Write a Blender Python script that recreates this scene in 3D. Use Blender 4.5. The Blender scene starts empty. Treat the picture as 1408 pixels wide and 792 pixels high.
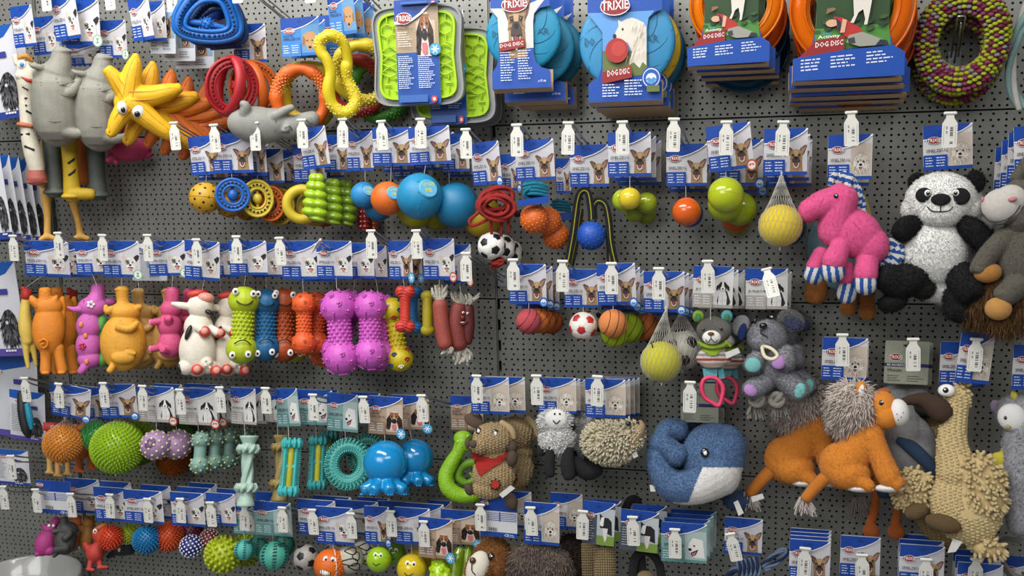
import bpy, math, random
import numpy as np
from mathutils import Vector, Matrix
from mathutils.bvhtree import BVHTree
random.seed(7)
scene = bpy.context.scene
COL = scene.collection
# ---------------------------------------------------------------- camera
F_PX = 1250.0
YAW, PITCH, ROLL = 0.2332, 0.1468, 0.0249
CAM = Vector((0.5198, -2.0400, 0.3362))
def cam_axes():
 cy, sy = math.cos(YAW), math.sin(YAW)
 cp, sp = math.cos(PITCH), math.sin(PITCH)
 f = Vector((-sy * cp, cy * cp, -sp))
 r0 = Vector((cy, sy, 0))
 d0 = f.cross(r0)
 cr, sr = math.cos(ROLL), math.sin(ROLL)
 return cr * r0 + sr * d0, -sr * r0 + cr * d0, f
CR, CD, CF = cam_axes()
camd = bpy.data.cameras.new('camera')
camd.sensor_width = 36.0
camd.lens = F_PX / 1408.0 * 36.0
camd.clip_start = 0.01
cam = bpy.data.objects.new('camera', camd)
COL.objects.link(cam)
cam.matrix_world = Matrix(((CR.x, -CD.x, -CF.x, CAM.x), (CR.y, -CD.y, -CF.y, CAM.y), (CR.z, -CD.z, -CF.z, CAM.z), (0, 0, 0, 1)))
scene.camera = cam
# ---------------------------------------------------------------- world, lights, exposure
world = bpy.data.worlds.new('world')
scene.world = world
world.use_nodes = True
world.node_tree.nodes['Background'].inputs['Color'].default_value = (0.98, 0.99, 1.0, 1)
world.node_tree.nodes['Background'].inputs['Strength'].default_value = 0.19
def area(name, loc, target, sx, sy, power, color=(1, 1, 1)):
 l = bpy.data.lights.new(name, 'AREA')
 l.shape = 'RECTANGLE'
 l.size, l.size_y, l.energy, l.color = sx, sy, power, color
 o = bpy.data.objects.new(name, l)
 COL.objects.link(o)
 o.location = loc
 o.rotation_euler = (Vector(target) - Vector(loc)).to_track_quat('-Z', 'Y').to_euler()
 return o
area('ceiling_strip_light', (-0.5, -1.0, 1.6), (-0.2, 0, 0.2), 1.8, 0.35, 40, (1.0, 0.985, 0.96))
area('ceiling_far_light', (1.6, -2.6, 2.3), (0.2, 0, -0.2), 1.8, 0.6, 25, (1.0, 0.98, 0.95))
area('ceiling_panels', (-1.2, -6.0, 2.5), (-1.2, -5.999, 0), 4.5, 6.0, 130, (1, .99, .97))
area('front_fill_light', (-0.9, -3.2, 1.6), (-0.3, 0, -0.2), 1.6, 1.0, 27, (0.96, 0.98, 1.0))  # frontal fill added to brighten the lower rows, not a shop fixture
scene.view_settings.view_transform = 'Standard'
scene.view_settings.look = 'None'
scene.view_settings.gamma = 1.0
scene.view_settings.use_curve_mapping = False
scene.view_settings.exposure = 0.0
# ---------------------------------------------------------------- photo pixel -> place in the room
def ray(px, py):
 return (CR * ((px - 704) / F_PX) + CD * ((py - 396) / F_PX) + CF)
def P(px, py, d):
 """point at distance d in front of the pegboard, seen at that pixel"""
 r = ray(px, py)
 t = (-d - CAM.y) / r.y
 return CAM + r * t
def frame(px, py, d, roll=0.0, k=1.0):
 """orthonormal frame facing the viewer, scaled so 1 unit = 1 photo pixel"""
 r = ray(px, py)
 t = (-d - CAM.y) / r.y
 o = CAM + r * t
 zc = t                      # depth along the view axis
 cosn = 1.0 / r.length
 s = zc / F_PX * math.sqrt(cosn) * k
 f = r.normalized()
 right = (CR - f * CR.dot(f)).normalized()
 up = right.cross(f)
 if roll:
  a = math.radians(roll)
  right, up = right * math.cos(a) + up * math.sin(a), up * math.cos(a) - right * math.sin(a)
 return Matrix(((right.x * s, f.x * s, up.x * s, o.x), (right.y * s, f.y * s, up.y * s, o.y), (right.z * s, f.z * s, up.z * s, o.z), (0, 0, 0, 1)))
def flatframe(px, py, d):
 """frame lying parallel to the wall, for flat packaged things"""
 a, b = P(px - 20, py, d), P(px + 20, py, d); u, v = P(px, py - 20, d), P(px, py + 20, d)
 sx, sz = (b.x - a.x) / 40, (u.z - v.z) / 40
 return Matrix.Translation(P(px, py, d)) @ Matrix.Diagonal((sx, (sx + sz) / 2, sz, 1))
# ---------------------------------------------------------------- materials
def lin(h):
 h = h.lstrip('#')
 c = [int(h[i:i + 2], 16) / 255 for i in (0, 2, 4)]
 return tuple((x / 12.92 if x <= 0.04045 else ((x + 0.055) / 1.055) ** 2.4) for x in c) + (1,)
MATS = {}
def mat(hexc, kind='rubber'):
 key = hexc + '_' + kind
 if key in MATS:
  return MATS[key]
 m = bpy.data.materials.new(kind + '_' + hexc.strip('#'))
 m.use_nodes = True
 nt = m.node_tree
 N, L = nt.nodes, nt.links
 b = N['Principled BSDF']
 c = lin(hexc)
 b.inputs['Base Color'].default_value = c
 m.diffuse_color = c
 def tex(scale, detail=2.0, rough=0.5, typ='ShaderNodeTexNoise'):
  tc = N.new('ShaderNodeTexCoord')
  t = N.new(typ)
  t.inputs['Scale'].default_value = scale
  if typ == 'ShaderNodeTexNoise':
   t.inputs['Detail'].default_value = detail
   t.inputs['Roughness'].default_value = rough
  L.new(tc.outputs['Object'], t.inputs['Vector'])
  return t
 def bump(out, strength, dist):
  bp = N.new('ShaderNodeBump')
  bp.inputs['Strength'].default_value = strength
  bp.inputs['Distance'].default_value = dist
  L.new(out, bp.inputs['Height'])
  L.new(bp.outputs['Normal'], b.inputs['Normal'])
 def vary(out, amt):
  mx = N.new('ShaderNodeMix'); mx.data_type = 'RGBA'
  mx.inputs[6].default_value = tuple(x * (1 - amt) for x in c[:3]) + (1,)
  mx.inputs[7].default_value = tuple(min(1, x * (1 + amt * 0.6)) for x in c[:3]) + (1,)
  L.new(out, mx.inputs[0]); L.new(mx.outputs[2], b.inputs['Base Color'])
 R = b.inputs['Roughness']
 if kind == 'rubber':
  R.default_value = 0.48; t = tex(0.12, 3); vary(t.outputs[0], 0.12); bump(tex(1.3).outputs[0], 0.08, 0.4)
 elif kind == 'latex':
  R.default_value = 0.6; t = tex(0.07, 3); vary(t.outputs[0], 0.22); bump(tex(0.6, 3).outputs[0], 0.15, 0.6)
 elif kind == 'gloss':
  R.default_value = 0.14; b.inputs['Coat Weight'].default_value = 0.4
 elif kind == 'clear':
  R.default_value = 0.12; b.inputs['Transmission Weight'].default_value = 0.45
  b.inputs['IOR'].default_value = 1.3
 elif kind == 'felt':
  R.default_value = 0.95; t = tex(1.5, 4, .7); vary(t.outputs[0], 0.2); bump(t.outputs[0], 0.3, 0.6)
 elif kind == 'plush':
  R.default_value = 0.92; b.inputs['Sheen Weight'].default_value = 0.12 if sum(c[:3]) > .15 else 0.0
  b.inputs['Sheen Roughness'].default_value = 0.4
  t = tex(0.18, 4, .65); vary(t.outputs[0], 0.25); bump(tex(1.0, 4, .75).outputs[0], 0.3, 0.8)
 elif kind == 'cloth':
  R.default_value = 0.85; t = tex(0.9, 3, .6); vary(t.outputs[0], 0.18); bump(t.outputs[0], 0.5, 0.6)
 elif kind == 'rope':
  R.default_value = 0.9; t = tex(0.8, 3, .6); vary(t.outputs[0], 0.25); bump(t.outputs[0], 0.6, 0.7)
 elif kind == 'knit':
  R.default_value = 0.9
  tc = N.new('ShaderNodeTexCoord'); w = N.new('ShaderNodeTexWave')
  w.wave_type = 'BANDS'; w.bands_direction = 'X'; w.inputs['Scale'].default_value = 0.35
  w.inputs['Distortion'].default_value = 3; w.inputs['Detail'].default_value = 2
  L.new(tc.outputs['Object'], w.inputs['Vector']); vary(w.outputs[0], 0.35); bump(w.outputs[0], 0.8, 1.0)
 elif kind == 'metal':
  b.inputs['Metallic'].default_value = 1.0; R.default_value = 0.32
 elif kind == 'paint':
  R.default_value = 0.40; b.inputs['Metallic'].default_value = 0.45
  t = tex(9, 4); vary(t.outputs[0], 0.06); bump(tex(900, 1).outputs[0], 0.05, 0.0004)
 elif kind == 'card':
  R.default_value = 0.38
 elif kind == 'film':
  R.default_value = 0.15; b.inputs['Alpha'].default_value = 0.35
 elif kind == 'plastic':
  R.default_value = 0.4
 MATS[key] = m
 return m
# ---------------------------------------------------------------- geometry collector (units: photo pixels, x right, -y to viewer, z up)
class G:
 def __init__(s, ox=0.0, oy=0.0):
  s.ox, s.oy = ox, oy
  s.V, s.Fc, s.M = [], [], []
 def add(s, vs, fs, m=0):
  b = len(s.V)
  s.V.extend([tuple(v) for v in vs])
  s.Fc.extend([tuple(i + b for i in f) for f in fs])
  s.M.extend([m] * len(fs))
  return s
 def ell(s, x, y, rx, ry, d=0.0, rd=None, a=0.0, m=0, seg=16, rings=9):
  """ellipsoid centred on photo pixel x,y, d towards viewer, a degrees anticlockwise"""
  if rd is None: rd = (rx + ry) / 2
  ca, sa = math.cos(math.radians(a)), math.sin(math.radians(a))
  vs, fs = [], []
  def put(u, w, v):
   vs.append((x - s.ox + u * ca - v * sa, w - d, s.oy - y + u * sa + v * ca))
  put(0, 0, ry)
  for i in range(1, rings):
   t = math.pi * i / rings
   for j in range(seg):
    p = 2 * math.pi * j / seg
    put(rx * math.sin(t) * math.cos(p), rd * math.sin(t) * math.sin(p), ry * math.cos(t))
  put(0, 0, -ry)
  for j in range(seg):
   fs.append((0, 1 + j, 1 + (j + 1) % seg))
  for i in range(rings - 2):
   for j in range(seg):
    a0 = 1 + i * seg + j; a1 = 1 + i * seg + (j + 1) % seg
    fs.append((a0, a0 + seg, a1 + seg, a1))
  n = len(vs) - 1
  for j in range(seg):
   fs.append((n, n - seg + (j + 1) % seg, n - seg + j))
  return s.add(vs, fs, m)
 def tube(s, pts, m=0, seg=10, closed=False, sub=4, raw=False, flat=1.0, caps=True):
  """tapered tube through (x, y, r[, d]) photo pixels; rounded ends"""
  A = []
  for p in pts:
   d = p[3] if len(p) > 3 else 0.0
   A.append((p[0] - s.ox, -d, s.oy - p[1], p[2]) if not raw else (p[0], p[1], p[2], p[3]))
  A = np.array(A, float)
  n = len(A)
  out = []
  if sub > 1 and n > 2:
   rng = n if closed else n - 1
   for i in range(rng):
    p0 = A[(i - 1) % n] if (closed or i > 0) else A[0]
    p1 = A[i]; p2 = A[(i + 1) % n]
    p3 = A[(i + 2) % n] if (closed or i + 2 < n) else A[-1]
    for k in range(sub):
     t = k / sub
     out.append(0.5 * ((2 * p1) + (-p0 + p2) * t + (2 * p0 - 5 * p1 + 4 * p2 - p3) * t * t + (-p0 + 3 * p1 - 3 * p2 + p3) * t ** 3))
   if not closed: out.append(A[-1])
  else:
   out = list(A)
  Q = np.array(out)
  pos, rad = Q[:, :3], np.maximum(Q[:, 3], 1e-5)
  k = len(pos)
  if closed:
   tan = np.roll(pos, -1, 0) - np.roll(pos, 1, 0)
  else:
   tan = np.gradient(pos, axis=0)
  tan /= (np.linalg.norm(tan, axis=1)[:, None] + 1e-12)
  if not closed and caps:      # round ends
   e0, e1 = [], []
   for q in (0.35, 0.75):
    e0.append((pos[0] - tan[0] * rad[0] * q, rad[0] * math.sqrt(1 - q * q), tan[0]))
    e1.append((pos[-1] + tan[-1] * rad[-1] * q, rad[-1] * math.sqrt(1 - q * q), tan[-1]))
   pos = np.vstack([[e0[1][0], e0[0][0]], pos, [e1[0][0], e1[1][0]]])
   rad = np.concatenate([[e0[1][1], e0[0][1]], rad, [e1[0][1], e1[1][1]]])
   tan = np.vstack([[tan[0]] * 2, tan, [tan[-1]] * 2])
   k += 4
  up = np.array((0, 1.0, 0))
  if abs(tan[0] @ up) > 0.9: up = np.array((1.0, 0, 0))
  vs, fs = [], []
  n0 = np.cross(tan[0], up); n0 /= np.linalg.norm(n0)
  for i in range(k):
   n0 = n0 - tan[i] * (n0 @ tan[i]); n0 /= (np.linalg.norm(n0) + 1e-12)
   b0 = np.cross(tan[i], n0)
   for j in range(seg):
    p = 2 * math.pi * j / seg
    o = n0 * math.cos(p) * rad[i] + b0 * math.sin(p) * rad[i]
    if flat != 1.0: o = o * np.array((1, flat, 1))
    vs.append(tuple(pos[i] + o))
  rng = k if closed else k - 1
  for i in range(rng):
   for j in range(seg):
    a0 = i * seg + j; a1 = i * seg + (j + 1) % seg
    b_0 = ((i + 1) % k) * seg + j; b_1 = ((i + 1) % k) * seg + (j + 1) % seg
    fs.append((a0, a1, b_1, b_0))
  if not closed:
   fs.append(tuple(range(seg - 1, -1, -1)))
   fs.append(tuple((k - 1) * seg + j for j in range(seg)))
  return s.add(vs, fs, m)
 def poly(s, pts, d0, d1, m=0, side=None):
  """flat sheet cut to an outline, from d0 (back) to d1 (front)"""
  n = len(pts)
  ar = sum(pts[i][0] * pts[(i + 1) % n][1] - pts[(i + 1) % n][0] * pts[i][1] for i in range(n))
  if ar < 0: pts = pts[::-1]
  vs = [(x - s.ox, -d1, s.oy - y) for x, y in pts] + [(x - s.ox, -d0, s.oy - y) for x, y in pts]
  fs = [tuple(range(n - 1, -1, -1)), tuple(range(n, 2 * n))]
  s.add(vs, fs, m)
  b = len(s.V) - 2 * n
  for i in range(n):
   j = (i + 1) % n
   s.Fc.append((b + i, b + j, b + n + j, b + n + i)); s.M.append(m if side is None else side)
  return s
 def lathe(s, prof, x=0, y=0, d=0, m=0, seg=20, tilt=0.0, ax='z'):
  """profile [(r, h)] turned about an axis through x,y; tilt degrees in the picture plane"""
  ca, sa = math.cos(math.radians(tilt)), math.sin(math.radians(tilt))
  vs, fs = [], []
  for r, h in prof:
   for j in range(seg):
    p = 2 * math.pi * j / seg
    if ax == 'z': u, w, v = r * math.cos(p), r * math.sin(p), h
    else: u, w, v = r * math.cos(p), -h, r * math.sin(p)
    vs.append((x - s.ox + u * ca - v * sa, w - d, s.oy - y + u * sa + v * ca))
  for i in range(len(prof) - 1):
   for j in range(seg):
    j1 = (j + 1) % seg
    fs.append((i * seg + j, i * seg + j1, (i + 1) * seg + j1, (i + 1) * seg + j))
  fs.append(tuple(range(seg))); k = (len(prof) - 1) * seg
  fs.append(tuple(k + j for j in range(seg - 1, -1, -1)))
  return s.add(vs, fs, m)
 def torus(s, x, y, R, r, d=0, m=0, seg=32, ring=10, sq=1.0, a=0, tx=0, ty=0, rd=None):
  """ring facing the viewer; tx/ty degrees turn it about the vertical / horizontal"""
  M = Matrix.Rotation(math.radians(tx), 3, 'Z') @ Matrix.Rotation(math.radians(ty), 3, 'X') @ Matrix.Rotation(-math.radians(a), 3, 'Y')
  vs, fs = [], []
  rd = rd or r
  for i in range(seg):
   t = 2 * math.pi * i / seg
   for j in range(ring):
    p = 2 * math.pi * j / ring
    v = M @ Vector(((R + r * math.cos(p)) * math.cos(t), rd * math.sin(p), (R * sq + r * math.cos(p)) * math.sin(t)))
    vs.append((x - s.ox + v.x, v.y - d, s.oy - y + v.z))
  for i in range(seg):
   for j in range(ring):
    i1, j1 = (i + 1) % seg, (j + 1) % ring
    fs.append((i * ring + j, i * ring + j1, i1 * ring + j1, i1 * ring + j))
  return s.add(vs, fs, m)
 def mesh(s, name, mats, smooth=True):
  me = bpy.data.meshes.new(name)
  me.from_pydata(s.V, [], s.Fc)
  for m in mats: me.materials.append(m)
  if len(mats) > 1:
   me.polygons.foreach_set('material_index', s.M)
  if smooth:
   me.polygons.foreach_set('use_smooth', [True] * len(me.polygons))
  me.update()
  return me
 def blob(s, name, mats, vox=1.2, sm=3):
  """melt all shapes into one continuous skin"""
  me = s.mesh('tmp', [])
  o = bpy.data.objects.new('tmp', me); COL.objects.link(o)
  r = o.modifiers.new('r', 'REMESH'); r.mode = 'VOXEL'; r.voxel_size = vox
  if sm:
   q = o.modifiers.new('s', 'SMOOTH'); q.iterations = sm; q.factor = 0.6
  dg = bpy.context.evaluated_depsgraph_get()
  out = bpy.data.meshes.new_from_object(o.evaluated_get(dg))
  bpy.data.objects.remove(o); bpy.data.meshes.remove(me)
  out.name = name
  out.materials.clear()
  for m in mats: out.materials.append(m)
  out.polygons.foreach_set('use_smooth', [True] * len(out.polygons))
  return out
def paint(me, fn):
 """assign material index per face from its centre (x, y, z local)"""
 for p in me.polygons:
  p.material_index = fn(p.center)
def surf_points(me, n, seed=1, keep=None):
 rng = np.random.RandomState(seed)
 me.calc_loop_triangles()
 nv = len(me.vertices)
 co = np.empty(nv * 3); me.vertices.foreach_get('co', co); co = co.reshape(-1, 3)
 nt = len(me.loop_triangles)
 ti = np.empty(nt * 3, int); me.loop_triangles.foreach_get('vertices', ti); ti = ti.reshape(-1, 3)
 a, b, c = co[ti[:, 0]], co[ti[:, 1]], co[ti[:, 2]]
 nr = np.cross(b - a, c - a); ar = np.linalg.norm(nr, axis=1)
 pick = rng.choice(nt, n, p=ar / ar.sum())
 u, v = rng.rand(n), rng.rand(n)
 w = u + v > 1; u[w], v[w] = 1 - u[w], 1 - v[w]
 p = a[pick] + (b - a)[pick] * u[:, None] + (c - a)[pick] * v[:, None]
 nn = nr[pick] / (ar[pick][:, None] + 1e-12)
 if keep is not None:
  k = np.array([bool(keep(q)) for q in p]); p, nn = p[k], nn[k]
 return p, nn
def hair(name, me, n, length, width, m, bias=(0, 0, 0), jit=0.4, seed=1, keep=None, curl=0.0):
 """thin three-sided locks standing on a surface"""
 p, nn = surf_points(me, n, seed, keep)
 rng = np.random.RandomState(seed + 5)
 k = len(p)
 d = nn + np.array(bias) + rng.randn(k, 3) * jit
 d /= np.linalg.norm(d, axis=1)[:, None]
 ref = np.where(np.abs(d[:, 2:3]) < 0.9, np.array([[0, 0, 1.0]]), np.array([[1.0, 0, 0]]))
 e1 = np.cross(d, ref); e1 /= np.linalg.norm(e1, axis=1)[:, None]
 e2 = np.cross(d, e1)
 L = length * (0.6 + 0.8 * rng.rand(k, 1)); w = width
 base = p - nn * w * 0.5
 mid = base + d * L * 0.55 + e1 * rng.randn(k, 1) * curl * L
 tip = base + d * L + (np.array(bias) * L * 0.3)
 vs = np.empty((k, 7, 3))
 for j in range(3):
  t = 2 * math.pi * j / 3
  o = e1 * math.cos(t) + e2 * math.sin(t)
  vs[:, j] = base + o * w * 0.5
  vs[:, 3 + j] = mid + o * w * 0.45
 vs[:, 6] = tip
 idx = np.arange(k)[:, None] * 7
 quads = [np.hstack([idx + j, idx + (j + 1) % 3, idx + 3 + (j + 1) % 3, idx + 3 + j]) for j in range(3)]
 tris = [np.hstack([idx + 3 + j, idx + 3 + (j + 1) % 3, idx + 6]) for j in range(3)]
 F = np.vstack(quads).tolist() + np.vstack(tris).tolist()
 out = bpy.data.meshes.new(name)
 out.from_pydata(vs.reshape(-1, 3).tolist(), [], F)
 out.materials.append(m)
 out.polygons.foreach_set('use_smooth', [True] * len(out.polygons))
 return out
def lumps(name, pts, nrm, rx, rn, m, long=None, ry=None):
 """small rounded lumps sat on points (chenille, nubs, noppen)"""
 base = []
 S, Rn = 6, 4
 base.append((0, 0, 1))
 for i in range(1, Rn):
  t = math.pi * i / Rn
  for j in range(S):
   p = 2 * math.pi * j / S
   base.append((math.sin(t) * math.cos(p), math.sin(t) * math.sin(p), math.cos(t)))
 base.append((0, 0, -1))
 base = np.array(base)
 fs = [(0, 1 + j, 1 + (j + 1) % S) for j in range(S)]
 for i in range(Rn - 2):
  for j in range(S):
   a0 = 1 + i * S + j; a1 = 1 + i * S + (j + 1) % S
   fs.append((a0, a0 + S, a1 + S, a1))
 nb = len(base)
 fs += [(nb - 1, nb - 1 - S + (j + 1) % S, nb - 1 - S + j) for j in range(S)]
 pts, nrm = np.array(pts), np.array(nrm)
 k = len(pts)
 nrm = nrm / (np.linalg.norm(nrm, axis=1)[:, None] + 1e-9)
 ref = np.tile(np.array(long if long is not None else (0, 0, 1.0)), (k, 1))
 e1 = np.cross(nrm, ref); e1 /= (np.linalg.norm(e1, axis=1)[:, None] + 1e-9)
 e2 = np.cross(nrm, e1)
 ry = ry or rx
 V = pts[:, None, :] + base[None, :, 0:1] * e1[:, None, :] * rx + base[None, :, 1:2] * e2[:, None, :] * ry + base[None, :, 2:3] * nrm[:, None, :] * rn
 FA = []
 for i in range(k):
  b = i * nb
  FA.extend([tuple(q + b for q in f) for f in fs])
 out = bpy.data.meshes.new(name)
 out.from_pydata(V.reshape(-1, 3).tolist(), [], FA)
 out.materials.append(m)
 out.polygons.foreach_set('use_smooth', [True] * len(out.polygons))
 return out
def noodles(name, me, n, L, r, m, bias=(0, 0, 0), jit=0.35, seed=1, keep=None):
 """plump chenille fingers standing on a surface"""
 p, nn = surf_points(me, n, seed, keep)
 rng = np.random.RandomState(seed + 3)
 d = nn + np.array(bias) + rng.randn(len(p), 3) * jit
 d /= np.linalg.norm(d, axis=1)[:, None]
 return lumps(name, p + d * L * .35, d, r, L * .6, m)
def drape(name, me, ox, oy, poly, m, lift=1.5, step=2.0, mats=None):
 """a cloth piece cut to an outline and laid over a body"""
 t = bvh(me); xs = [q[0] for q in poly]; ys = [q[1] for q in poly]
 def inside(x, y):
  c = False; j = len(poly) - 1
  for i in range(len(poly)):
   (xi, yi), (xj, yj) = poly[i], poly[j]
   if (yi > y) != (yj > y) and x < (xj - xi) * (y - yi) / (yj - yi) + xi: c = not c
   j = i
  return c
 V, Fs, idx = [], [], {}
 def vert(i, j):
  if (i, j) not in idx:
   x, y = min(xs) + i * step, min(ys) + j * step
   h = t.ray_cast(Vector((x - ox, -400, oy - y)), Vector((0, 1, 0)))
   yy = h[0].y if h[0] is not None else -8.0
   idx[i, j] = len(V); V.append((x - ox, yy - lift, oy - y))
  return idx[i, j]
 for i in range(int((max(xs) - min(xs)) / step) + 1):
  for j in range(int((max(ys) - min(ys)) / step) + 1):
   if inside(min(xs) + (i + .5) * step, min(ys) + (j + .5) * step): Fs.append((vert(i, j), vert(i, j + 1), vert(i + 1, j + 1), vert(i + 1, j)))
 o = bpy.data.meshes.new(name); o.from_pydata(V, [], Fs); o.materials.append(m)
 o.polygons.foreach_set('use_smooth', [True] * len(o.polygons))
 return o
def bvh(me):
 return BVHTree.FromPolygons([v.co.copy() for v in me.vertices], [tuple(p.vertices) for p in me.polygons])
def fib(n):
 i = np.arange(n) + 0.5
 ph = np.arccos(1 - 2 * i / n); th = math.pi * (1 + 5 ** 0.5) * i
 return np.stack([np.cos(th) * np.sin(ph), np.sin(th) * np.sin(ph), np.cos(ph)], 1)
# ---------------------------------------------------------------- objects
def link(name, data, parent=None, M=None):
 o = bpy.data.objects.new(name, data)
 COL.objects.link(o)
 if parent is not None: o.parent = parent
 if M is not None: o.matrix_basis = M
 return o
def tag(o, label=None, cat=None, group=None, kind=None):
 if label: o['label'] = label
 if cat: o['category'] = cat
 if group: o['group'] = group
 if kind: o['kind'] = kind
 return o
# parts whose separate pieces become objects of their own: name -> names by material slot
SPLIT = {'eyes': ('eye', 'pupil', 'eye_glint'), 'mouth': ('mouth',) * 3, 'red_hooves': ('hoof', 'hoof_sole'), 'black_patches': ('patch',) * 3, 'udder': ('teat',), 'foot_pads': ('foot_pad',) * 4,
   'ears': ('ear', 'inner_ear', 'inner_ear'), 'paws': ('paw',) * 4, 'legs': ('leg',) * 4, 'strap': ('strap', 'stripe')}
ISL = {}
def islands(name, me):
 """split a mesh into its loose pieces, each named by its material slot"""
 if me.name in ISL: return ISL[me.name]
 n = len(me.vertices); par = list(range(n))
 def find(a):
  while par[a] != a: par[a] = par[par[a]]; a = par[a]
  return a
 for p in me.polygons:
  v = p.vertices; r = find(v[0])
  for q in v[1:]: par[find(q)] = r
 groups = {}
 for p in me.polygons: groups.setdefault(find(p.vertices[0]), []).append(p)
 out = []
 for ps in groups.values():
  idx = {}; V = []; Fs = []
  for p in ps:
   f = []
   for v in p.vertices:
    if v not in idx: idx[v] = len(V); V.append(tuple(me.vertices[v].co))
    f.append(idx[v])
   Fs.append(f)
  mi = ps[0].material_index
  nm = SPLIT[name][min(mi, len(SPLIT[name]) - 1)]
  m2 = bpy.data.meshes.new(nm); m2.from_pydata(V, [], Fs); m2.materials.append(me.materials[mi])
  m2.polygons.foreach_set('use_smooth', [True] * len(m2.polygons))
  out.append((nm, m2))
 ISL[me.name] = out
 return out
def put_part(entry, parent, M, depth=0):
 name, me, subs, opt = entry
 if name in SPLIT:
  for nm, m2 in islands(name, me):
   o = link(nm, m2, parent, M)
   if 'label' in opt: o['label'] = opt['label']
  return
 o = link(name, me, parent, M)
 for k in ('kind', 'label'):
  if k in opt: o[k] = opt[k]
 for sp in subs: put_part(sp, o, None, depth + 1)
def put_tree(root, tree, M, inv):
 """link a template's parts under root; M = world frame of the toy"""
 for e in tree: put_part(e, root, inv @ M)
def part(name, me, subs=(), **opt):
 return (name, me, list(subs), opt)
# ================================================================ the pegboard back wall
BAY, PANEL_H, GAP = 1.1863, 0.4, 0.0055
grey = mat('#8f8f89', 'paint')
dark = mat('#0c0c0c', 'plastic')
def panel_mesh(w, h, left):
 """steel sheet with real round holes: rows of close holes alternating with rows of wide ones"""
 VA, VB, rh = 0.0144, 0.024, 0.0125
 V, Fc = [], []
 def quad(x0, x1, z0, z1):
  b = len(V); V.extend([(x0, 0, z0), (x1, 0, z0), (x1, 0, z1), (x0, 0, z1)]); Fc.append((b, b + 1, b + 2, b + 3))
 r, dep = 0.0027, 0.0015
 nrow = round(h / rh); rh = h / nrow
 for i in range(nrow):
  z1 = h - i * rh; z0 = z1 - rh; zc = (z0 + z1) / 2
  p = VB if i % 2 == 0 else VA
  off = 0.006 if i % 2 == 0 else 0.011
  lo, hi = left, w - left
  n = int((hi - lo - 2 * off) / p)
  xs = [lo + off + p * k for k in range(n + 1)]
  e = [xs[0] - min(p, 2 * off) / 2] + [(xs[k] + xs[k + 1]) / 2 for k in range(n)] + [xs[-1] + min(p, 2 * off) / 2]
  quad(lo, e[0], z0, z1); quad(e[-1], hi, z0, z1)
  for k, xc in enumerate(xs):
   b = len(V)
   x0, x1 = e[k], e[k + 1]
   V.extend([(x0, 0, z0), (x1, 0, z0), (x1, 0, z1), (x0, 0, z1)])
   for j in range(8):
    a = math.radians(-112.5 + 45 * j)
    V.append((xc + r * math.cos(a), 0, zc + r * math.sin(a)))
   for j in range(8):
    a = math.radians(-112.5 + 45 * j)
    V.append((xc + r * math.cos(a), dep, zc + r * math.sin(a)))
   o = b + 4
   for s in range(4):
    c0, c1 = b + s, b + (s + 1) % 4
    Fc.append((c0, c1, o + 2 * s + 1, o + 2 * s))
    Fc.append((c1, o + (2 * s + 2) % 8, o + 2 * s + 1))
   for j in range(8):
    Fc.append((o + j, o + (j + 1) % 8, o + 8 + (j + 1) % 8, o + 8 + j))
 # folded rims
 for (x0, x1, z0, z1) in ((left, w - left, 0, 0), (left, w - left, h, h)):
  b = len(V); V.extend([(x0, 0, z0), (x1, 0, z0), (x1, 0.012, z0), (x0, 0.012, z0)]); Fc.append((b, b + 1, b + 2, b + 3))
 for x in (left, w - left):
  b = len(V); V.extend([(x, 0, 0), (x, 0, h), (x, 0.012, h), (x, 0.012, 0)]); Fc.append((b, b + 1, b + 2, b + 3))
 me = bpy.data.meshes.new('panel'); me.from_pydata(V, [], Fc); me.materials.append(grey)
 return me
bk = G(); bk.V = [(-2.5, 0.03, -1.25), (1.4, 0.03, -1.25), (1.4, 0.03, 0.9), (-2.5, 0.03, 0.9), (-2.5, 0.06, -1.25), (1.4, 0.06, -1.25), (1.4, 0.06, 0.9), (-2.5, 0.06, 0.9)]
bk.Fc = [(0, 1, 2, 3), (7, 6, 5, 4), (0, 4, 5, 1), (3, 2, 6, 7), (0, 3, 7, 4), (1, 5, 6, 2)]; bk.M = [0] * 6
wall = link('wall_back', bk.mesh('wall_back', [mat('#1c1c1b', 'plastic')], False))
tag(wall, 'grey perforated steel display wall behind all the toys', kind='structure')
pm = panel_mesh(BAY, PANEL_H - 0.0036, GAP)
for ci in range(-2, 1):
 for ri in range(-3, 2):
  link('panel', pm, wall, Matrix.Translation((ci * BAY, 0, ri * PANEL_H + 0.0018)))
def box(g, x0, x1, y0, y1, z0, z1, m=0):
 vs = [(x0, y0, z0), (x1, y0, z0), (x1, y0, z1), (x0, y0, z1), (x0, y1, z0), (x1, y1, z0), (x1, y1, z1), (x0, y1, z1)]
 fs = [(0, 1, 2, 3), (5, 4, 7, 6), (4, 0, 3, 7), (1, 5, 6, 2), (3, 2, 6, 7), (4, 5, 1, 0)]
 g.add(vs, fs, m)
for xi in (-2, -1, 0, 1):
 g = G()
 xc = xi * BAY
 z = -1.2
 while z < 0.8:      # slotted upright: web pieces between the slots
  box(g, xc - GAP * 0.35, xc + GAP * 0.9, 0.006, 0.02, z, z + 0.024); z += 0.05
 box(g, xc - GAP * 0.9, xc - GAP * 0.5, 0.004, 0.02, -1.2, 0.8)
 link('slotted_post', g.mesh('slotted_post', [grey], False), wall)
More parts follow.
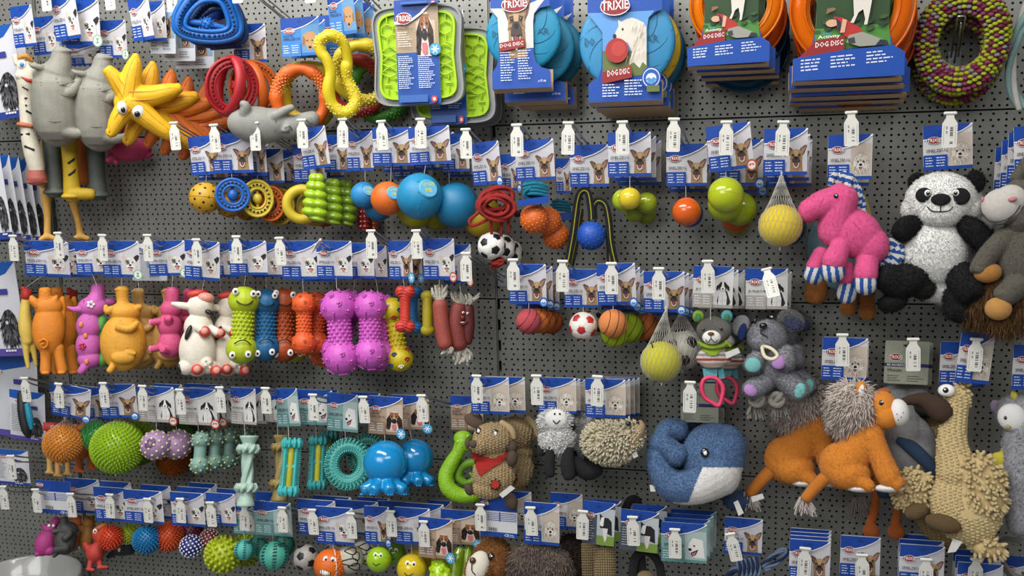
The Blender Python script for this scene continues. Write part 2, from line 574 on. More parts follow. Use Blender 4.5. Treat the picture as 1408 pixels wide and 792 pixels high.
# ================================================================ wire hooks with price tags
HOOKDIR = ray(1200, 700).normalized()          # from tip towards the wall
wire_m = mat('#b9bcc0', 'metal')
tagw = mat('#dddbd2', 'plastic'); tagk = mat('#626264', 'card')
def tag_mesh():
 g = G()
 w, h, t = 0.0125, 0.060, 0.0018
 pts = [(-w, -h), (w, -h), (w, -0.018), (0.0055, -0.007), (0.0055, 0.001), (-0.0055, 0.001), (-0.0055, -0.007), (-w, -0.018)]
 pts = [(-w + .002, -h), (w - .002, -h), (w, -h + .002), (w, -0.018), (0.0065, -0.008), (0.0065, 0.0), (-0.0065, 0.0), (-0.0065, -0.008), (-w, -0.018), (-w, -h + .002)]
 g.poly([(x, -z) for x, z in pts], 0, t)
 # clip roll on the top
 g.tube([(-0.0085, -0.001, 0.0, 0.0030), (0.0085, -0.001, 0.0, 0.0030)], raw=True, seg=10, sub=1)
 return g.mesh('price_tag', [tagw], False)
def code_mesh(seed):
 g = G(); rnd = random.Random(seed)
 z = -0.024
 while z > -0.052:
  l = rnd.choice((0.0006, 0.0012, 0.0018, 0.0028))
  if rnd.random() < 0.75:
   g.poly([(0.0005, -z), (0.0055, -z), (0.0055, -z + l), (0.0005, -z + l)], 0.0018, 0.00205)
  z -= l + rnd.choice((0.0006, 0.0009, 0.0022))
 for k in range(5):
  if k == 2: continue
  g.poly([(-0.0060, 0.023 + k * 0.0026), (-0.0038, 0.023 + k * 0.0026), (-0.0038, 0.0248 + k * 0.0026), (-0.0060, 0.0248 + k * 0.0026)], 0.0018, 0.00205)
 for x in (-0.0095, 0.0095):
  g.poly([(x - .0002, 0.021), (x + .0002, 0.021), (x + .0002, 0.055), (x - .0002, 0.055)], 0.0018, 0.0020)
 return g.mesh('barcode', [tagk], False)
TAGM = tag_mesh(); CODES = [code_mesh(i) for i in range(5)]
WIREM = {}
def hook(px, py, ref, L=0.2, flip=0, lean=0.0, plain=False, big=1.0):
 """display hook whose price tag top sits at that photo pixel"""
 tip = P(px, py, L)
 t = L / abs(HOOKDIR.y)
 k = round(L, 3)
 if k not in WIREM:
  g = G(); e = HOOKDIR * t
  w = 0.0065
  def at(f, x, z=0.0): return (e.x * f + x, e.y * f, e.z * f + z)
  pts = [(*at(1.0, -w), .0019), (*at(0.5, -w), .0019), (*at(0.12, -w, .001), .0019), (*at(0.02, -w, .004), .0019), (*at(0.0, -w * .3, .0035), .0019), (*at(0.0, w * .3, .0035), .0019), (*at(0.02, w, .004), .0019), (*at(0.12, w, .001), .0019), (*at(0.5, w), .0019), (*at(1.0, w), .0019)]
  g.tube([(a, b, c, r) for a, b, c, r in pts], raw=True, seg=6, sub=2)
  lo = [(*at(1.0, 0, -0.012), .0022), (*at(0.6, 0, -0.010), .0019), (*at(0.14, 0, -0.012), .0019), (*at(0.04, 0, -0.006), .0019)]
  g.tube(lo, raw=True, seg=6, sub=2)
  pl = G(); box(pl, e.x - 0.012, e.x + 0.012, e.y - 0.004, e.y - 0.0005, e.z - 0.02, e.z + 0.012)
  WIREM[k] = (g.mesh('wire', [wire_m]), pl.mesh('base_plate', [wire_m], False))
 r = link('display_hook', None); r.empty_display_size = 0.02
 r.location = tip
 tag(r, 'wire display hook ' + ('' if plain else 'with white barcode tag ') + ref, 'hook', 'wire display hooks on the perforated wall')
 link('wire', WIREM[k][0], r); link('base_plate', WIREM[k][1], r)
 if not plain:
  M = Matrix.Translation((0, -0.003, 0.003)) @ Matrix.Rotation(math.radians(lean), 4, 'Y')
  if flip: M = M @ Matrix.Rotation(math.radians(flip), 4, 'X')
  if big != 1.0: M = M @ Matrix.Scale(big, 4)
  tp = link('price_tag', TAGM, r, M)
  link('barcode', CODES[int(px) % 5], tp)
 return r
# ================================================================ printed header cards
BLUE, BLUE2 = '#18459c', '#143a80'
TEXTC = {}
def textgeo(s):
 if s not in TEXTC:
  cu = bpy.data.curves.new('t', 'FONT'); cu.body = s; cu.resolution_u = 1; cu.offset = 0.012
  o = bpy.data.objects.new('t', cu); COL.objects.link(o)
  dg = bpy.context.evaluated_depsgraph_get()
  me = bpy.data.meshes.new_from_object(o.evaluated_get(dg))
  V = np.array([v.co[:2] for v in me.vertices]); Fs = [tuple(p.vertices) for p in me.polygons]
  bpy.data.objects.remove(o); bpy.data.curves.remove(cu); bpy.data.meshes.remove(me)
  V = (V - V.min(0)) / (V.max(0) - V.min(0))
  TEXTC[s] = (V, Fs)
 return TEXTC[s]
class Card:
 """a printed card in unit coordinates: x 0..1 left to right, z 0..1 bottom to top, -y to the viewer"""
 T = 0.006
 def __init__(s):
  s.g = G(); s.mats = []; s.lay = 0
 def mi(s, hexc, kind='card'):
  m = mat(hexc, kind)
  if m not in s.mats: s.mats.append(m)
  return s.mats.index(m)
 def flat(s, pts, hexc, lift=None):
  if lift is None: s.lay += 1; lift = s.T / 2 + 0.0014 * s.lay
  b = len(s.g.V)
  n = len(pts)
  ar = sum(pts[i][0] * pts[(i + 1) % n][1] - pts[(i + 1) % n][0] * pts[i][1] for i in range(n))
  if ar < 0: pts = pts[::-1]
  s.g.add([(x - 0.5, -lift, z - 0.5) for x, z in pts], [tuple(range(n))], s.mi(hexc))
 def slab(s, hexc, back='#c9c7c2', r=0.03, outline=None):
  pts = outline
  if pts is None:
   pts = []
   for cx, cz, a0 in ((1 - r, 1 - r, 0), (r, 1 - r, 90), (r, r, 180), (1 - r, r, 270)):
    for k in range(3):
     a = math.radians(a0 + 45 * k); pts.append((cx + r * math.cos(a), cz + r * math.sin(a)))
  n = len(pts); t = s.T / 2; m = s.mi(hexc); mb = s.mi(back)
  s.g.add([(x - .5, -t, z - .5) for x, z in pts] + [(x - .5, t, z - .5) for x, z in pts], [tuple(range(n))], m)
  b = len(s.g.V) - 2 * n
  s.g.Fc.append(tuple(b + n + i for i in range(n - 1, -1, -1))); s.g.M.append(mb)
  for i in range(n):
   j = (i + 1) % n; s.g.Fc.append((b + i, b + n + i, b + n + j, b + j)); s.g.M.append(mb)
 def rect(s, x0, z0, x1, z1, hexc): s.flat([(x0, z0), (x1, z0), (x1, z1), (x0, z1)], hexc)
 def ell(s, x, z, rx, rz, hexc, n=12, a=0):
  ca, sa = math.cos(math.radians(a)), math.sin(math.radians(a))
  s.flat([(x + rx * math.cos(t) * ca - rz * math.sin(t) * sa, z + rx * math.cos(t) * sa + rz * math.sin(t) * ca) for t in [2 * math.pi * k / n for k in range(n)]], hexc)
 def text(s, txt, x0, z0, x1, z1, hexc, slant=0.0):
  V, Fs = textgeo(txt); s.lay += 1; l = s.T / 2 + 0.0014 * s.lay
  s.g.add([(x0 + (x1 - x0) * u - .5, -l, z0 + (z1 - z0) * v + slant * u - .5) for u, v in V], Fs, s.mi(hexc))
 def lines(s, x0, z0, x1, n, dz, hexc, th=0.010, rnd=3, slant=0.0):
  rr = random.Random(rnd); s.lay += 1; l = s.T / 2 + 0.0014 * s.lay
  for k in range(n):
   z = z0 - k * dz; x = x0
   e = x0 + (x1 - x0) * rr.uniform(0.6, 1.0)
   while x < e:
    w = rr.uniform(0.02, 0.07)
    xe = min(x + w, e)
    zz = z + slant * (x - x0); z2 = z + slant * (xe - x0)
    s.g.add([(x - .5, -l, zz - .5), (xe - .5, -l, z2 - .5), (xe - .5, -l, z2 + th - .5), (x - .5, -l, zz + th - .5)], [(0, 1, 2, 3)], s.mi(hexc))
    x = xe + 0.012
 def logo(s, x, z, w=0.27, h=0.085, slant=0.0):
  s.ell(x, z, w * 0.56, h * 0.95, '#e8e4e2', 16)
  s.ell(x, z, w * 0.53, h * 0.85, '#8f2226', 16)
  s.text('TRIXIE', x - w * 0.5, z - h * 0.42, x + w * 0.5, z + h * 0.48, '#f6f2ee', slant)
 def header(s, zl=0.70, hexc=BLUE):
  """blue top with the rising white curve"""
  cur = [(0, zl), (0.2, zl - 0.005), (0.4, zl + 0.02), (0.6, zl + 0.075), (0.8, zl + 0.165), (0.92, zl + 0.24), (1.0, zl + 0.30)]
  s.flat([(0, 1), (0, zl)] + [(x, z - 0.025) for x, z in cur] + [(1, 1)], '#eeeef2')
  s.flat([(0.0, 1), (0, zl)] + [(min(x, 0.965), z) for x, z in cur[1:-1]] + [(0.965, 1)], hexc)
  s.ell(0.5, 0.885, 0.085, 0.028, BLUE2)
  s.ell(0.5, 0.905, 0.035, 0.035, BLUE2)
 def under(s, x0, x1, dep, hexc='#cfae86', z=0.0):
  s.g.add([(x0 - .5, -s.T / 2, z - .5), (x1 - .5, -s.T / 2, z - .5), (x1 - .5, dep, z - .535), (x0 - .5, dep, z - .535)], [(0, 1, 2, 3)], s.mi(hexc))
  s.g.add([(x0 - .5, dep, z - .535), (x1 - .5, dep, z - .535), (x1 - .5, dep, z + .18 - .5), (x0 - .5, dep, z + .18 - .5)], [(0, 1, 2, 3)], s.mi(hexc))
 def done(s, name='header_card'):
  return s.g.mesh(name, s.mats, False)
# ---- dogs printed on the cards, drawn around (cx, cz) with size w
def strokes(c, x, z, w, rx, rz, cols, n, L=.09, seed=1, up=-.6):
 """short printed fur strokes inside an ellipse"""
 r = random.Random(seed)
 for h in cols:
  c.lay += 1; l = c.T / 2 + 0.0014 * c.lay; m = c.mi(h)
  for k in range(n):
   t = r.uniform(0, 6.283); q = math.sqrt(r.random()); u, v = q * math.cos(t), q * math.sin(t)
   px, pz = x + u * rx * w, z + v * rz * w; dx, dz = u * .8 + r.uniform(-.3, .3), v * .4 + up; k2 = math.hypot(dx, dz) + .01
   dx, dz = dx / k2 * L * w, dz / k2 * L * w
   c.g.add([(px - dz * .16 - .5, -l, pz + dx * .16 - .5), (px + dz * .16 - .5, -l, pz - dx * .16 - .5), (px + dx - .5, -l, pz + dz - .5)], [(0, 1, 2)], m)
def dog_shepherd(c, x, z, w, fur='#a98a62', dk='#453a35'):
 P_ = lambda pts, h: c.flat([(x + a * w, z + b * w) for a, b in pts], h)
 P_([(-.30, -.62), (.34, -.62), (.30, -.1), (-.28, -.1)], '#9c7d58')
 P_([(-.52, .52), (-.40, .56), (-.20, .46), (-.10, .26), (-.26, .06), (-.36, .22)], '#5d453a'); P_([(-.44, .48), (-.26, .42), (-.20, .26), (-.30, .18)], '#80604e')
 P_([(.54, .60), (.42, .62), (.20, .46), (.12, .26), (.28, .08), (.42, .26)], '#6a4d40'); P_([(.48, .55), (.26, .44), (.22, .26), (.32, .20)], '#a17a66')
 P_([(-.27, .20), (-.20, .36), (-.08, .42), (.10, .42), (.22, .36), (.29, .20), (.30, .0), (.24, -.22), (.16, -.44), (0, -.52), (-.16, -.44), (-.24, -.22), (-.30, .0)], fur)
 strokes(c, x, z + .02 * w, w, .27, .38, ('#8a6a48', '#c9ac84', '#6f5540'), 26, .08, 2)
 P_([(-.13, .36), (.0, .40), (.13, .36), (.08, .10), (-.08, .10)], '#bd9c72')
 P_([(-.25, .20), (-.10, .22), (-.08, .12), (-.20, .08)], '#4d3a30'); P_([(.25, .20), (.10, .22), (.08, .12), (.20, .08)], '#4d3a30')
 for e in (-1, 1): c.ell(x + e * .165 * w, z + .15 * w, .042 * w, .032 * w, '#17100e', 8); c.ell(x + e * .155 * w, z + .16 * w, .012 * w, .012 * w, '#d8cfc4', 5)
 P_([(-.11, .10), (.11, .10), (.19, -.06), (.20, -.18), (.10, -.16), (0, -.20), (-.10, -.16), (-.20, -.18), (-.19, -.06)], dk)
 c.ell(x, z + .01 * w, .085 * w, .065 * w, '#131113', 10)
 P_([(-.16, -.18), (.0, -.21), (.16, -.18), (.14, -.36), (0, -.48), (-.14, -.36)], '#2a1a18')
 P_([(-.15, -.20), (-.12, -.20), (-.09, -.34), (0, -.42), (.09, -.34), (.12, -.20), (.15, -.20), (.12, -.38), (0, -.47), (-.12, -.38)], '#e4dcd4')
 P_([(-.08, -.20), (.08, -.20), (.07, -.33), (0, -.38), (-.07, -.33)], '#94474c')
def dog_terrier(c, x, z, w):
 P_ = lambda pts, h: c.flat([(x + a * w, z + b * w) for a, b in pts], h)
 P_([(-.40, -.6), (.40, -.6), (.34, -.1), (-.34, -.1)], '#cfcac4')
 P_([(-.52, .40), (-.40, .52), (-.22, .44), (-.12, .28), (-.34, .16), (-.44, .26)], '#c9bcae')
 P_([(.54, .50), (.44, .58), (.22, .44), (.16, .24), (.34, .14), (.48, .30)], '#2e2b2d');
 P_([(-.30, .20), (-.2, .38), (.0, .42), (.2, .38), (.32, .20), (.36, -.06), (.30, -.24), (.33, -.36), (.16, -.42), (0, -.52), (-.16, -.42), (-.33, -.36), (-.30, -.24), (-.36, -.06)], '#dedad4')
 c.ell(x - .17 * w, z + .13 * w, .13 * w, .16 * w, '#3a3533', 10)
 strokes(c, x, z - .05 * w, w, .33, .40, ('#b9b2aa', '#f2f0ec', '#cbc5bd'), 34, .10, 3)
 strokes(c, x - .17 * w, z + .14 * w, w, .11, .13, ('#1f1b1b', '#5a5350'), 12, .06, 5)
 for e in (-1, 1): c.ell(x + e * .15 * w, z + .12 * w, .045 * w, .04 * w, '#0e0c0d', 8)
 P_([(-.12, .0), (.12, .0), (.20, -.16), (.0, -.20), (-.20, -.16)], '#efece8')
 c.ell(x, z - .05 * w, .085 * w, .06 * w, '#0e0d0e', 10)
 P_([(-.15, -.17), (0, -.14), (.15, -.17), (.10, -.24), (-.10, -.24)], '#4a3436')
 P_([(-.075, -.19), (.075, -.19), (.07, -.34), (0, -.39), (-.07, -.34)], '#cf8484')
def dog_fluffy(c, x, z, w):
 c.flat([(x + w * (.42 + .03 * (k % 2)) * math.cos(2 * math.pi * k / 26), z + w * (.52 + .03 * (k % 2)) * math.sin(2 * math.pi * k / 26)) for k in range(26)], '#b8ad9e')
 c.ell(x, z + .02 * w, .36 * w, .44 * w, '#d6cec2', 14)
 strokes(c, x, z, w, .40, .50, ('#a3988a', '#efeae2', '#c6bcae'), 46, .13, 7)
 c.ell(x, z - .14 * w, .19 * w, .19 * w, '#e9e3da', 12); strokes(c, x, z - .14 * w, w, .18, .17, ('#c6bcae', '#f6f3ee'), 14, .08, 8)
 for e in (-1, 1): c.ell(x + e * .14 * w, z + .09 * w, .04 * w, .045 * w, '#191514', 8)
 c.ell(x, z - .07 * w, .08 * w, .065 * w, '#141112', 10)
 P_ = [(x - .10 * w, z - .19 * w), (x + .10 * w, z - .19 * w), (x + .04 * w, z - .30 * w), (x - .04 * w, z - .30 * w)]; c.flat(P_, '#3a2626'); c.ell(x, z - .26 * w, .045 * w, .045 * w, '#b86866', 8)
def dog_puppy(c, x, z, w):
 P_ = lambda pts, h: c.flat([(x + a * w, z + b * w) for a, b in pts], h)
 P_([(-.24, -.62), (.22, -.62), (.26, -.2), (.20, .16), (-.14, .16), (-.22, -.2)], '#e3e1dc')
 P_([(.12, .16), (.24, .10), (.44, -.46), (.36, -.60), (.22, -.62), (.24, -.2)], '#26252a'); P_([(-.24, -.62), (-.30, -.40), (-.22, -.1)], '#26252a')
 P_([(-.02, -.60), (.01, -.60), (.01, -.25)], '#a9a6a2')
 strokes(c, x, z - .2 * w, w, .18, .34, ('#c9c6c0', '#f6f5f2'), 16, .09, 4)
 c.ell(x, z + .36 * w, .24 * w, .25 * w, '#232226', 14)
 P_([(-.22, .46), (-.34, .36), (-.36, .12), (-.24, .20)], '#1b1a1e'); P_([(.22, .46), (.34, .36), (.36, .12), (.24, .20)], '#1b1a1e')
 P_([(-.035, .61), (.035, .61), (.07, .36), (.14, .26), (.10, .13), (-.10, .13), (-.14, .26), (-.07, .36)], '#efede8')
 c.ell(x, z + .23 * w, .055 * w, .045 * w, '#0f0e10', 8)
 for e in (-1, 1): c.ell(x + e * .11 * w, z + .39 * w, .025 * w, .025 * w, '#6a5040', 6)
def dog_basset(c, x, z, w):
 P_ = lambda pts, h: c.flat([(x + a * w, z + b * w) for a, b in pts], h)
 P_([(-.40, -.5), (.42, -.5), (.40, .3), (.15, .55), (-.15, .55), (-.38, .3)], '#ded3c8')
 P_([(-.22, .45), (-.48, .10), (-.50, -.45), (-.28, -.5), (-.16, .0)], '#2b211d')
 P_([(.22, .45), (.50, .10), (.52, -.45), (.30, -.5), (.16, .0)], '#3a281f')
 P_([(-.26, .50), (.26, .50), (.26, .20), (.08, .12), (.0, .5), (-.08, .12), (-.26, .20)], '#96603a')
 for e in (-1, 1): c.ell(x + e * .15 * w, z + .27 * w, .05 * w, .035 * w, '#2a1a14', 8)
 strokes(c, x - .36 * w, z - .15 * w, w, .10, .30, ('#4a3a30', '#120d0b'), 14, .12, 4); strokes(c, x + .38 * w, z - .15 * w, w, .10, .30, ('#5a4030', '#1a120e'), 14, .12, 6); strokes(c, x, z + .36 * w, w, .22, .14, ('#7a4a28', '#b98050'), 12, .07, 9)
 c.ell(x, z + .02 * w, .17 * w, .14 * w, '#1b191b', 12); c.ell(x - .04 * w, z + .07 * w, .05 * w, .03 * w, '#55525a', 8)
 P_([(-.15, -.18), (.15, -.18), (.13, -.42), (0, -.50), (-.13, -.42)], '#d96f78')
def dog_white_side(c, x, z, w):
 P_ = lambda pts, h: c.flat([(x + a * w, z + b * w) for a, b in pts], h)
 P_([(-.30, .30), (-.1, .60), (.35, .5), (.45, -.5), (.0, -.5), (-.15, -.35), (-.34, -.10)], '#e3e0db')
 c.ell(x - .05 * w, z + .16 * w, .05 * w, .05 * w, '#1b1819', 8)
 c.ell(x - .25 * w, z - .05 * w, .09 * w, .08 * w, '#161415', 8)
 P_([(-.22, -.22), (.15, -.02), (.02, -.34), (-.16, -.40)], '#2a2324')
 P_([(-.16, -.26), (.05, -.14), (-.02, -.32), (-.14, -.36)], '#c97472')
def dog_golden(c, x, z, w):
 P_ = lambda pts, h: c.flat([(x + a * w, z + b * w) for a, b in pts], h)
 P_([(-.5, -.15), (-.38, .42), (-.1, .56), (.2, .54), (.42, .30), (.48, -.25), (.2, -.2), (.05, -.46), (-.15, -.46), (-.25, -.2)], '#b98d62')
 P_([(-.5, -.15), (-.38, .35), (-.26, .1), (-.32, -.2)], '#94683f'); P_([(.46, -.2), (.42, .30), (.28, .1), (.30, -.2)], '#94683f')
 for e in (-1, 1): c.ell(x + (e * .14 - .03) * w, z + .06 * w, .045 * w, .04 * w, '#20140f', 8)
 c.ell(x - .04 * w, z - .32 * w, .09 * w, .07 * w, '#1c1514', 8)
def dog_border(c, x, z, w):
 P_ = lambda pts, h: c.flat([(x + a * w, z + b * w) for a, b in pts], h)
 P_([(-.4, .62), (-.15, .45), (.1, .45), (.3, .3), (.35, -.3), (.0, -.2), (-.25, .0), (-.34, .25)], '#262428')
 P_([(-.28, .46), (-.12, .46), (-.16, .1), (-.30, .02), (-.36, .2)], '#eceae6')
 P_([(-.2, .0), (.1, .0), (.05, -.45), (-.05, -.6), (-.15, -.35)], '#dcdad6')
 c.ell(x - .30 * w, z + .05 * w, .06 * w, .05 * w, '#101010', 8)
def card_std(body, dog, title, box=BLUE, pic='#c9c6cc', strip=BLUE, badge=None, slot=True):
 c = Card(); c.slab(body)
 c.rect(0.52, 0.07, 0.985, 0.80, pic)
 if strip: c.rect(0, 0, 1, 0.075, strip)
 dog(c, 0.745, 0.36, 0.46)
 c.header()
 c.logo(0.22, 0.665)
 if title:
  if '\n' in title:
   a, b = title.split('\n')
   c.text(a, 0.05, 0.505, 0.33, 0.56, '#3a2f2c'); c.text(b, 0.05, 0.43, 0.48, 0.485, '#3a2f2c')
  else:
   c.text(title, 0.06, 0.40, 0.50, 0.47, '#3b3b3d')
 c.rect(0, 0.0, 0.49, 0.34, box)
 c.lines(0.04, 0.27, 0.22, 4, 0.06, '#e6eaf2', 0.018, 3); c.lines(0.26, 0.27, 0.46, 4, 0.06, '#e6eaf2', 0.018, 5)
 if badge == 'float':
  c.ell(0.93, 0.06, 0.115, 0.12, '#2a62b4', 16); c.ell(0.93, 0.06, 0.075, 0.08, '#e9eef2', 12)
  c.flat([(0.865, 0.04), (0.90, 0.07), (0.93, 0.045), (0.96, 0.07), (0.995, 0.04), (0.96, -0.005), (0.90, -0.005)], '#3f8fd0')
 elif badge == 'leaf':
  c.ell(0.95, 0.08, 0.13, 0.14, '#8fae94', 16); c.ell(0.95, 0.08, 0.10, 0.11, '#dfe6df', 14)
  c.flat([(0.90, 0.14), (1.0, 0.14), (0.96, 0.08), (1.0, 0.02), (0.90, 0.02), (0.94, 0.08)], '#7da386')
 elif badge == 'red':
  c.ell(0.95, 0.06, 0.12, 0.13, '#b5503c', 16); c.ell(0.95, 0.06, 0.085, 0.092, '#e6d9cf', 12)
  c.flat([(0.90, 0.03), (0.95, 0.08), (1.0, 0.04), (1.0, 0.09), (0.9, 0.09)], '#8f3a2c')
 elif badge == 'ice':
  c.ell(0.95, 0.05, 0.13, 0.14, '#4aa6d6', 16)
  for k in range(3):
   a = math.pi * k / 3; dx, dz = 0.09 * math.cos(a), 0.095 * math.sin(a); ox, oz = -0.012 * math.sin(a), 0.012 * math.cos(a)
   c.flat([(0.95 - dx - ox, 0.05 - dz - oz), (0.95 + dx - ox, 0.05 + dz - oz), (0.95 + dx + ox, 0.05 + dz + oz), (0.95 - dx + ox, 0.05 - dz + oz)], '#f2f8fb')
 return c.done()
def card_back(body='#d6d6d8'):
 c = Card(); c.slab(BLUE)
 c.rect(0, 0.12, 1, 0.66, body)
 for k in range(5): c.rect(0.20, 0.60 - k * 0.045, 0.98, 0.615 - k * 0.045, BLUE)
 c.rect(0.52, 0.40, 0.55, 0.64, BLUE)
 for k in range(12): c.rect(0.24 + k * 0.02, 0.14, 0.24 + k * 0.02 + (0.006 if k % 3 else 0.012), 0.24, '#26262a')
 c.text('CE', 0.66, 0.03, 0.78, 0.10, '#f2f2f2'); c.lines(0.80, 0.07, 0.96, 2, 0.04, '#dfe6f2', 0.015)
 c.logo(0.14, 0.86, 0.2, 0.07)
 return c.done()
CARDS = {}
CARDDESC = {'shep': 'tan shepherd', 'terr': 'patch-eyed terrier', 'fluf': 'white fluffy dog', 'juni': 'grey junior puppy', 'snac': 'brown snack basset',
   'dent': 'teal dental', 'aqua': 'blue water retriever', 'bord': 'border collie', 'back': 'table-printed', 'nord': 'grey-green', 'shfl': 'shepherd swim-badge',
   'teli': 'leaf-badge terrier', 'tere': 'red-badge terrier', 'jure': 'red-badge junior puppy', 'shre': 'red-badge shepherd', 'scho': 'pale leaflet', 'york': 'ice-badge terrier'}
def card(kind):
 if kind in CARDS: return CARDS[kind]
 k = kind
 if k == 'shep': me = card_std('#cfcdd1', dog_shepherd, 'SPIELZEUG')
 elif k == 'shfl': me = card_std('#cfcdd1', dog_shepherd, 'SPIELZEUG', badge='float')
 elif k == 'shre': me = card_std('#cfcdd1', dog_shepherd, 'SPIELZEUG', badge='red')
 elif k == 'terr': me = card_std('#d2d0d4', dog_terrier, 'SPIELZEUG')
 elif k == 'teli': me = card_std('#d2d0d4', dog_terrier, 'SPIELZEUG', badge='leaf')
 elif k == 'tere': me = card_std('#d2d0d4', dog_terrier, 'SPIELZEUG', badge='red')
 elif k == 'york': me = card_std('#d2d0d4', lambda c, x, z, w: dog_shepherd(c, x, z, w, '#a5764a', '#3c2c22'), 'SPIELZEUG', badge='ice')
 elif k == 'fluf': me = card_std('#d0cdcc', dog_fluffy, 'SPIELZEUG', pic='#c2b6a8')
 elif k == 'juni': me = card_std('#d0cfcb', dog_puppy, 'JUNIOR', box='#aaa39c', strip='#aaa39c', pic='#d6d5d2')
 elif k == 'jure': me = card_std('#d0cfcb', dog_puppy, 'JUNIOR', box='#aaa39c', strip='#aaa39c', pic='#d6d5d2', badge='red')
 elif k == 'snac': me = card_std('#b39a84', dog_basset, 'SNACK-\nSPIELZEUG', box='#9a7f68', strip='#9a7f68', pic='#c9b8a6', badge='ice')
 elif k == 'dent': me = card_std('#7fa3a0', dog_white_side, 'SPIELZEUG', box='#5f8d8a', strip='#5f8d8a', pic='#a9b9b8')
 elif k == 'aqua': me = card_std('#3f80c8', dog_golden, 'AQUA-\nSPIELZEUG', box='#3f80c8', strip='#2f6cb8', pic='#5f8fb8')
 elif k == 'bord':
  c = Card(); c.slab('#4e5560'); c.rect(0.45, 0, 1, 0.85, '#b9c0c4'); c.rect(0.45, 0, 1, 0.22, '#7d9a45')
  dog_border(c, 0.74, 0.40, 0.55); c.header(); c.lines(0.05, 0.55, 0.40, 8, 0.06, '#cfd3d8', 0.015); c.logo(0.25, 0.68, 0.25, 0.075); me = c.done()
 elif k == 'back': me = card_back()
 elif k == 'scho':
  c = Card(); c.slab('#cfd6de'); c.rect(0.45, 0.35, 0.97, 0.95, '#8aa6bf'); dog_shepherd(c, .7, .62, .42, '#3a302c', '#1d1a1a')
  c.lines(0.06, 0.24, 0.42, 3, 0.07, '#4a4f58', 0.02); c.lines(0.52, 0.24, 0.9, 3, 0.07, '#4a4f58', 0.02); me = c.done()
 elif k == 'nord':
  c = Card(); c.slab('#9a9d8c', back='#86897a'); c.logo(0.25, 0.62, 0.28, 0.09)
  c.rect(0, 0.40, 1, 0.48, '#27305a'); c.text('BE NORDIC', 0.06, 0.415, 0.48, 0.465, '#e6e6e0')
  c.text('Husum', 0.08, 0.28, 0.40, 0.36, '#3b3c38'); c.lines(0.08, 0.18, 0.45, 3, 0.055, '#4b4c46', 0.014); c.lines(0.52, 0.18, 0.92, 3, 0.055, '#4b4c46', 0.014)
  c.ell(0.5, 0.9, 0.1, 0.03, '#2d2f2a'); me = c.done()
 CARDS[kind] = me
 return me
thread_m = mat('#dcdad4', 'plastic')
USED = {}
def uniq(label):
 """the label must be unique; report clashes while building"""
 USED[label] = USED.get(label, 0) + 1
 if USED[label] > 1: print('DUPLICATE LABEL:', label)
 return label
def card_matrix(box, d, rot=0.0, tw=0.0):
 x0, y0, x1, y1 = box
 cx, cy = (x0 + x1) / 2, (y0 + y1) / 2
 c = P(cx, cy, d)
 w = (P(x1, cy, d) - P(x0, cy, d)).x
 h = (P(cx, y0, d) - P(cx, y1, d)).z
 M = Matrix.Rotation(math.radians(tw), 4, 'Z') @ Matrix.Rotation(math.radians(rot), 4, 'Y') @ Matrix.Diagonal((w, (w + h) * .5, h, 1))
 return c, M
def toy(name, label, cat, cardspec=None, tree=None, at=None, s=1.0, roll=0.0, group=None, string=True, flat=False, sto=None):
 """one hanging product. cardspec = (kind, x0, y0, x1, y1, depth[, rot[, twist]]); tree placed at (px, py, depth)"""
 root = link(name, None); root.empty_display_size = 0.02
 if cardspec:
  kind, x0, y0, x1, y1, dep = cardspec[:6]
  rot = cardspec[6] if len(cardspec) > 6 else 0
  tw = cardspec[7] if len(cardspec) > 7 else 0
  c, M = card_matrix((x0, y0, x1, y1), dep, rot, tw)
  root.location = c
  link('header_card', card(kind), root, M)
  base = c
 else:
  base = P(*at); root.location = base
 inv = Matrix.Translation(-base)
 if tree:
  M = flatframe(*at) @ Matrix.Scale(s, 4) if flat else frame(at[0], at[1], at[2], roll, s)
  put_tree(root, tree, M, inv)
  if cardspec and string:
   cy = (y0 + y1) / 2
   a = P((x0 + x1) / 2 if sto is None else sto[0], y1 - 2, dep) - base
   b = P(at[0] if sto is None else sto[1], at[1] if sto is None else sto[2], at[2]) - base
   g = G(); g.tube([(a.x, a.y, a.z, .0005), (b.x, b.y, b.z, .0005)], raw=True, seg=4, sub=1)
   link('string', g.mesh('string', [thread_m]), root)
 tag(root, uniq(label), cat, group)
 return root
def stack(cardspec, n, dx, dy, dd, ref, group=None, kinds=None):
 """further cards of the same hook behind cardspec, each a thing of its own"""
 kind, x0, y0, x1, y1, dep = cardspec[:6]
 ords = ['next', 'second', 'third', 'fourth', 'fifth', 'sixth']
 for i in range(n):
  k = kinds[i] if kinds else kind
  q = i + 1
  r = link('packaged_toy', None); r.empty_display_size = 0.02
  c, M = card_matrix((x0 + dx * q, y0 + dy * q, x1 + dx * q, y1 + dy * q), dep - dd * q, cardspec[6] if len(cardspec) > 6 else 0)
  r.location = c
  link('header_card', card(k), r, M)
  tag(r, uniq('%s %s header card behind %s' % (ords[i], CARDDESC[k], ref)), 'toy card', group)
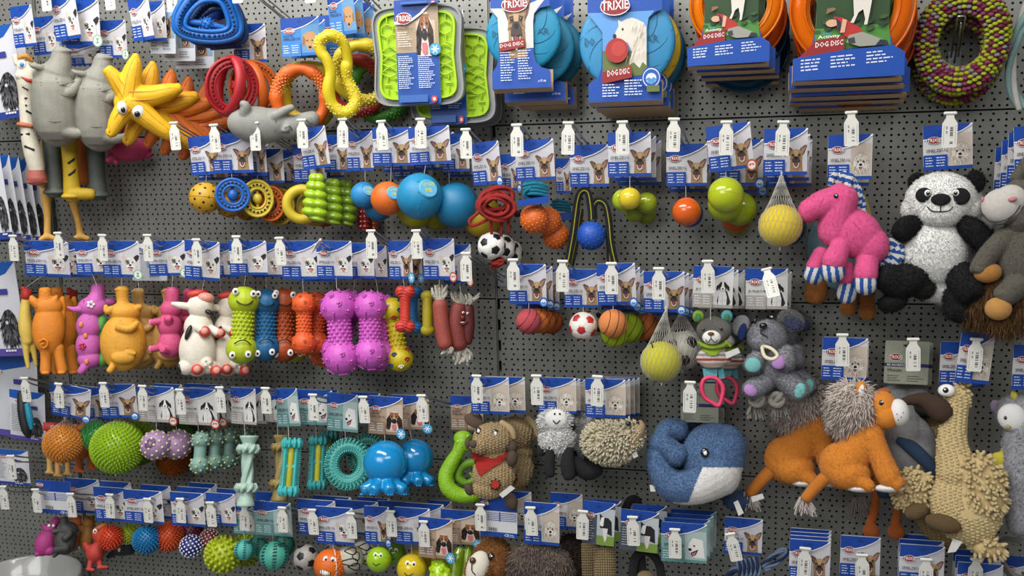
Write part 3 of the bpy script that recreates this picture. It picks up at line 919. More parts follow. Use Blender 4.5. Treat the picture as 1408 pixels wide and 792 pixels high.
# ================================================================ toy templates (photo-pixel units)
BLK, WHT = '#141314', '#efece4'
TC = {}
def memo(fn):
 def w(*a, **k):
  key = (fn.__name__, a, tuple(sorted(k.items())))
  if key not in TC: TC[key] = fn(*a, **k)
  return TC[key]
 return w
def sph(r, c, kind='rubber', seg=32, rings=20, name='ball'):
 return G().ell(0, 0, r, r, seg=seg, rings=rings).mesh(name, [mat(c, kind)])
def ring_on_ball(g, r, nrm, off, w, m=0, seg=40):
 """a thin line lying on a ball: circle in the plane nrm.x = off"""
 n = Vector(nrm).normalized(); rr = math.sqrt(max(r * r - off * off, .01))
 u = n.orthogonal().normalized(); v = n.cross(u)
 pts = []
 for k in range(seg):
  t = 2 * math.pi * k / seg
  p = n * off + (u * math.cos(t) + v * math.sin(t)) * rr
  pts.append((p.x, p.y, p.z, w))
 g.tube(pts, raw=True, closed=True, seg=5, sub=1, m=m)
@memo
def ball(r, c, kind='rubber'):
 g = G(); ring_on_ball(g, r * 0.998, (0.1, 0.2, 1), 0, r * 0.012)
 return [part('ball', sph(r, c, kind), [part('seam', g.mesh('seam', [mat(c, kind)]))])]
@memo
def basket(r, c, rx=20, line='#2a1512'):
 g = G()
 R = Matrix.Rotation(math.radians(rx), 3, 'Y') @ Matrix.Rotation(math.radians(18), 3, 'Z')
 w = r * 0.028
 ring_on_ball(g, r, R @ Vector((1, 0, 0)), 0, w)
 ring_on_ball(g, r, R @ Vector((1, 0, 0)), r * 0.55, w); ring_on_ball(g, r, R @ Vector((1, 0, 0)), -r * 0.55, w)
 return [part('ball', sph(r, c, 'felt'), [part('seam', g.mesh('seam', [mat(line, 'rubber')]), label='black seam lines')])]
@memo
def tennis(r, c, line='#3a3a12', kind='felt'):
 g = G(); pts = []
 for k in range(48):
  t = 2 * math.pi * k / 48
  a = 0.75
  x = a * math.cos(t) + (1 - a) * math.cos(3 * t); y = a * math.sin(t) - (1 - a) * math.sin(3 * t); z = 2 * math.sqrt(a * (1 - a)) * math.cos(2 * t)
  v = Matrix.Rotation(0.7, 3, 'X') @ Matrix.Rotation(0.5, 3, 'Y') @ Vector((x, y, z)); pts.append((v.x * r, v.y * r, v.z * r, r * 0.03))
 g.tube(pts, raw=True, closed=True, seg=5, sub=1)
 return [part('ball', sph(r, c, kind), [part('seam', g.mesh('seam', [mat(line, 'rubber')]), label='dark curved seam')])]
ICO = None
@memo
def soccer(r, c1=WHT, c2=BLK, rot=0.3, kind='rubber'):
 ph = (1 + 5 ** 0.5) / 2
 v5 = [Vector(v).normalized() for a in (-1, 1) for b in (-ph, ph) for v in ((0, a, b), (a, b, 0), (b, 0, a))]
 v3 = [Vector(v).normalized() for a in (-1, 1) for b in (-1, 1) for v in ((a / ph, 0, b * ph), (0, b * ph, a / ph), (b * ph, a / ph, 0))] + [Vector((a, b, c)).normalized() for a in (-1, 1) for b in (-1, 1) for c in (-1, 1)]
 Rm = Matrix.Rotation(rot, 3, 'X') @ Matrix.Rotation(0.5 + rot, 3, 'Z')
 N5 = np.array([Rm @ v for v in v5]) / 2.327; N6 = np.array([Rm @ v for v in v3]) / 2.267
 g = G().ell(0, 0, 1, 1, seg=96, rings=48)
 V = np.array(g.V); A = np.hstack([V @ N5.T, V @ N6.T]); S = np.sort(A, 1)
 gap = (S[:, -1] - S[:, -2]) / S[:, -1]
 V = V * r * (1 - 0.035 * np.clip(1 - gap / 0.03, 0, 1))[:, None]
 g.V = [tuple(v) for v in V]
 me = g.mesh('ball', [mat(c1, kind), mat(c2, kind)])
 n5 = N5; n6 = N6
 for p in me.polygons:
  q = np.array(p.center)
  p.material_index = 1 if (n5 @ q).max() > (n6 @ q).max() else 0
 return [part('ball', me)]
def spikes(name, r, c, n, L, w, kind='rubber', tipw=0.35, seg=6, blunt=True, keep=None):
 g = G()
 for q in fib(n):
  if keep and not keep(q): continue
  d = Vector(q); u = d.orthogonal().normalized(); v = d.cross(u)
  vs = []
  for h, ww in ((r * 0.96, w), (r + L * 0.75, w * (tipw + .25)), (r + L, w * tipw)):
   for j in range(seg):
    t = 2 * math.pi * j / seg
    vs.append(tuple(d * h + (u * math.cos(t) + v * math.sin(t)) * ww))
  fs = []
  for i in range(2):
   for j in range(seg):
    fs.append((i * seg + j, i * seg + (j + 1) % seg, (i + 1) * seg + (j + 1) % seg, (i + 1) * seg + j))
  fs.append(tuple(2 * seg + j for j in range(seg)))
  g.add(vs, fs)
 return g.mesh(name, [mat(c, kind)])
@memo
def spiky(r, c, n=170, L=4, w=1.5, kind='rubber', tip=0.4, c2=None):
 return [part('ball', sph(r, c, kind), [part('spikes', spikes('spikes', r, c2 or c, n, L, w, kind, tip), kind='stuff')])]
@memo
def nubball(r, c, c2, n=70, nr=2.0, kind='rubber'):
 p = fib(n)
 return [part('ball', sph(r, c, kind), [part('nubs', lumps('nubs', p * r, p, nr, nr * 0.6, mat(c2, kind)), kind='stuff')])]
@memo
def holeball(r, c):
 g = G(); p = fib(46)
 for q in p:
  d = Vector(q); u = d.orthogonal().normalized(); v = d.cross(u); vs = []
  for h, w in ((1.004, .085), (1.004, .0)):
   for j in range(10): t = 2 * math.pi * j / 10; vs.append(tuple(d * r * h + (u * math.cos(t) + v * math.sin(t)) * w * r))
  g.add(vs, [tuple(range(10))])
 h = G(); ring_on_ball(h, r, (0.1, 0.1, 1), 0, r * 0.03)
 return [part('ball', sph(r, c, 'rubber'), [part('air_hole', g.mesh('air_hole', [mat('#2a2010', 'plastic')]), kind='stuff'), part('seam', h.mesh('seam', [mat(c, 'rubber')]))])]
@memo
def groove_ring(R, r, c, n=22, sq=1.0, tx=0, inner=None, kind='rubber'):
 """flat chew ring with a row of pits between two rims"""
 g = G(); g.torus(0, 0, R, r * 0.8, sq=sq, tx=tx, rd=r * 1.2, seg=40, ring=12); g.torus(0, 0, R + r * .75, r * .38, d=r * .9, sq=sq, tx=tx, seg=40); g.torus(0, 0, R - r * .7, r * .32, d=r * .9, sq=sq, tx=tx, seg=40)
 pts, nn = [], []
 M = Matrix.Rotation(math.radians(tx), 3, 'Z')
 for k in range(n):
  t = 2 * math.pi * k / n
  v = M @ Vector((R * math.cos(t), -r * 1.18, R * sq * math.sin(t))); pts.append(tuple(v)); nn.append(tuple(M @ Vector((0, -1, 0))))
 subs = [part('pits', lumps('pits', pts, nn, r * .30, r * .1, mat('#2a2016' if inner is None else inner, 'rubber')), kind='stuff')]
 return [part('ring', g.mesh('ring', [mat(c, kind)]), subs)]
@memo
def ring_inner_ball(R, r, c, sq=1.0):
 t = groove_ring(R, r, c, 20, sq)
 g = G(); g.ell(0, 0, R * .42, R * .5); g.tube([(0, -R * .7, r * .35), (0, R * .7, r * .35)]);
 return [t[0], part('inner_ball', g.mesh('inner_ball', [mat(c, 'rubber')]))]
@memo
def squeeze(r, c):
 """smooth ball with small moulded marks and a round printed sticker"""
 p = [q for k, q in enumerate(fib(160)) if abs(q[0]) < .16 or abs(q[2] - .05) < .0]
 g = G()
 for q in p:
  d = Vector(q); u = d.orthogonal().normalized(); v = d.cross(u); pts = []
  for k in range(5):
   t = 2 * math.pi * k / 6.5; w = d * r * 1.0 + (u * math.cos(t) + v * math.sin(t)) * r * .055; pts.append((w.x, w.y, w.z, r * .016))
  g.tube(pts, raw=True, seg=4, sub=1)
 st = G()
 D = (Matrix.Rotation(math.radians(24), 3, 'Z') @ Matrix.Rotation(math.radians(-20), 3, 'X') @ Vector((0, -1, 0)))
 u = Vector((0, 0, 1)).cross(D).normalized() * -1; v = D.cross(u) * 1
 u = -u if u.x < 0 else u; v = Vector((0, 0, 1)) - D * D.z; v.normalize()
 rr = r * .42; vs = []
 for j in range(24): t = 2 * math.pi * j / 24; vs.append(tuple((D * r * .935 + (u * math.cos(t) + v * math.sin(t)) * rr)))
 for j in range(24): t = 2 * math.pi * j / 24; vs.append(tuple((D * r * 1.01 + (u * math.cos(t) + v * math.sin(t)) * rr * .9)))
 st.add(vs, [(j, (j + 1) % 24, 24 + (j + 1) % 24, 24 + j) for j in range(24)], 0); st.add(vs[24:], [tuple(range(24))], 0)
 for s, z in (('SQUEEZE', .18), ('ME', -.42)):
  V, Fs = textgeo(s); hw = .72 if s == 'SQUEEZE' else .36
  st.add([tuple(D * r * 1.018 + u * rr * ((a - .5) * 2 * hw) + v * rr * (z + b * .42)) for a, b in V], Fs, 1)
 return [part('ball', sph(r, c), [part('moulded_marks', g.mesh('moulded_marks', [mat(c, 'rubber')]), kind='stuff'),
   part('sticker', st.mesh('sticker', [mat('#62b4dc', 'card'), mat('#d8d24a', 'card')], False), label='pale blue round sticker with yellow lettering')])]
@memo
def dumbbell(L, R, rs, c, kind='rubber', nub=True, marks='bone', tx=0, nubn=(7, 12)):
 """upright bone: two round heads and a studded shaft"""
 g = G(); h = L / 2 - R
 g.ell(0, -h, R, R * .95); g.ell(0, h, R, R * .95); g.tube([(0, -h, rs), (0, h, rs)], sub=1, seg=20)
 subs = []
 pts, nn = [], []
 if nub:
  for i in range(nubn[0]):
   z = (i - (nubn[0] - 1) / 2) * (2 * (h - R * .75) / (nubn[0] - 1))
   for j in range(nubn[1]):
    t = 2 * math.pi * (j + .5 * (i % 2)) / nubn[1]; d = (math.cos(t), math.sin(t), 0); pts.append((d[0] * rs, d[1] * rs, z)); nn.append(d)
  subs.append(part('nubs', lumps('nubs', pts, nn, rs * .17, rs * .16, mat(c, kind)), kind='stuff'))
 if marks:
  m = G()
  for sgn in (-1, 1):
   for q in fib(22):
    if sgn * q[2] < -.55: continue
    d = Vector(q); u = (d.orthogonal().normalized()); u.rotate(Matrix.Rotation(q[0] * 9, 3, d)); v = d.cross(u)
    cc = Vector((0, 0, sgn * h))
    if marks == 'bone' and int(q[2] * 40) % 2 == 0:
     ps = [cc + d * R * .99 + u * R * k for k in (-.22, 0, .22)]
     m.tube([(p.x, p.y, p.z, R * .055) for p in ps], raw=True, seg=5, sub=1)
    else:
     for k in range(4):
      a = math.radians(-50 + 33 * k); p = cc + d * R * .98 + (u * math.sin(a) + v * math.cos(a)) * R * .16; m.ell(p.x, -p.z, R * .055, R * .055, d=-p.y, seg=5, rings=3)
     p = cc + d * R * .98; m.ell(p.x, -p.z, R * .1, R * .08, d=-p.y, seg=6, rings=4)
  subs.append(part('moulded_marks', m.mesh('moulded_marks', [mat(c, kind)]), kind='stuff'))
 return [part('bone_body', g.blob('bone_body', [mat(c, kind)], L / 70, 4), subs)]
@memo
def pawbone(L, R, rs, c):
 """spotted paw-print dumbbell"""
 t = dumbbell(L, R, rs, c, marks=None)
 m = G()
 h = L / 2 - R
 k = 0
 for sgn in (-1, 1):
  for (ax, az) in ((-25, 20), (30, -8), (0, -38), (-50, -25), (52, 35)):
   d = Matrix.Rotation(math.radians(ax), 3, 'Z') @ Matrix.Rotation(math.radians(-az), 3, 'X') @ Vector((0, -1, 0))
   u = Vector((0, 0, 1)).cross(d).normalized(); v = d.cross(u); cc = Vector((0, 0, sgn * h))
   for a in (-60, -20, 20, 60):
    a = math.radians(a); p = cc + d * R * .98 + (u * math.sin(a) - v * math.cos(a) * -1) * R * .19; m.ell(p.x, -p.z, R * .07, R * .07, d=-p.y, m=k % 3, seg=6, rings=4)
   p = cc + d * R * .98; m.ell(p.x, -p.z, R * .13, R * .1, d=-p.y, m=k % 3, seg=8, rings=5); k += 1
 t2 = t[0]
 return [(t2[0], t2[1], t2[2] + [part('paw_print', m.mesh('paw_print', [mat('#28507c'), mat('#a03424'), mat('#e8e6d8')]), label='blue, red and white painted paw prints', kind='stuff')], t2[3])]
def eyes(g, spots, r, white=0, black=1, pr=.45, look=(0, 0)):
 for x, y, d in spots:
  g.ell(x, y, r, r * 1.15, d=d, rd=r * .6, m=white, seg=12, rings=8)
  g.ell(x + look[0], y + look[1], r * pr, r * pr * 1.1, d=d + r * .45, rd=r * .3, m=black, seg=10, rings=6)
@memo
def facebone(c):
 t = dumbbell(112, 22, 14, c, marks=None, nubn=(7, 14))
 e = G(); eyes(e, [(12, -44, 19), (-12, -46, 19), (9, 40, 20), (-12, 42, 18)], 4.5)
 mth = G()
 for y0, sg in ((-33, 1), (34 - 8, -1)):
  mth.tube([(-10, y0, .9, 20), (-4, y0 + 4 * sg, .9, 22), (4, y0 + 5 * sg, .9, 22), (12, y0 - 1 * sg, .9, 19)], seg=5)
 t2 = t[0]
 return [(t2[0], t2[1], t2[2] + [part('eyes', e.mesh('eyes', [mat(WHT, 'gloss'), mat(BLK, 'gloss')])), part('mouth', mth.mesh('mouth', [mat(BLK, 'rubber')]))], t2[3])]
@memo
def netbag(r, top, c='#e9e6dc', n=26, off=(0, 0), w=.2):
 """string net round a ball, gathered to a knot above"""
 g = G()
 for sgn in (-1, 1):
  for k in range(n):
   pts = []
   for i in range(15):
    f = i / 14
    if f < .68:
     th = math.pi * (1 - .80 * f / .68); rr = r * 1.03 * math.sin(th); z = r * 1.03 * math.cos(th)
    else:
     q = (f - .68) / .32; r0 = r * 1.03 * math.sin(math.pi * .2); z0 = r * 1.03 * math.cos(math.pi * .2)
     rr = r0 * (1 - q) ** 1.1 + 1.2; z = z0 + (top - z0) * q
    ph = 2 * math.pi * k / n + sgn * f * 1.4
    pts.append((rr * math.cos(ph) + off[0] * max(0, z / top) ** 2, rr * math.sin(ph), z, w))
   g.tube(pts, raw=True, seg=3, sub=1, caps=False)
 g.tube([(off[0], 0, top - 3, 1.6), (off[0], 0, top + 2, 2.6)], raw=True, seg=8, sub=1); g.tube([(0, 0, -r * 1.03, 2.2), (0, 0, -r * 1.03 - 4, 1.0)], raw=True, seg=6, sub=1)
 return [part('net', g.mesh('net', [mat(c, 'cloth')]), kind='stuff')]
def ropecord(g, pts, r, strands=3, pitch=5.0, ms=(0,), closed=False):
 """twisted cord of strands along a path"""
 h = G(g.ox, g.oy); h.tube([(p[0], p[1], 1, p[2] if len(p) > 2 else 0) for p in pts], seg=3, closed=closed, caps=False, sub=5)
 C = np.array(h.V).reshape(-1, 3, 3).mean(1)
 if closed: C = np.vstack([C, C[:1]])
 seglen = np.r_[0, np.cumsum(np.linalg.norm(np.diff(C, axis=0), axis=1))]
 n = max(int(seglen[-1] / (pitch * .22)), 6)
 s = np.linspace(0, seglen[-1], n); Q = np.stack([np.interp(s, seglen, C[:, i]) for i in range(3)], 1)
 T = np.gradient(Q, axis=0); T /= np.linalg.norm(T, axis=1)[:, None] + 1e-9
 up = np.array((0, 1.0, 0));
 A = np.cross(T, up); A /= np.linalg.norm(A, axis=1)[:, None] + 1e-9; B = np.cross(T, A)
 for k in range(strands):
  ph = s / pitch * 2 * math.pi / strands + 2 * math.pi * k / strands
  W = Q + A * (np.cos(ph) * r * .55)[:, None] + B * (np.sin(ph) * r * .55)[:, None]
  g.tube([(w[0], w[1], w[2], r * .56) for w in W], raw=True, seg=6, sub=1, m=ms[k % len(ms)])
# ================================================================ every hook seen, tag top at (px, py)
HK = [  # top row
 (63, -20, 'above the striped zebra toy'), (150, -22, 'above the second grey hippo'), (237, -21, 'left of the blue triangle ring'), (326, -33, 'above the red ring'), (425, -34, 'above the orange knobbly ring'),
 (240, 171, 'holding the holed yellow ball'), (295, 174, 'holding the blue dimpled ring'), (351, 171, 'holding the small yellow dimpled ring'), (416, 167, 'holding the smooth yellow ring'),
 (472, 166, 'holding the small blue sticker ball'), (525, 169, 'holding the orange sticker ball'), (579, 166, 'holding the large blue sticker ball'), (641, 180, 'holding the coiled red rope toy'),
 (711, 174, 'holding the teal coiled rope ball'), (782, 171, 'holding the blue ball on a strap'), (856, 170, 'holding the small yellow reflex ball'), (927, 166, 'holding the plain orange ball'), (999, 170, 'holding the large lime ball'),
 (1077, 170, 'holding the netted yellow ball'), (1170, 157, 'holding the pink horse'), (1306, 158, 'holding the panda'),
 (19, 326, 'holding the yellow rubber chicken'), (81, 322, 'holding the orange latex pig'), (142, 325, 'holding the magenta elephant'), (204, 325, 'holding the golden hog'), (271, 331, 'holding the spotted cow'),
 (326, 327, 'holding the lime face dumbbell'), (385, 329, 'holding the orange paw dumbbell'), (511, 319, 'holding the pink dumbbells'), (573, 319, 'holding the small red bone'), (641, 350, 'holding the sausage toys'),
 (706, 359, 'holding the dusty pink ball'), (774, 361, 'holding the red and white football'), (841, 364, 'holding the peach basketball'), (906, 371, 'holding the netted tennis ball'), (973, 361, 'holding the bandana bear'),
 (35, 521, 'holding the nail clipper pack'), (82, 529, 'holding the netted orange spiky ball'), (143, 528, 'holding the netted lime spiky ball'), (197, 532, 'holding the lilac nubbed ball'), (248, 537, 'holding the front mint dumbbell'),
 (303, 534, 'holding the mint knotted stick'), (366, 535, 'holding the sand knotted stick'), (431, 544, 'holding the turquoise stick'), (500, 547, 'holding the front blue octopus'), (580, 545, 'holding the rear blue octopus'),
 (656, 518, 'holding the tan mouse'), (738, 518, 'holding the white sheep'), (822, 519, 'holding the noodle hedgehog'), (949, 527, 'holding the blue whale'),
 (1158, 462, 'holding the front lion'), (1255, 468, 'holding the grey stork'), (1342, 468, 'holding the long-beaked bird'),
 (16, 628, 'at the left edge above the bowl'), (5, 670, 'lowest at the left edge'), (50, 674, 'holding the small magenta pig'), (98, 680, 'holding the dark grey rhino'), (152, 681, 'holding the red bird'), (204, 687, 'holding the blue spiky ball'),
 (249, 687, 'holding the orange-red spiky ball'), (290, 692, 'holding the navy dotted ball'), (337, 697, 'holding the small mint ball'), (389, 699, 'holding the large mint ball'), (430, 702, 'holding the grey football'),
 (483, 707, 'holding the black and white ball'), (538, 704, 'holding the lime face ball'), (583, 718, 'holding the yellow face ball'), (661, 695, 'holding the brown plush dog'), (730, 699, 'holding the grey fur plush'),
 (802, 704, 'holding the jute roll'), (870, 712, 'holding the black strap toy'), (928, 729, 'holding the teal dental card'), (1107, 755, 'bottom right, in front of three stacked blue cards'), (1185, 764, 'bottom right, left of the long-beaked bird'),
 (1273, 770, 'bottom right, under the long-beaked bird'), (1342, 770, 'bottom right, beside the striped ring')]
FR = {326: .2}
for px, py, ref in HK:
 hook(px, py, ref, L=0.165 if px > 1090 and py < 600 else 0.195, lean=(px * 7 % 5 - 2) * 1.0, big=1.0 if px < 700 else 1.06)
hook(440, 336, 'flipped up above the twin dumbbells', flip=-75, lean=-60)
hook(1054, 372, 'tilted over the grey dog card', L=.165, flip=-25, lean=-15)
hook(1004, 735, 'tilted left of the blue rope toy', L=.19, lean=-14)
for px, py, ref in ((490, -18, 'behind the yellow twisted ring'), (575, -12, 'of the lime lick mats'), (705, -40, 'of the small flying discs'), (850, -40, 'of the large flying discs'), (1010, -40, 'of the small orange discs'), (1170, -45, 'of the large orange discs'), (1322, 25, 'inside the rope ring')):
 hook(px, py, ref, L=.15, plain=True)
# ================================================================ second row, left: latex and rubber squeaky toys
def shell(name, shapes, ox, oy, color, kind='latex', vox=1.1, sm=3):
 """shapes: ('e', x, y, rx, ry[, d, rd, a]) and ('t', [(x, y, r, d)...]) melted into one skin"""
 g = G(ox, oy)
 for q in shapes:
  if q[0] == 'e': g.ell(*q[1:], seg=32, rings=20)
  else: g.tube(q[1], seg=20)
 return g.blob(name, [mat(c, kind) for c in (color if isinstance(color, (list, tuple)) else [color])], vox, sm)
def bits(name, ox, oy, items, mats_):
 """small solid details: ('e', mat, x, y, rx, ry, d[, rd, a]) or ('t', mat, pts)"""
 g = G(ox, oy)
 for q in items:
  if q[0] == 'e':
   a = q[8] if len(q) > 8 else 0; rd = q[7] if len(q) > 7 else None
   g.ell(q[2], q[3], q[4], q[5], d=q[6], rd=rd, a=a, m=q[1], seg=12, rings=8)
  elif q[0] == 't': g.tube(q[2], m=q[1], seg=6)
  else: g.poly(q[2], q[3], q[4], m=q[1])
 return g.mesh(name, [mat(*m) if isinstance(m, tuple) else mat(m) for m in mats_])
def project(me, items, name, ox, oy, m, lift=0.3, w=1.0):
 """painted strokes laid on a surface: polyline lists in photo pixels, dropped onto the skin from the viewer's side"""
 t = bvh(me); g = G(ox, oy)
 for st in items:
  pts = []
  for q in st:
   x, y = q[0] - ox, oy - q[1]; r = q[2] if len(q) > 2 else w
   hit = t.ray_cast(Vector((x, -400, y)), Vector((0, 1, 0)))
   if hit[0] is not None: pts.append((q[0], q[1], r, -hit[0].y + lift - r * .5))
  if len(pts) > 1: g.tube(pts, seg=6, sub=2)
  elif pts: g.ell(pts[0][0], pts[0][1], pts[0][2], pts[0][2], d=pts[0][3], seg=10, rings=6)
 return g.mesh(name, [m])
# chicken
b = shell('body', [('t', [(35, 408, 6, 0), (34, 425, 7, 0), (35, 448, 9.5, 0), (38, 470, 8, 0)]), ('t', [(36, 468, 6, 0), (37, 490, 4, 0), (40, 509, 2.6, 0)]), ('t', [(42, 466, 6, -3), (47, 488, 4, -3), (50, 505, 2.6, -3)])], 37, 450, '#d8bb55')
h = shell('head', [('e', 35, 403, 7.5, 10), ('e', 40, 398, 3, 4), ('e', 31, 393, 4, 3), ('e', 41, 409, 3, 3)], 37, 450, '#b02a20')
toy('rubber_chicken', 'yellow rubber chicken with red head, leftmost of the latex animals', 'dog toy', ('terr', 35, 331, 95, 380, .150, 2), [part('body', b), part('head', h)], (37, 450, .15), sto=(60, 36, 395))
toy('rubber_chicken', 'second yellow rubber chicken half hidden between orange pig and magenta elephant', 'dog toy', ('terr', 62, 333, 108, 378, .10), [part('body', b), part('head', h)], (100, 452, .06), sto=(92, 98, 395))
# orange pig from behind
def orange_pig():
 o = (68, 455)
 b = shell('body', [('e', 67, 452, 22, 38, 0, 15), ('e', 66, 420, 19, 16, 0, 13), ('t', [(61, 398, 8.5, 0), (62, 410, 9, 0), (64, 420, 10, 0)]), ('e', 61, 395, 8.5, 3, 0, 8), ('t', [(52, 418, 6, 4), (46, 411, 6, 4), (44, 406, 3, 4)]), ('t', [(72, 418, 6, 4), (73, 411, 6.5, 4), (76, 405, 3, 4)]),
  ('t', [(64, 480, 8, 0), (64, 498, 7, 0), (64, 512, 7.5, 0)]), ('t', [(80, 480, 8, 0), (83, 498, 7, 0), (86, 512, 7.5, 0)]), ('t', [(84, 440, 5, -2), (85, 420, 4, -2), (84, 407, 3.5, -2)]), ('e', 85, 516, 6, 2.5, 5, 4), ('e', 64, 516, 6, 2.5, 5, 4)], *o, '#dd8420')
 t = bits('tail', *o, [('t', 0, [(56, 470, 1.6, 15), (61, 467, 1.6, 17), (66, 471, 1.6, 17), (64, 478, 1.6, 16), (59, 479, 1.6, 16), (58, 474, 1.4, 17), (61, 473, 1.2, 18)])], ['#dd8420'])
 r = project(b, [[(54, 402), (61, 404), (69, 402)], [(54, 407), (62, 409), (70, 406)], [(54, 398), (61, 400), (69, 398)]], 'snout_rings', *o, mat('#c06a14', 'latex'), .2, .7)
 return [part('body', b), part('tail', t), part('snout_rings', r)]
op = orange_pig()
toy('latex_pig', 'orange latex pig seen from behind with a curly tail', 'dog toy', None, op, (68, 455, .17))
toy('latex_pig', 'darker orange latex pig squeezed behind the curly-tailed one', 'dog toy', None, op, (84, 455, .115))
# magenta elephant with green back
def elephant():
 o = (123, 455)
 b = shell('body', [('t', [(133, 394, 9.5, 0), (132, 403, 10, 0), (128, 415, 14, 0)]), ('e', 127, 420, 20, 15, 0, 14), ('t', [(110, 424, 5, 3), (102, 424, 4, 3), (94, 421, 1.5, 3)]), ('e', 122, 448, 17, 20, 0, 14), ('e', 122, 476, 17, 22, 0, 14), ('e', 124, 496, 16, 13, 0, 13), ('t', [(122, 500, 7, 4), (116, 509, 6, 6), (113, 513, 5, 6)]), ('e', 150, 412, 8, 5, -2, 4, -10)], *o, '#c75fae')
 gr = shell('back_scales', [('e', 139, 445, 8, 13, -1, 12), ('t', [(139, 455, 6, -2), (140, 480, 5, -2), (141, 492, 6, -2)]), ('e', 142, 497, 9, 10, -1, 10)], *o, '#4f9a3c')
 fl = []
 for cx, cy, m, r in ((124, 417, 0, 3.6), (114, 477, 1, 3.3)):
  for k in range(5): a = 2 * math.pi * k / 5; fl.append(('e', m, cx + r * math.cos(a), cy + r * math.sin(a), r * .62, r * .62, 14.6, 1.2))
  fl.append(('e', 2, cx, cy, r * .4, r * .4, 15.5, 1.2))
 for cx, cy in ((112, 446), (120, 499), (118, 462)): fl.append(('e', 3, cx, cy, 3, 4, 13, 1.4))
 f = bits('painted_flower', *o, fl, ['#ecdfe8', '#b9293f', '#c75fae', '#d9884a'])
 r = project(b, [[(124, 398), (133, 400), (142, 398)], [(123, 403), (133, 405), (142, 403)], [(122, 409), (132, 411), (142, 408)], [(108, 430), (122, 433), (140, 430)], [(107, 435), (122, 438), (139, 434)], [(108, 488), (122, 484), (137, 488)], [(113, 413), (115, 411), (115, 415)]], 'creases', *o, mat('#8f3a80', 'latex'), .1, .7)
 return [part('body', b, [part('creases', r)]), part('back_scales', gr, label='green scaly back'), part('painted_flower', f, kind='stuff')]
toy('latex_elephant', 'magenta latex elephant with painted flowers and a green back', 'dog toy', ('terr', 105, 332, 150, 377, .165, -1), elephant(), (123, 455, .165), sto=(126, 133, 392))
# golden hog and its beige twins
def hog():
 o = (170, 455)
 b = shell('body', [('e', 170, 471, 31, 42, 0, 22), ('t', [(167, 398, 9.5, 0), (168, 412, 8, 0), (169, 425, 14, 0)]), ('e', 166, 396, 10, 2.5, 2, 8), ('e', 171, 428, 22, 14, 0, 15), ('t', [(154, 424, 5, 6), (148, 427, 5, 8), (146, 420, 3, 8)]), ('e', 189, 421, 6, 5, 6), ('t', [(164, 450, 6, 19), (178, 452, 6, 22), (187, 444, 4, 22)]), ('e', 170, 493, 16, 9, 18, 7), ('t', [(176, 486, 4, 20), (185, 487, 3, 21)]), ('t', [(158, 503, 5, 10), (153, 511, 4.5, 12)])], *o, '#dfa032')
 pts = [(145, 470), (152, 456), (147, 487), (175, 478), (192, 470), (195, 480), (188, 492), (160, 478), (184, 462)]
 w = project(b, [[(x, y, .9)] for x, y in pts], 'warts', *o, mat('#dfa032', 'latex'), .6)
 r = project(b, [[(159, 404), (168, 406), (177, 403)], [(158, 409), (168, 411), (178, 407)], [(150, 436), (165, 441), (182, 441), (192, 437)]], 'creases', *o, mat('#b87416', 'latex'), .1, .8)
 return [part('body', b, [part('creases', r), part('warts', w, kind='stuff')])]
hg = hog()
toy('latex_hog', 'fat golden latex hog, the roundest of the latex animals', 'dog toy', ('teli', 142, 331, 192, 381, .165, 1), hg, (170, 455, .165), sto=(167, 167, 397))
def repaint(tree, c, kind='latex'):
 out = []
 for n, me, subs, opt in tree:
  m2 = me.copy(); m2.materials[0] = mat(c, kind); out.append((n, m2, subs, opt))
 return out
toy('latex_hog', 'beige latex hog mostly hidden behind the fat golden one', 'dog toy', ('scho', 180, 335, 228, 386, .07), repaint(hg, '#c9a15a'), (192, 455, .10), s=.95, sto=(190, 191, 400))
toy('latex_hog', 'tan latex hog farthest back behind the pink pig', 'dog toy', None, repaint(hg, '#bd9048'), (233, 454, .07), s=.93)
# pink pig
def pink_pig():
 o = (230, 450)
 b = shell('body', [('t', [(236, 400, 10, 0), (236, 412, 10, 0)]), ('e', 236, 398, 10.5, 3, 0, 9), ('e', 235, 424, 15, 14, 0, 13), ('e', 233, 447, 17, 18, 0, 14), ('e', 234, 474, 17, 20, 0, 14), ('t', [(222, 441, 5, 6), (211, 443, 5, 8)]), ('t', [(232, 444, 6, 10), (231, 438, 6, 16)]), ('t', [(222, 478, 5, 7), (212, 480, 5.2, 10)]), ('t', [(230, 484, 5, 10), (225, 482, 5.2, 17)])], *o, '#cf4f7e')
 r = project(b, [[(227, 403), (236, 405), (245, 403)], [(227, 408), (236, 410), (246, 408)], [(222, 433), (235, 436), (248, 433)], [(220, 460), (226, 466), (240, 466)]], 'creases', *o, mat('#9c2f5a', 'latex'), .1, .8)
 pad = bits('foot_pads', *o, [('e', 0, 208, 443, 3, 4.4, 10, 1.5), ('e', 0, 208.5, 480, 3, 4.4, 12, 1.5)], ['#e0709a'])
 return [part('body', b, [part('creases', r)]), part('foot_pads', pad)]
toy('latex_pig', 'pink latex pig with stubby arms left of the spotted cow', 'dog toy', ('teli', 205, 331, 256, 379, .15, -1), pink_pig(), (230, 450, .15), sto=(238, 236, 399))
toy('latex_pig', 'second pink latex pig showing behind the cow', 'dog toy', None, pink_pig(), (255, 452, .085))
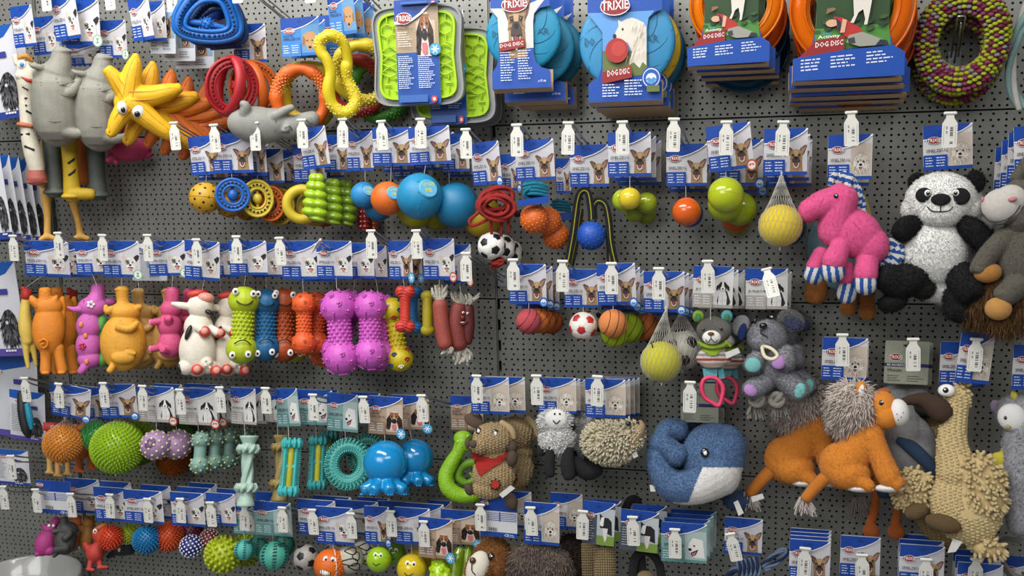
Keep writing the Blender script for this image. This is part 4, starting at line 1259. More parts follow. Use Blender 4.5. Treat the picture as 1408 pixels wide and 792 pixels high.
# cow
def cow():
 o = (275, 460)
 b = shell('body', [('e', 272, 482, 25, 37, 0, 18), ('e', 273, 450, 20, 22, 0, 15), ('e', 275, 420, 18, 19, 0, 16), ('t', [(262, 421, 5, 4), (248, 419, 5, 4), (238, 417, 3, 5)]), ('e', 258, 505, 12, 12, 3, 12), ('e', 288, 506, 12, 10, 3, 12), ('e', 284, 500, 9, 9, 12, 7), ('t', [(268, 448, 6, 10), (280, 455, 6, 17)]), ('t', [(290, 452, 6, 6), (298, 457, 6, 14)])], *o, '#e5dccb')
 red = bits('red_hooves', *o, [('e', 0, 281, 456, 8, 8, 17, 7), ('e', 0, 301, 458, 8.5, 7, 13, 7), ('e', 0, 272, 509, 8, 8, 14, 8), ('e', 0, 297, 511, 8, 7.5, 14, 8), ('e', 0, 271, 402, 15, 6, 3, 10, 10), ('e', 1, 282, 408, 12, 7.5, 9, 8, -5), ('e', 1, 281, 455, 5, 5, 22, 3), ('e', 1, 302, 457, 5, 5, 18, 3), ('e', 1, 272, 508, 5, 5, 20, 3), ('e', 1, 298, 510, 5, 5, 20, 3)], ['#cf4038', '#e79a8c'])
 blk = bits('black_patches', *o, [('e', 0, 287, 429, 7, 3.6, 13, 3.5, -28), ('e', 0, 259.5, 457, 3.6, 11, 14.5, 3.5, -18), ('e', 0, 249, 507, 3.5, 7, 8, 4, 20)], ['#1c1a1b'])
 u = bits('udder', *o, [('e', 0, x, y, 1.5, 1.9, 19.5, 1.5) for x, y in ((283, 496), (289, 499), (283, 503), (289, 506))], ['#efe2d2'])
 return [part('body', b), part('red_hooves', red, label='red painted hooves, nose and muzzle'), part('black_patches', blk), part('udder', u)]
cw = cow()
toy('latex_cow', 'white latex cow with black patches and red hooves, nearer one', 'dog toy', ('terr', 255, 331, 302, 385, .16, 4), cw, (275, 460, .16), sto=(281, 278, 400))
toy('latex_cow', 'second white latex cow peeking out left of the lime dumbbell', 'dog toy', ('terr', 288, 334, 328, 381, .115), cw, (316, 461, .105), s=.97, sto=(302, 304, 405))
# face dumbbells
toy('face_dumbbell', 'lime green rubber dumbbell with cartoon faces on both ends', 'dog toy', ('terr', 316, 331, 367, 378, .165), facebone('#aebf1c'), (334, 447, .165), roll=-2, sto=(338, 336, 392))
toy('face_dumbbell', 'dark blue rubber dumbbell with cartoon faces', 'dog toy', ('terr', 346, 334, 388, 381, .12), facebone('#175f8e'), (366, 447, .125), s=.93, sto=(366, 366, 396))
toy('face_dumbbell', 'rust orange rubber dumbbell behind the dark blue one', 'dog toy', None, facebone('#a8481a'), (391, 447, .09), s=.95)
toy('face_dumbbell', 'yellow face dumbbell low behind the rust orange one', 'dog toy', None, facebone('#b3ac1e'), (405, 452, .05), s=.86)
toy('paw_dumbbell', 'small orange paw-print dumbbell, nearer one', 'dog toy', ('terr', 388, 331, 440, 384, .16), dumbbell(88, 17, 10, '#dc5a24', marks='paw'), (418, 445, .16), sto=(416, 417, 402))
toy('paw_dumbbell', 'second orange paw-print dumbbell behind, left of the pink ones', 'dog toy', None, dumbbell(88, 17, 10, '#c24c1a', marks='paw'), (436, 445, .115), s=1.02)
toy('big_dumbbell', 'orange dumbbell at the back between small orange and pink ones', 'dog toy', None, dumbbell(100, 19, 11, '#b8521c', marks='paw'), (444, 455, .08))
pk = dumbbell(119, 25, 15, '#cb5bbd')
toy('studded_dumbbell', 'large pink studded dumbbell with bone and paw marks, leftmost and nearest', 'dog toy', ('terr', 436, 331, 484, 383, .165, 1), pk, (467, 457, .17), roll=4, sto=(462, 463, 398))
toy('studded_dumbbell', 'large pink studded dumbbell directly behind the leftmost one', 'dog toy', ('terr', 470, 334, 514, 383, .13), pk, (473, 452, .115), s=.93, roll=-14, sto=(488, 486, 404))
toy('studded_dumbbell', 'large pink studded dumbbell on the right of the pair', 'dog toy', None, pk, (509, 454, .145), s=.93, roll=1)
toy('studded_dumbbell', 'darker pink dumbbell at the back, right of the pair', 'dog toy', ('terr', 500, 338, 532, 384, .075), pk, (522, 456, .10), s=.9, sto=(516, 520, 402))
toy('paw_print_dumbbell', 'yellow dumbbell with blue and red painted paw prints', 'dog toy', None, pawbone(106, 19, 11, '#c9b31a'), (545, 460, .10), roll=9)
def twistbone(c):
 g = G(); g.tube([(0, -22, 8), (0, 0, 7), (0, 22, 8)], seg=14)
 for s in (-1, 1):
  for x in (-5.5, 5.5): g.ell(x, s * 24, 8.5, 8.5, rd=8)
 b = g.blob('bone_body', [mat(c, 'rubber')], .8, 3)
 t = bvh(b); k = G()
 for s in (-1, 1):
  for q in range(-3, 4):
   pts = []
   for i in range(7):
    x = -12 + 4 * i; z = s * 24 + q * 4 + 2.5 * math.sin(i * .9)
    h = t.ray_cast(Vector((x, -60, z)), Vector((0, 1, 0)))
    if h[0] is not None: pts.append((x, -z, .9, -h[0].y))
   if len(pts) > 2: k.tube(pts, seg=5, sub=2)
 for i in range(10):
  for x in (-3, 3):
   h = t.ray_cast(Vector((x, -60, -15 + 3.3 * i)), Vector((0, 1, 0)))
   if h[0] is not None: k.ell(x, 15 - 3.3 * i, .8, .8, d=-h[0].y, seg=6, rings=4)
 return [part('bone_body', b, [part('ridges', k.mesh('ridges', [mat(c, 'rubber')]), kind='stuff')])]
toy('ridged_bone', 'small red ridged rubber bone with ice-badge card', 'dog toy', ('york', 535, 331, 567, 384, .14), twistbone('#c9382c'), (557, 425, .14), sto=(554, 556, 396))
toy('ridged_bone', 'small blue ridged bone behind the red one', 'dog toy', ('york', 546, 335, 580, 385, .09), twistbone('#1f6fae'), (567, 426, .09))
toy('flat_bone', 'thin mustard yellow bone left of the brown sausages', 'dog toy', None, [part('bone_body', shell('bone_body', [('t', [(588, 412, 7, 0), (588, 431, 7.5, 0), (588, 450, 7, 0)]), ('e', 588, 407, 10, 8, 0, 7), ('e', 588, 454, 10, 8, 0, 7)], 588, 431, '#a8991c', 'rubber'))], (588, 431, .11))
def tuft(name, x, y, w, h, ox, oy, n=26, c='#ccc5b8', seed=2, up=1, tr=1.1):
 g = G(ox, oy); r = random.Random(seed)
 for k in range(n):
  a = r.uniform(-1, 1); L = h * r.uniform(.6, 1.05)
  g.tube([(x + a * w * .25, y, tr, r.uniform(-3, 3)), (x + a * w * .45 + (tr - 1.1) * r.uniform(-3, 3), y - up * L * .5, tr * 1.1, r.uniform(-4, 4)), (x + a * w * .6 + r.uniform(-2, 2), y - up * L, tr * .75, r.uniform(-5, 5))], seg=5, sub=2)
 return g.mesh(name, [mat(c, 'rope')])
s1 = shell('sausage', [('t', [(605, 420, 10.5, 0), (607, 445, 10.5, 0), (612, 472, 10.5, 0)])], 608, 440, '#9a463a')
toy('sausage_toy', 'plain brown latex sausage with white rope ends, left one', 'dog toy', ('tere', 582, 328, 625, 384, .15, 0), [part('sausage', s1), part('rope_end', tuft('rope_end', 604, 412, 18, 19, 608, 440, 16, '#e4ddcc', tr=2.2), kind='stuff'), part('rope_end', tuft('rope_end', 616, 477, 16, 10, 608, 440, 12, '#e4ddcc', up=-1, seed=5, tr=2.4), kind='stuff')], (608, 440, .15), sto=(604, 604, 396))
s2 = shell('sausage', [('t', [(630, 425, 11, 0), (627, 445, 12, 0), (632, 473, 11, 0)])], 635, 450, '#7a2f28')
s3 = shell('sausage', [('t', [(643, 425, 9, -4), (643, 450, 10, -4), (642, 468, 8, -4)])], 635, 450, '#5f231f')
f2 = bits('face', 635, 450, [('e', 0, 637, 430, 2, 1.8, 9, 1.5), ('e', 0, 643, 431, 2, 1.8, 8, 1.5), ('e', 1, 637.5, 430.5, .9, .9, 10.5, .8), ('e', 1, 643.5, 431, .9, .9, 9.5, .8), ('e', 2, 636, 437, 3, 3.4, 10, 3), ('t', 2, [(631, 443, 1, 11), (636, 446, 1.2, 11), (643, 441, 1, 8)]), ('t', 0, [(634, 443.4, .6, 12), (638, 443, .6, 11)])], ['#e8e2da', BLK, '#6a2822'])
toy('sausage_toy', 'dark brown latex sausage with a face and rope ends, right one', 'dog toy', ('tere', 610, 336, 648, 390, .11), [part('sausage', s2), part('sausage', s3), part('face', f2), part('rope_end', tuft('rope_end', 638, 418, 34, 15, 635, 450, 20, '#cfc8ba', seed=8, tr=2.2), kind='stuff'), part('rope_end', tuft('rope_end', 636, 480, 20, 22, 635, 450, 16, '#d8d1c2', up=-1, seed=9, tr=2.4), kind='stuff')], (635, 450, .13), sto=(632, 634, 410))
stack(('terr', 35, 331, 95, 380, .150), 1, 30, 1, .05, 'the yellow rubber chicken card')
stack(('teli', 218, 331, 256, 379, .15), 1, 26, 2, .06, 'the spotted cow card', kinds=['scho'])
stack(('terr', 388, 331, 440, 384, .16), 1, 22, 3, .07, 'the small orange dumbbell card')
# ================================================================ first row, middle: rings, balls, ropes
# holed yellow balls
hb = holeball(22, '#c99a24')
toy('treat_ball', 'yellow ball full of round holes, nearest of three', 'dog toy', ('shep', 262, 187, 302, 240, .165, -3), hb, (282, 272, .165), sto=(284, 283, 252))
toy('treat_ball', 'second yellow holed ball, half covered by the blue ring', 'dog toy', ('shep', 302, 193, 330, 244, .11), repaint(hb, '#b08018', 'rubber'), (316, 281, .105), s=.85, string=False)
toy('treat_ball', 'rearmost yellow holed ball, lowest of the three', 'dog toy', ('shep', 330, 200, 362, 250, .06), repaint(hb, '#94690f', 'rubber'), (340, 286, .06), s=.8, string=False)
toy('dimple_ring', 'royal blue dimpled ring with a ball inside', 'dog toy', ('shep', 293, 183, 347, 238, .165), ring_inner_ball(17.5, 6.0, '#1c5fb4'), (320, 268, .17), sto=(318, 319, 246))
toy('dimple_ring', 'small yellow dimpled ring right of the blue ring', 'dog toy', ('shep', 340, 186, 366, 241, .135), ring_inner_ball(16, 6, '#cfb83a', 1.2), (354, 273, .13), sto=(354, 354, 252))
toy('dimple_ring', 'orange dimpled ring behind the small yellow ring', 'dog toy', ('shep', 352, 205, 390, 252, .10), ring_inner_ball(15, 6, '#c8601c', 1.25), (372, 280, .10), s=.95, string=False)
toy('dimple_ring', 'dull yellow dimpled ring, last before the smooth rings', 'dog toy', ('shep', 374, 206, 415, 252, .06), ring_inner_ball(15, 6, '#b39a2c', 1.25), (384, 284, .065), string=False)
@memo
def plainring(R, r, c):
 return [part('ring', G().torus(0, 0, R, r, seg=40, ring=14, rd=r * 1.1).mesh('ring', [mat(c, 'rubber')]))]
toy('smooth_ring', 'smooth yellow rubber ring beside the green knuckle toys', 'dog toy', ('shep', 404, 198, 448, 250, .10), plainring(21, 7, '#cdb42a'), (416, 281, .14), string=False)
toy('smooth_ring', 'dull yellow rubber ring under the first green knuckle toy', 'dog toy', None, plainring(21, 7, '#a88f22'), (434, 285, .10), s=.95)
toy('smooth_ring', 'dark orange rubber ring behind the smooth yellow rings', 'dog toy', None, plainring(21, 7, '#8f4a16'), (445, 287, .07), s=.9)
# green knuckle toys
@memo
def knuckle(c):
 g = G()
 for k, (w, y) in enumerate(((11, 26), (14, 15), (16, 3), (17.5, -9), (18, -21))):
  for x in (-.30, .30): g.ell(x * w, -y, w * .74, 7.6, rd=w * .8, a=-8)
 g.ell(3, 30, 13, 4, rd=12, a=-8)
 return [part('body', g.blob('body', [mat(c, 'gloss')], .9, 2))]
kn = knuckle('#9cbf22')
toy('knuckle_toy', 'lime green ribbed knuckle toy, nearest of three', 'dog toy', ('shep', 414, 175, 451, 232, .165, -6), kn, (434, 271, .165), roll=-4, sto=(434, 432, 240))
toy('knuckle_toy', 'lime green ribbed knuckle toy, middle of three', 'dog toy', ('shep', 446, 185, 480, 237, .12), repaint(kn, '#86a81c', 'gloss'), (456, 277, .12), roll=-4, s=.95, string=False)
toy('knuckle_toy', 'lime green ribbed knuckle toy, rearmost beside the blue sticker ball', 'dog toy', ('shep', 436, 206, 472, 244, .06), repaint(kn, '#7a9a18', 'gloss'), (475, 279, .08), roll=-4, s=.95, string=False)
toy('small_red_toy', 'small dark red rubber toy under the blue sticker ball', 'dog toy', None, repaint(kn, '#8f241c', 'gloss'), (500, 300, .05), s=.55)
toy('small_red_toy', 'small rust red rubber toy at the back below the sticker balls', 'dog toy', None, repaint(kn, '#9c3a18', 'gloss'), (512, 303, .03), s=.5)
# squeeze balls
toy('sticker_ball', 'small blue ball with yellow-lettered round sticker', 'dog toy', ('shep', 477, 180, 513, 235, .13), squeeze(18, '#2a86c0'), (500, 268, .13), sto=(502, 502, 252))
toy('sticker_ball', 'orange ball with yellow-lettered round sticker', 'dog toy', ('shep', 513, 175, 566, 228, .155, 1), squeeze(23.5, '#d9691f'), (533, 273, .155), sto=(538, 537, 252))
toy('sticker_ball', 'large blue ball with yellow-lettered sticker, nearest and biggest', 'dog toy', ('shep', 563, 174, 619, 226, .165, -2), squeeze(32, '#1b86b4'), (577, 270, .17), sto=(586, 583, 240))
toy('sticker_ball', 'large blue ball without visible sticker, right of the biggest one', 'dog toy', ('shep', 608, 184, 645, 236, .12), repaint(squeeze(32, '#1b86b4'), '#17749e', 'rubber')[:1] and [part('ball', sph(32, '#17749e'))], (627, 282, .115), s=.98, sto=(617, 618, 255))
toy('plain_ball', 'blue ball peeking out below the orange sticker ball', 'dog toy', None, ball(20, '#1f6f9c'), (520, 284, .09))
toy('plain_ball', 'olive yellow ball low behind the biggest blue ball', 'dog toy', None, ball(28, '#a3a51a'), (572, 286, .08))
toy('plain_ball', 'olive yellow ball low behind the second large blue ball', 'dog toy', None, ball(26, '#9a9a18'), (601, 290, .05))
toy('plain_ball', 'mustard yellow ball behind the coiled red rope', 'dog toy', None, ball(28, '#b59a1c'), (664, 299, .08))
for bx in (('shep', 506, 190, 545, 240, .10), ('shep', 548, 196, 590, 246, .08), ('shep', 590, 202, 632, 250, .07)):
 pass
stack(('shep', 513, 175, 566, 228, .155), 2, 14, 9, .045, 'the orange sticker ball card')
stack(('shep', 563, 174, 619, 226, .165), 1, 6, 8, .05, 'the biggest blue ball card')
stack(('shep', 608, 184, 645, 236, .12), 1, 6, 8, .04, 'the large plain blue ball card')
stack(('shep', 262, 187, 302, 240, .165), 1, 10, 8, .04, 'the holed ball card')
stack(('shep', 293, 183, 347, 238, .165), 2, 12, 8, .045, 'the royal blue ring card')
# coiled ropes
def coil(cx, cy, rx, ry, c, n=7, r=2.3, seed=3):
 g = G(cx, cy); rn = random.Random(seed)
 for k in range(n):
  a0 = rn.uniform(-.5, .5); f = rn.uniform(.55, 1.0); h = (k / (n - 1) - .5)
  pts = []
  for i in range(14):
   t = 2 * math.pi * i / 14
   x = rx * f * math.cos(t); y = ry * (.45 + .5 * f) * math.sin(t) * .8
   pts.append((cx + x * math.cos(a0) - y * math.sin(a0), cy + x * math.sin(a0) + y * math.cos(a0) + h * ry * .7, r, 8 + 6 * math.sin(t + k) + k))
  g.tube(pts, seg=8, closed=True, sub=3)
 return g
g = coil(682, 280, 28, 22, '#b8302c', 12); g.tube([(665, 287, 2.3, 15), (652, 297, 2.3, 16), (646, 303, 2.3, 16), (650, 310, 2.3, 16), (668, 303, 2.3, 16), (690, 292, 2.3, 16)], seg=8)
g.tube([(675, 300, 2.2, 10), (676, 322, 2.2, 8)], seg=8); g.tube([(690, 300, 2.2, 8), (689, 323, 2.2, 6)], seg=8); g.tube([(699, 300, 2.2, 6), (700, 318, 2.2, 4)], seg=8)
kb = bits('black_clip', 682, 280, [('t', 0, [(667, 281, 3, 20), (672, 276, 3.5, 21), (680, 272, 2.6, 20)]), ('e', 0, 711, 294, 5, 5, 8)], [BLK])
toy('rope_ball_toy', 'coiled red cord of a ball toy with a black clip', 'dog toy', ('shfl', 649, 195, 688, 254, .14, -4), [part('cord', g.mesh('cord', [mat('#b8302c', 'rope')])), part('black_clip', kb)], (682, 280, .145), string=False)
g = coil(736, 262, 17, 11, '#1a86a4', 5, 2.2, 6); g2 = coil(757, 268, 10, 12, '#1a86a4', 4, 2.0, 8)
g3 = G(736, 262);
for k in range(4): g3.tube([(720 + k, 255 + 4 * k, 2.2, 14), (735, 252 + 4.6 * k, 2.4, 18), (752, 256 + 4.2 * k, 2.2, 13)], seg=8)
sleeve = G(736, 262).poly([(713, 275), (755, 269), (754, 279), (712, 283)], 12, 22)
toy('rope_ball_toy', 'teal coiled cord in a blue paper sleeve above orange balls', 'dog toy', ('shep', 709, 192, 762, 248, .15, -2), [part('cord', g.mesh('cord', [mat('#1a86a4', 'rope')])), part('cord', g2.mesh('cord', [mat('#1a7894', 'rope')])), part('cord', g3.mesh('cord', [mat('#1d92b0', 'rope')])), part('paper_sleeve', sleeve.mesh('paper_sleeve', [mat(BLUE, 'card')], False))], (736, 262, .15), string=False)
nb = nubball(20, '#d4611e', '#f09a5a', 120, 1.1)
toy('nubbed_ball', 'orange nubbed ball, nearest and highest of three', 'dog toy', ('shfl', 689, 212, 716, 262, .10), nb, (735, 301, .15), string=False)
toy('nubbed_ball', 'orange nubbed ball, middle of three', 'dog toy', ('shep', 765, 218, 785, 266, .08), nb, (753, 304, .11), s=.95, string=False)
toy('nubbed_ball', 'orange nubbed ball, lowest of three', 'dog toy', None, nb, (764, 324, .085), s=.93)
g = G(768, 283)
for k in range(4): g.tube([(760, 277 + 4 * k, 2.1, 5), (770, 276 + 4 * k, 2.3, 8), (783, 279 + 3.6 * k, 2.1, 4)], seg=8)
toy('rope_bundle', 'small teal cord bundle behind the orange nubbed balls', 'dog toy', None, [part('cord', g.mesh('cord', [mat('#14708c', 'rope')])), part('paper_sleeve', G(768, 283).poly([(760, 294), (787, 291), (786, 303), (760, 303)], 0, 8).mesh('paper_sleeve', [mat(BLUE2, 'card')], False))], (768, 283, .07))
sc = soccer(19.5, WHT, BLK, .35)
toy('football', 'white and black football hanging under the red cord', 'dog toy', None, sc, (676, 338, .15))
toy('football', 'second white and black football, just behind the first', 'dog toy', None, sc, (691, 341, .11), s=.95)
toy('football', 'third white and black football, rearmost and lowest', 'dog toy', None, sc, (702, 348, .08), s=.9)
g = coil(684, 361, 12, 5, '#b83020', 3, 2.2, 4)
toy('red_cord_knot', 'knotted red cord under the white and black footballs', 'cord', None, [part('cord', g.mesh('cord', [mat('#b83020', 'rope')]))], (684, 361, .14))
# strap with blue ball
g = G(813, 324)
def strap(g, pts, w, ms=(0, 1)):
 """flat webbing with a yellow centre stripe"""
 h = G(g.ox, g.oy); h.tube([(x, y, 1, d) for x, y, d in pts], seg=3, sub=5, caps=False); C = np.array(h.V).reshape(-1, 3, 3).mean(1)
 T = np.gradient(C, axis=0); T /= np.linalg.norm(T, axis=1)[:, None]; N = np.cross(T, (0, 1, 0)); N /= np.linalg.norm(N, axis=1)[:, None]
 for m, ww, dy in ((0, w * 1.35, 0.0), (1, w * .2, -.5)):
  vs = []
  for c, n in zip(C, N):
   for a, b in ((-ww, -.5), (ww, -.5), (ww, .5), (-ww, .5)): q = c + n * a + np.array((0, b + dy, 0)); vs.append(tuple(q))
  fs = [(i * 4 + j, i * 4 + (j + 1) % 4, i * 4 + 4 + (j + 1) % 4, i * 4 + 4 + j) for i in range(len(C) - 1) for j in range(4)]
  g.add(vs, fs, m)
strap(g, [(780, 366, 4), (788, 320, 2), (794, 275, 0), (800, 263, 0), (808, 265, 2), (812, 285, 6), (813, 302, 8)], 3.6)
strap(g, [(817, 302, 6), (816, 284, 2), (822, 276, 0), (832, 282, 0), (837, 305, 2), (840, 335, 4), (847, 366, 4)], 3.6)
strap(g, [(785, 366, 0), (793, 325, -2), (798, 290, -4)], 3.4); strap(g, [(836, 310, -3), (838, 340, -1), (839, 366, 0)], 3.2)
toy('ball_on_strap', 'royal blue nubbed ball on a black and yellow webbing strap', 'dog toy', ('shep', 784, 199, 837, 257, .10), [part('strap', g.mesh('strap', [mat('#151513', 'cloth'), mat('#b8b23a', 'cloth')], False), label='black webbing with yellow stripe'), part('ball', nubball(20, '#1c4fae', '#2a63c4', 110, 1.1)[0][1], [part('nubs', nubball(20, '#1c4fae', '#2a63c4', 110, 1.1)[0][2][0][1], kind='stuff')])], (813, 324, .11), string=False)
# ================================================================ first and second rows, right: balls
def two(label, x, y, r, c, d, cs=None, kind='gloss', sto=None):
 toy('solid_ball', label, 'ball', cs, ball(r, c, kind), (x, y, d), string=bool(cs), sto=sto)
two('small yellow ball in front of four lime balls', 866, 273, 15.5, '#d6bf2c', .15, ('shep', 836, 182, 895, 243, .14), sto=(866, 866, 262))
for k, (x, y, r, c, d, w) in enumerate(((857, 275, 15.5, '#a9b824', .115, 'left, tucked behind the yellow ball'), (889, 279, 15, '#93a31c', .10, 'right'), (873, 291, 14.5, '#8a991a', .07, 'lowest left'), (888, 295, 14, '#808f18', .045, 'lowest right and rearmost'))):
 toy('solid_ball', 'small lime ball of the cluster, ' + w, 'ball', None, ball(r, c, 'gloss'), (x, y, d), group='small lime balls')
stack(('shep', 836, 182, 895, 243, .14), 2, 7, 6, .04, 'the small yellow ball card')
two('plain orange ball hanging alone', 944, 291, 20, '#d05a18', .14, ('shep', 916, 198, 972, 256, .10), sto=(943, 943, 272))
two('dark blue ball almost hidden behind the plain orange ball', 948, 294, 19, '#1c3f8a', .09)
stack(('shep', 916, 198, 972, 256, .10), 1, 5, 8, .05, 'the plain orange ball card')
toy('double_ball', 'largest glossy lime double ball under the swim-badge card', 'ball', ('shre', 973, 171, 1034, 234, .15, -6), ball(25, '#a9b81c', 'gloss'), (998, 268, .155), sto=(998, 998, 244))
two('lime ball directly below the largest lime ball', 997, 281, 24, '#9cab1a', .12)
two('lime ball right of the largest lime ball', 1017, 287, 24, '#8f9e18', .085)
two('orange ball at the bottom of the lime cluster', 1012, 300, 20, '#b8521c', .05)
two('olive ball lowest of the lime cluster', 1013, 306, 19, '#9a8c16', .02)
stack(('shfl', 984, 182, 1045, 246, .11), 2, 4, 10, .035, 'the largest lime ball card')
toy('netted_ball', 'yellow ball in a white net with a tall gathered top', 'ball', ('shep', 1050, 177, 1110, 241, .14), ball(29.5, '#dcc02e', 'felt') + netbag(29.5, 72), (1073, 310, .15), string=False)
two('black and navy ball behind the netted yellow ball', 1083, 312, 27, '#1b2a3c', .09)
stack(('shep', 1050, 177, 1110, 241, .14), 2, 3, 8, .045, 'the netted yellow ball card')
# second row right
toy('rubber_ball', 'dusty pink rubber ball with black seam', 'ball', ('shfl', 700, 363, 751, 418, .15, 0), basket(17.5, '#b84a52', 35, BLK), (727, 442, .155), sto=(727, 727, 426))
for k, (x, d, w) in enumerate(((739, .125, 'next to the dusty pink ball'), (748, .10, 'third in line from the dusty pink ball'), (758, .07, 'rearmost in line from the dusty pink ball'))):
 toy('rubber_ball', 'small orange basketball, ' + w, 'ball', None, basket(17.5 - k * .5, ('#c46a24', '#b05a1c', '#a04e18')[k], 50 - 8 * k), (x, 441 + k, d))
stack(('shfl', 700, 363, 751, 418, .15), 2, 9, 3, .04, 'the dusty pink ball card')
toy('rubber_football', 'white football with red patches', 'ball', ('shep', 776, 370, 826, 423, .14), soccer(19.5, '#e3ded2', '#b8282c', .9), (802, 448, .145), sto=(802, 802, 429))
toy('rubber_football', 'grey football hidden behind the red patched one', 'ball', None, soccer(18, '#a9a59a', BLK, .6), (816, 444, .08))
toy('rubber_ball', 'peach orange basketball in front of the lime ones', 'ball', ('shfl', 821, 362, 874, 419, .155, -2), basket(20, '#d9854a', 15), (843, 445, .16), sto=(843, 843, 426))
toy('rubber_ball', 'lime green basketball left, low behind the peach one', 'ball', None, basket(19.5, '#a2b81e', 10, '#3c4410'), (845, 458, .12))
toy('rubber_ball', 'lime green basketball right of the peach one', 'ball', None, basket(21, '#93a81c', 30, '#3c4410'), (864, 451, .09))
toy('rubber_ball', 'orange basketball at the back beside the netted tennis ball', 'ball', None, basket(20, '#b0622c', 40), (887, 449, .05))
stack(('shfl', 821, 362, 874, 419, .155), 2, 6, 5, .045, 'the peach basketball card')
toy('netted_ball', 'yellow-green tennis ball in a white net', 'ball', ('shfl', 885, 373, 941, 429, .13), tennis(28, '#c2bc2a') + netbag(28, 72, off=(8, 0)), (909, 497, .16), string=False)
toy('netted_ball', 'netted grey football with black and red patches behind the tennis ball', 'ball', None, soccer(28, '#a29e94', BLK, 1.2) + netbag(28, 55), (938, 480, .10))
stack(('shfl', 885, 373, 941, 429, .13), 2, 6, 2, .04, 'the netted tennis ball card')
# ================================================================ plush toys, right side
def hairy(b, n, L, w, c, **k):
 return part('fur', hair('fur', b, n, L, w, mat(c, 'cloth'), **k), kind='stuff')
# bandana bear
def bear(ox, oy):
 o = (983, 485)
 hd = shell('head', [('e', 982, 454, 24, 19, 0, 16), ('e', 982, 462, 17, 13, 4, 14)], *o, '#9a968e', 'knit', 1.0)
 er = bits('ears', *o, [('e', 0, 961, 434, 8, 9, -1, 4), ('e', 1, 1000, 434, 8, 9, -1, 4), ('e', 2, 960.5, 436, 4.5, 6, 3, 2), ('e', 2, 1000, 436, 4, 5, 3, 2)], [('#8fb03a', 'cloth'), ('#5fb0b8', 'cloth'), ('#4f8a5a', 'cloth')])
 mz = bits('muzzle', *o, [('e', 0, 979, 464, 13, 10, 15, 8)], [('#e9e6de', 'felt')])
 ns = bits('nose', *o, [('e', 0, 978, 459, 4.5, 2.6, 23, 2)], [('#7a5a34', 'cloth')])
 ey = bits('eyes', *o, [('e', 0, 968, 453, 2, 2.4, 15.6, 1), ('e', 0, 992, 452, 2, 2.4, 15.4, 1)], [(BLK, 'gloss')])
 mo = bits('mouth', *o, [('t', 0, [(978, 461, .5, 24), (978, 466, .5, 24)]), ('t', 0, [(971, 467, .5, 21.5), (974, 471, .5, 22), (978, 466, .6, 23.6), (983, 471, .5, 22), (987, 467, .5, 20)])], [BLK])
 body = shell('body', [('e', 980, 492, 22, 16, 0, 14), ('e', 981, 480, 16, 12, 0, 12), ('e', 965, 493, 8, 8, 2, 8), ('e', 998, 492, 8, 8, 2, 8)], *o, ['#c9a79a', '#d9d4ca', '#8f8f8e', '#b04a42'], 'cloth', .9)
 def stripe(c):
  z = oy_ - c.z
  return (0, 1, 2, 1, 3, 1)[int(z // 3.2) % 6]
 oy_ = o[1]; paint(body, stripe)
 bq = bits('bandana', *o, [('t', 0, [(961, 471, 2.5, 6), (970, 476, 3, 13), (980, 478, 3, 15), (992, 476, 3, 12), (1001, 471, 2.5, 6)]), ('t', 0, [(998, 470, 2.5, 8), (1004, 476, 2, 8)])], [('#8fae2a', 'cloth')])
 st = [G(*o).poly([(966, 507), (986, 507), (985, 525), (968, 525)], -3, 1), G(*o).poly([(986, 506), (994, 506), (996, 520), (988, 522)], -6, -3)]
 leg = [part('ribbon', g.mesh('ribbon', [mat('#62b3bc', 'cloth')], False)) for g in st]
 tr = G(*o); tr.tube([(967, 523, 3.0, 2), (964, 535, 3.4, 2), (968, 547, 3.2, 2), (977, 553, 3.0, 2), (987, 558, 3, 2), (992, 545, 3.0, 2), (993, 532, 3.2, 2), (986, 522, 3.0, 2), (976, 519, 3, 2)], closed=True, seg=10)
 tth = part('teether', tr.mesh('teether', [mat('#d83a64', 'rubber')]), label='bright pink rubber teether loop')
 return [part('head', hd, [part('muzzle', mz), part('nose', ns), part('eyes', ey), part('mouth', mo), part('ears', er)]), part('body', body), part('bandana', drape('bandana', body, *o, [(961, 471), (1001, 471), (994, 480), (984, 490), (978, 490), (966, 481)], mat('#8fae2a', 'cloth'), 2.5), label='lime bandana'), part('bandana_knot', bq)] + leg + [tth]
bt = bear(0, 0)
care = lambda o, pts, d: part('care_tag', G(*o).poly(pts, d - .5, d + .5).mesh('care_tag', [mat('#e8e6e0', 'cloth')], False), label='small white care tag')
toy('teddy_bear', 'grey knitted teddy bear with striped body, lime bandana and pink teether', 'soft toy', ('juni', 953, 366, 1008, 423, .145, 2), bt + [care((983, 485), [(996, 485), (1014, 478), (1017, 485), (999, 493)], 14)], (983, 485, .16), sto=(977, 977, 440))
toy('teddy_bear', 'second grey teddy bear mostly hidden behind the bandana bear', 'soft toy', ('juni', 960, 371, 1015, 424, .11), bt, (1003, 488, .075), s=.92, string=False)
stack(('juni', 966, 371, 1020, 424, .08), 1, 4, 0, .03, 'the bandana bear card')
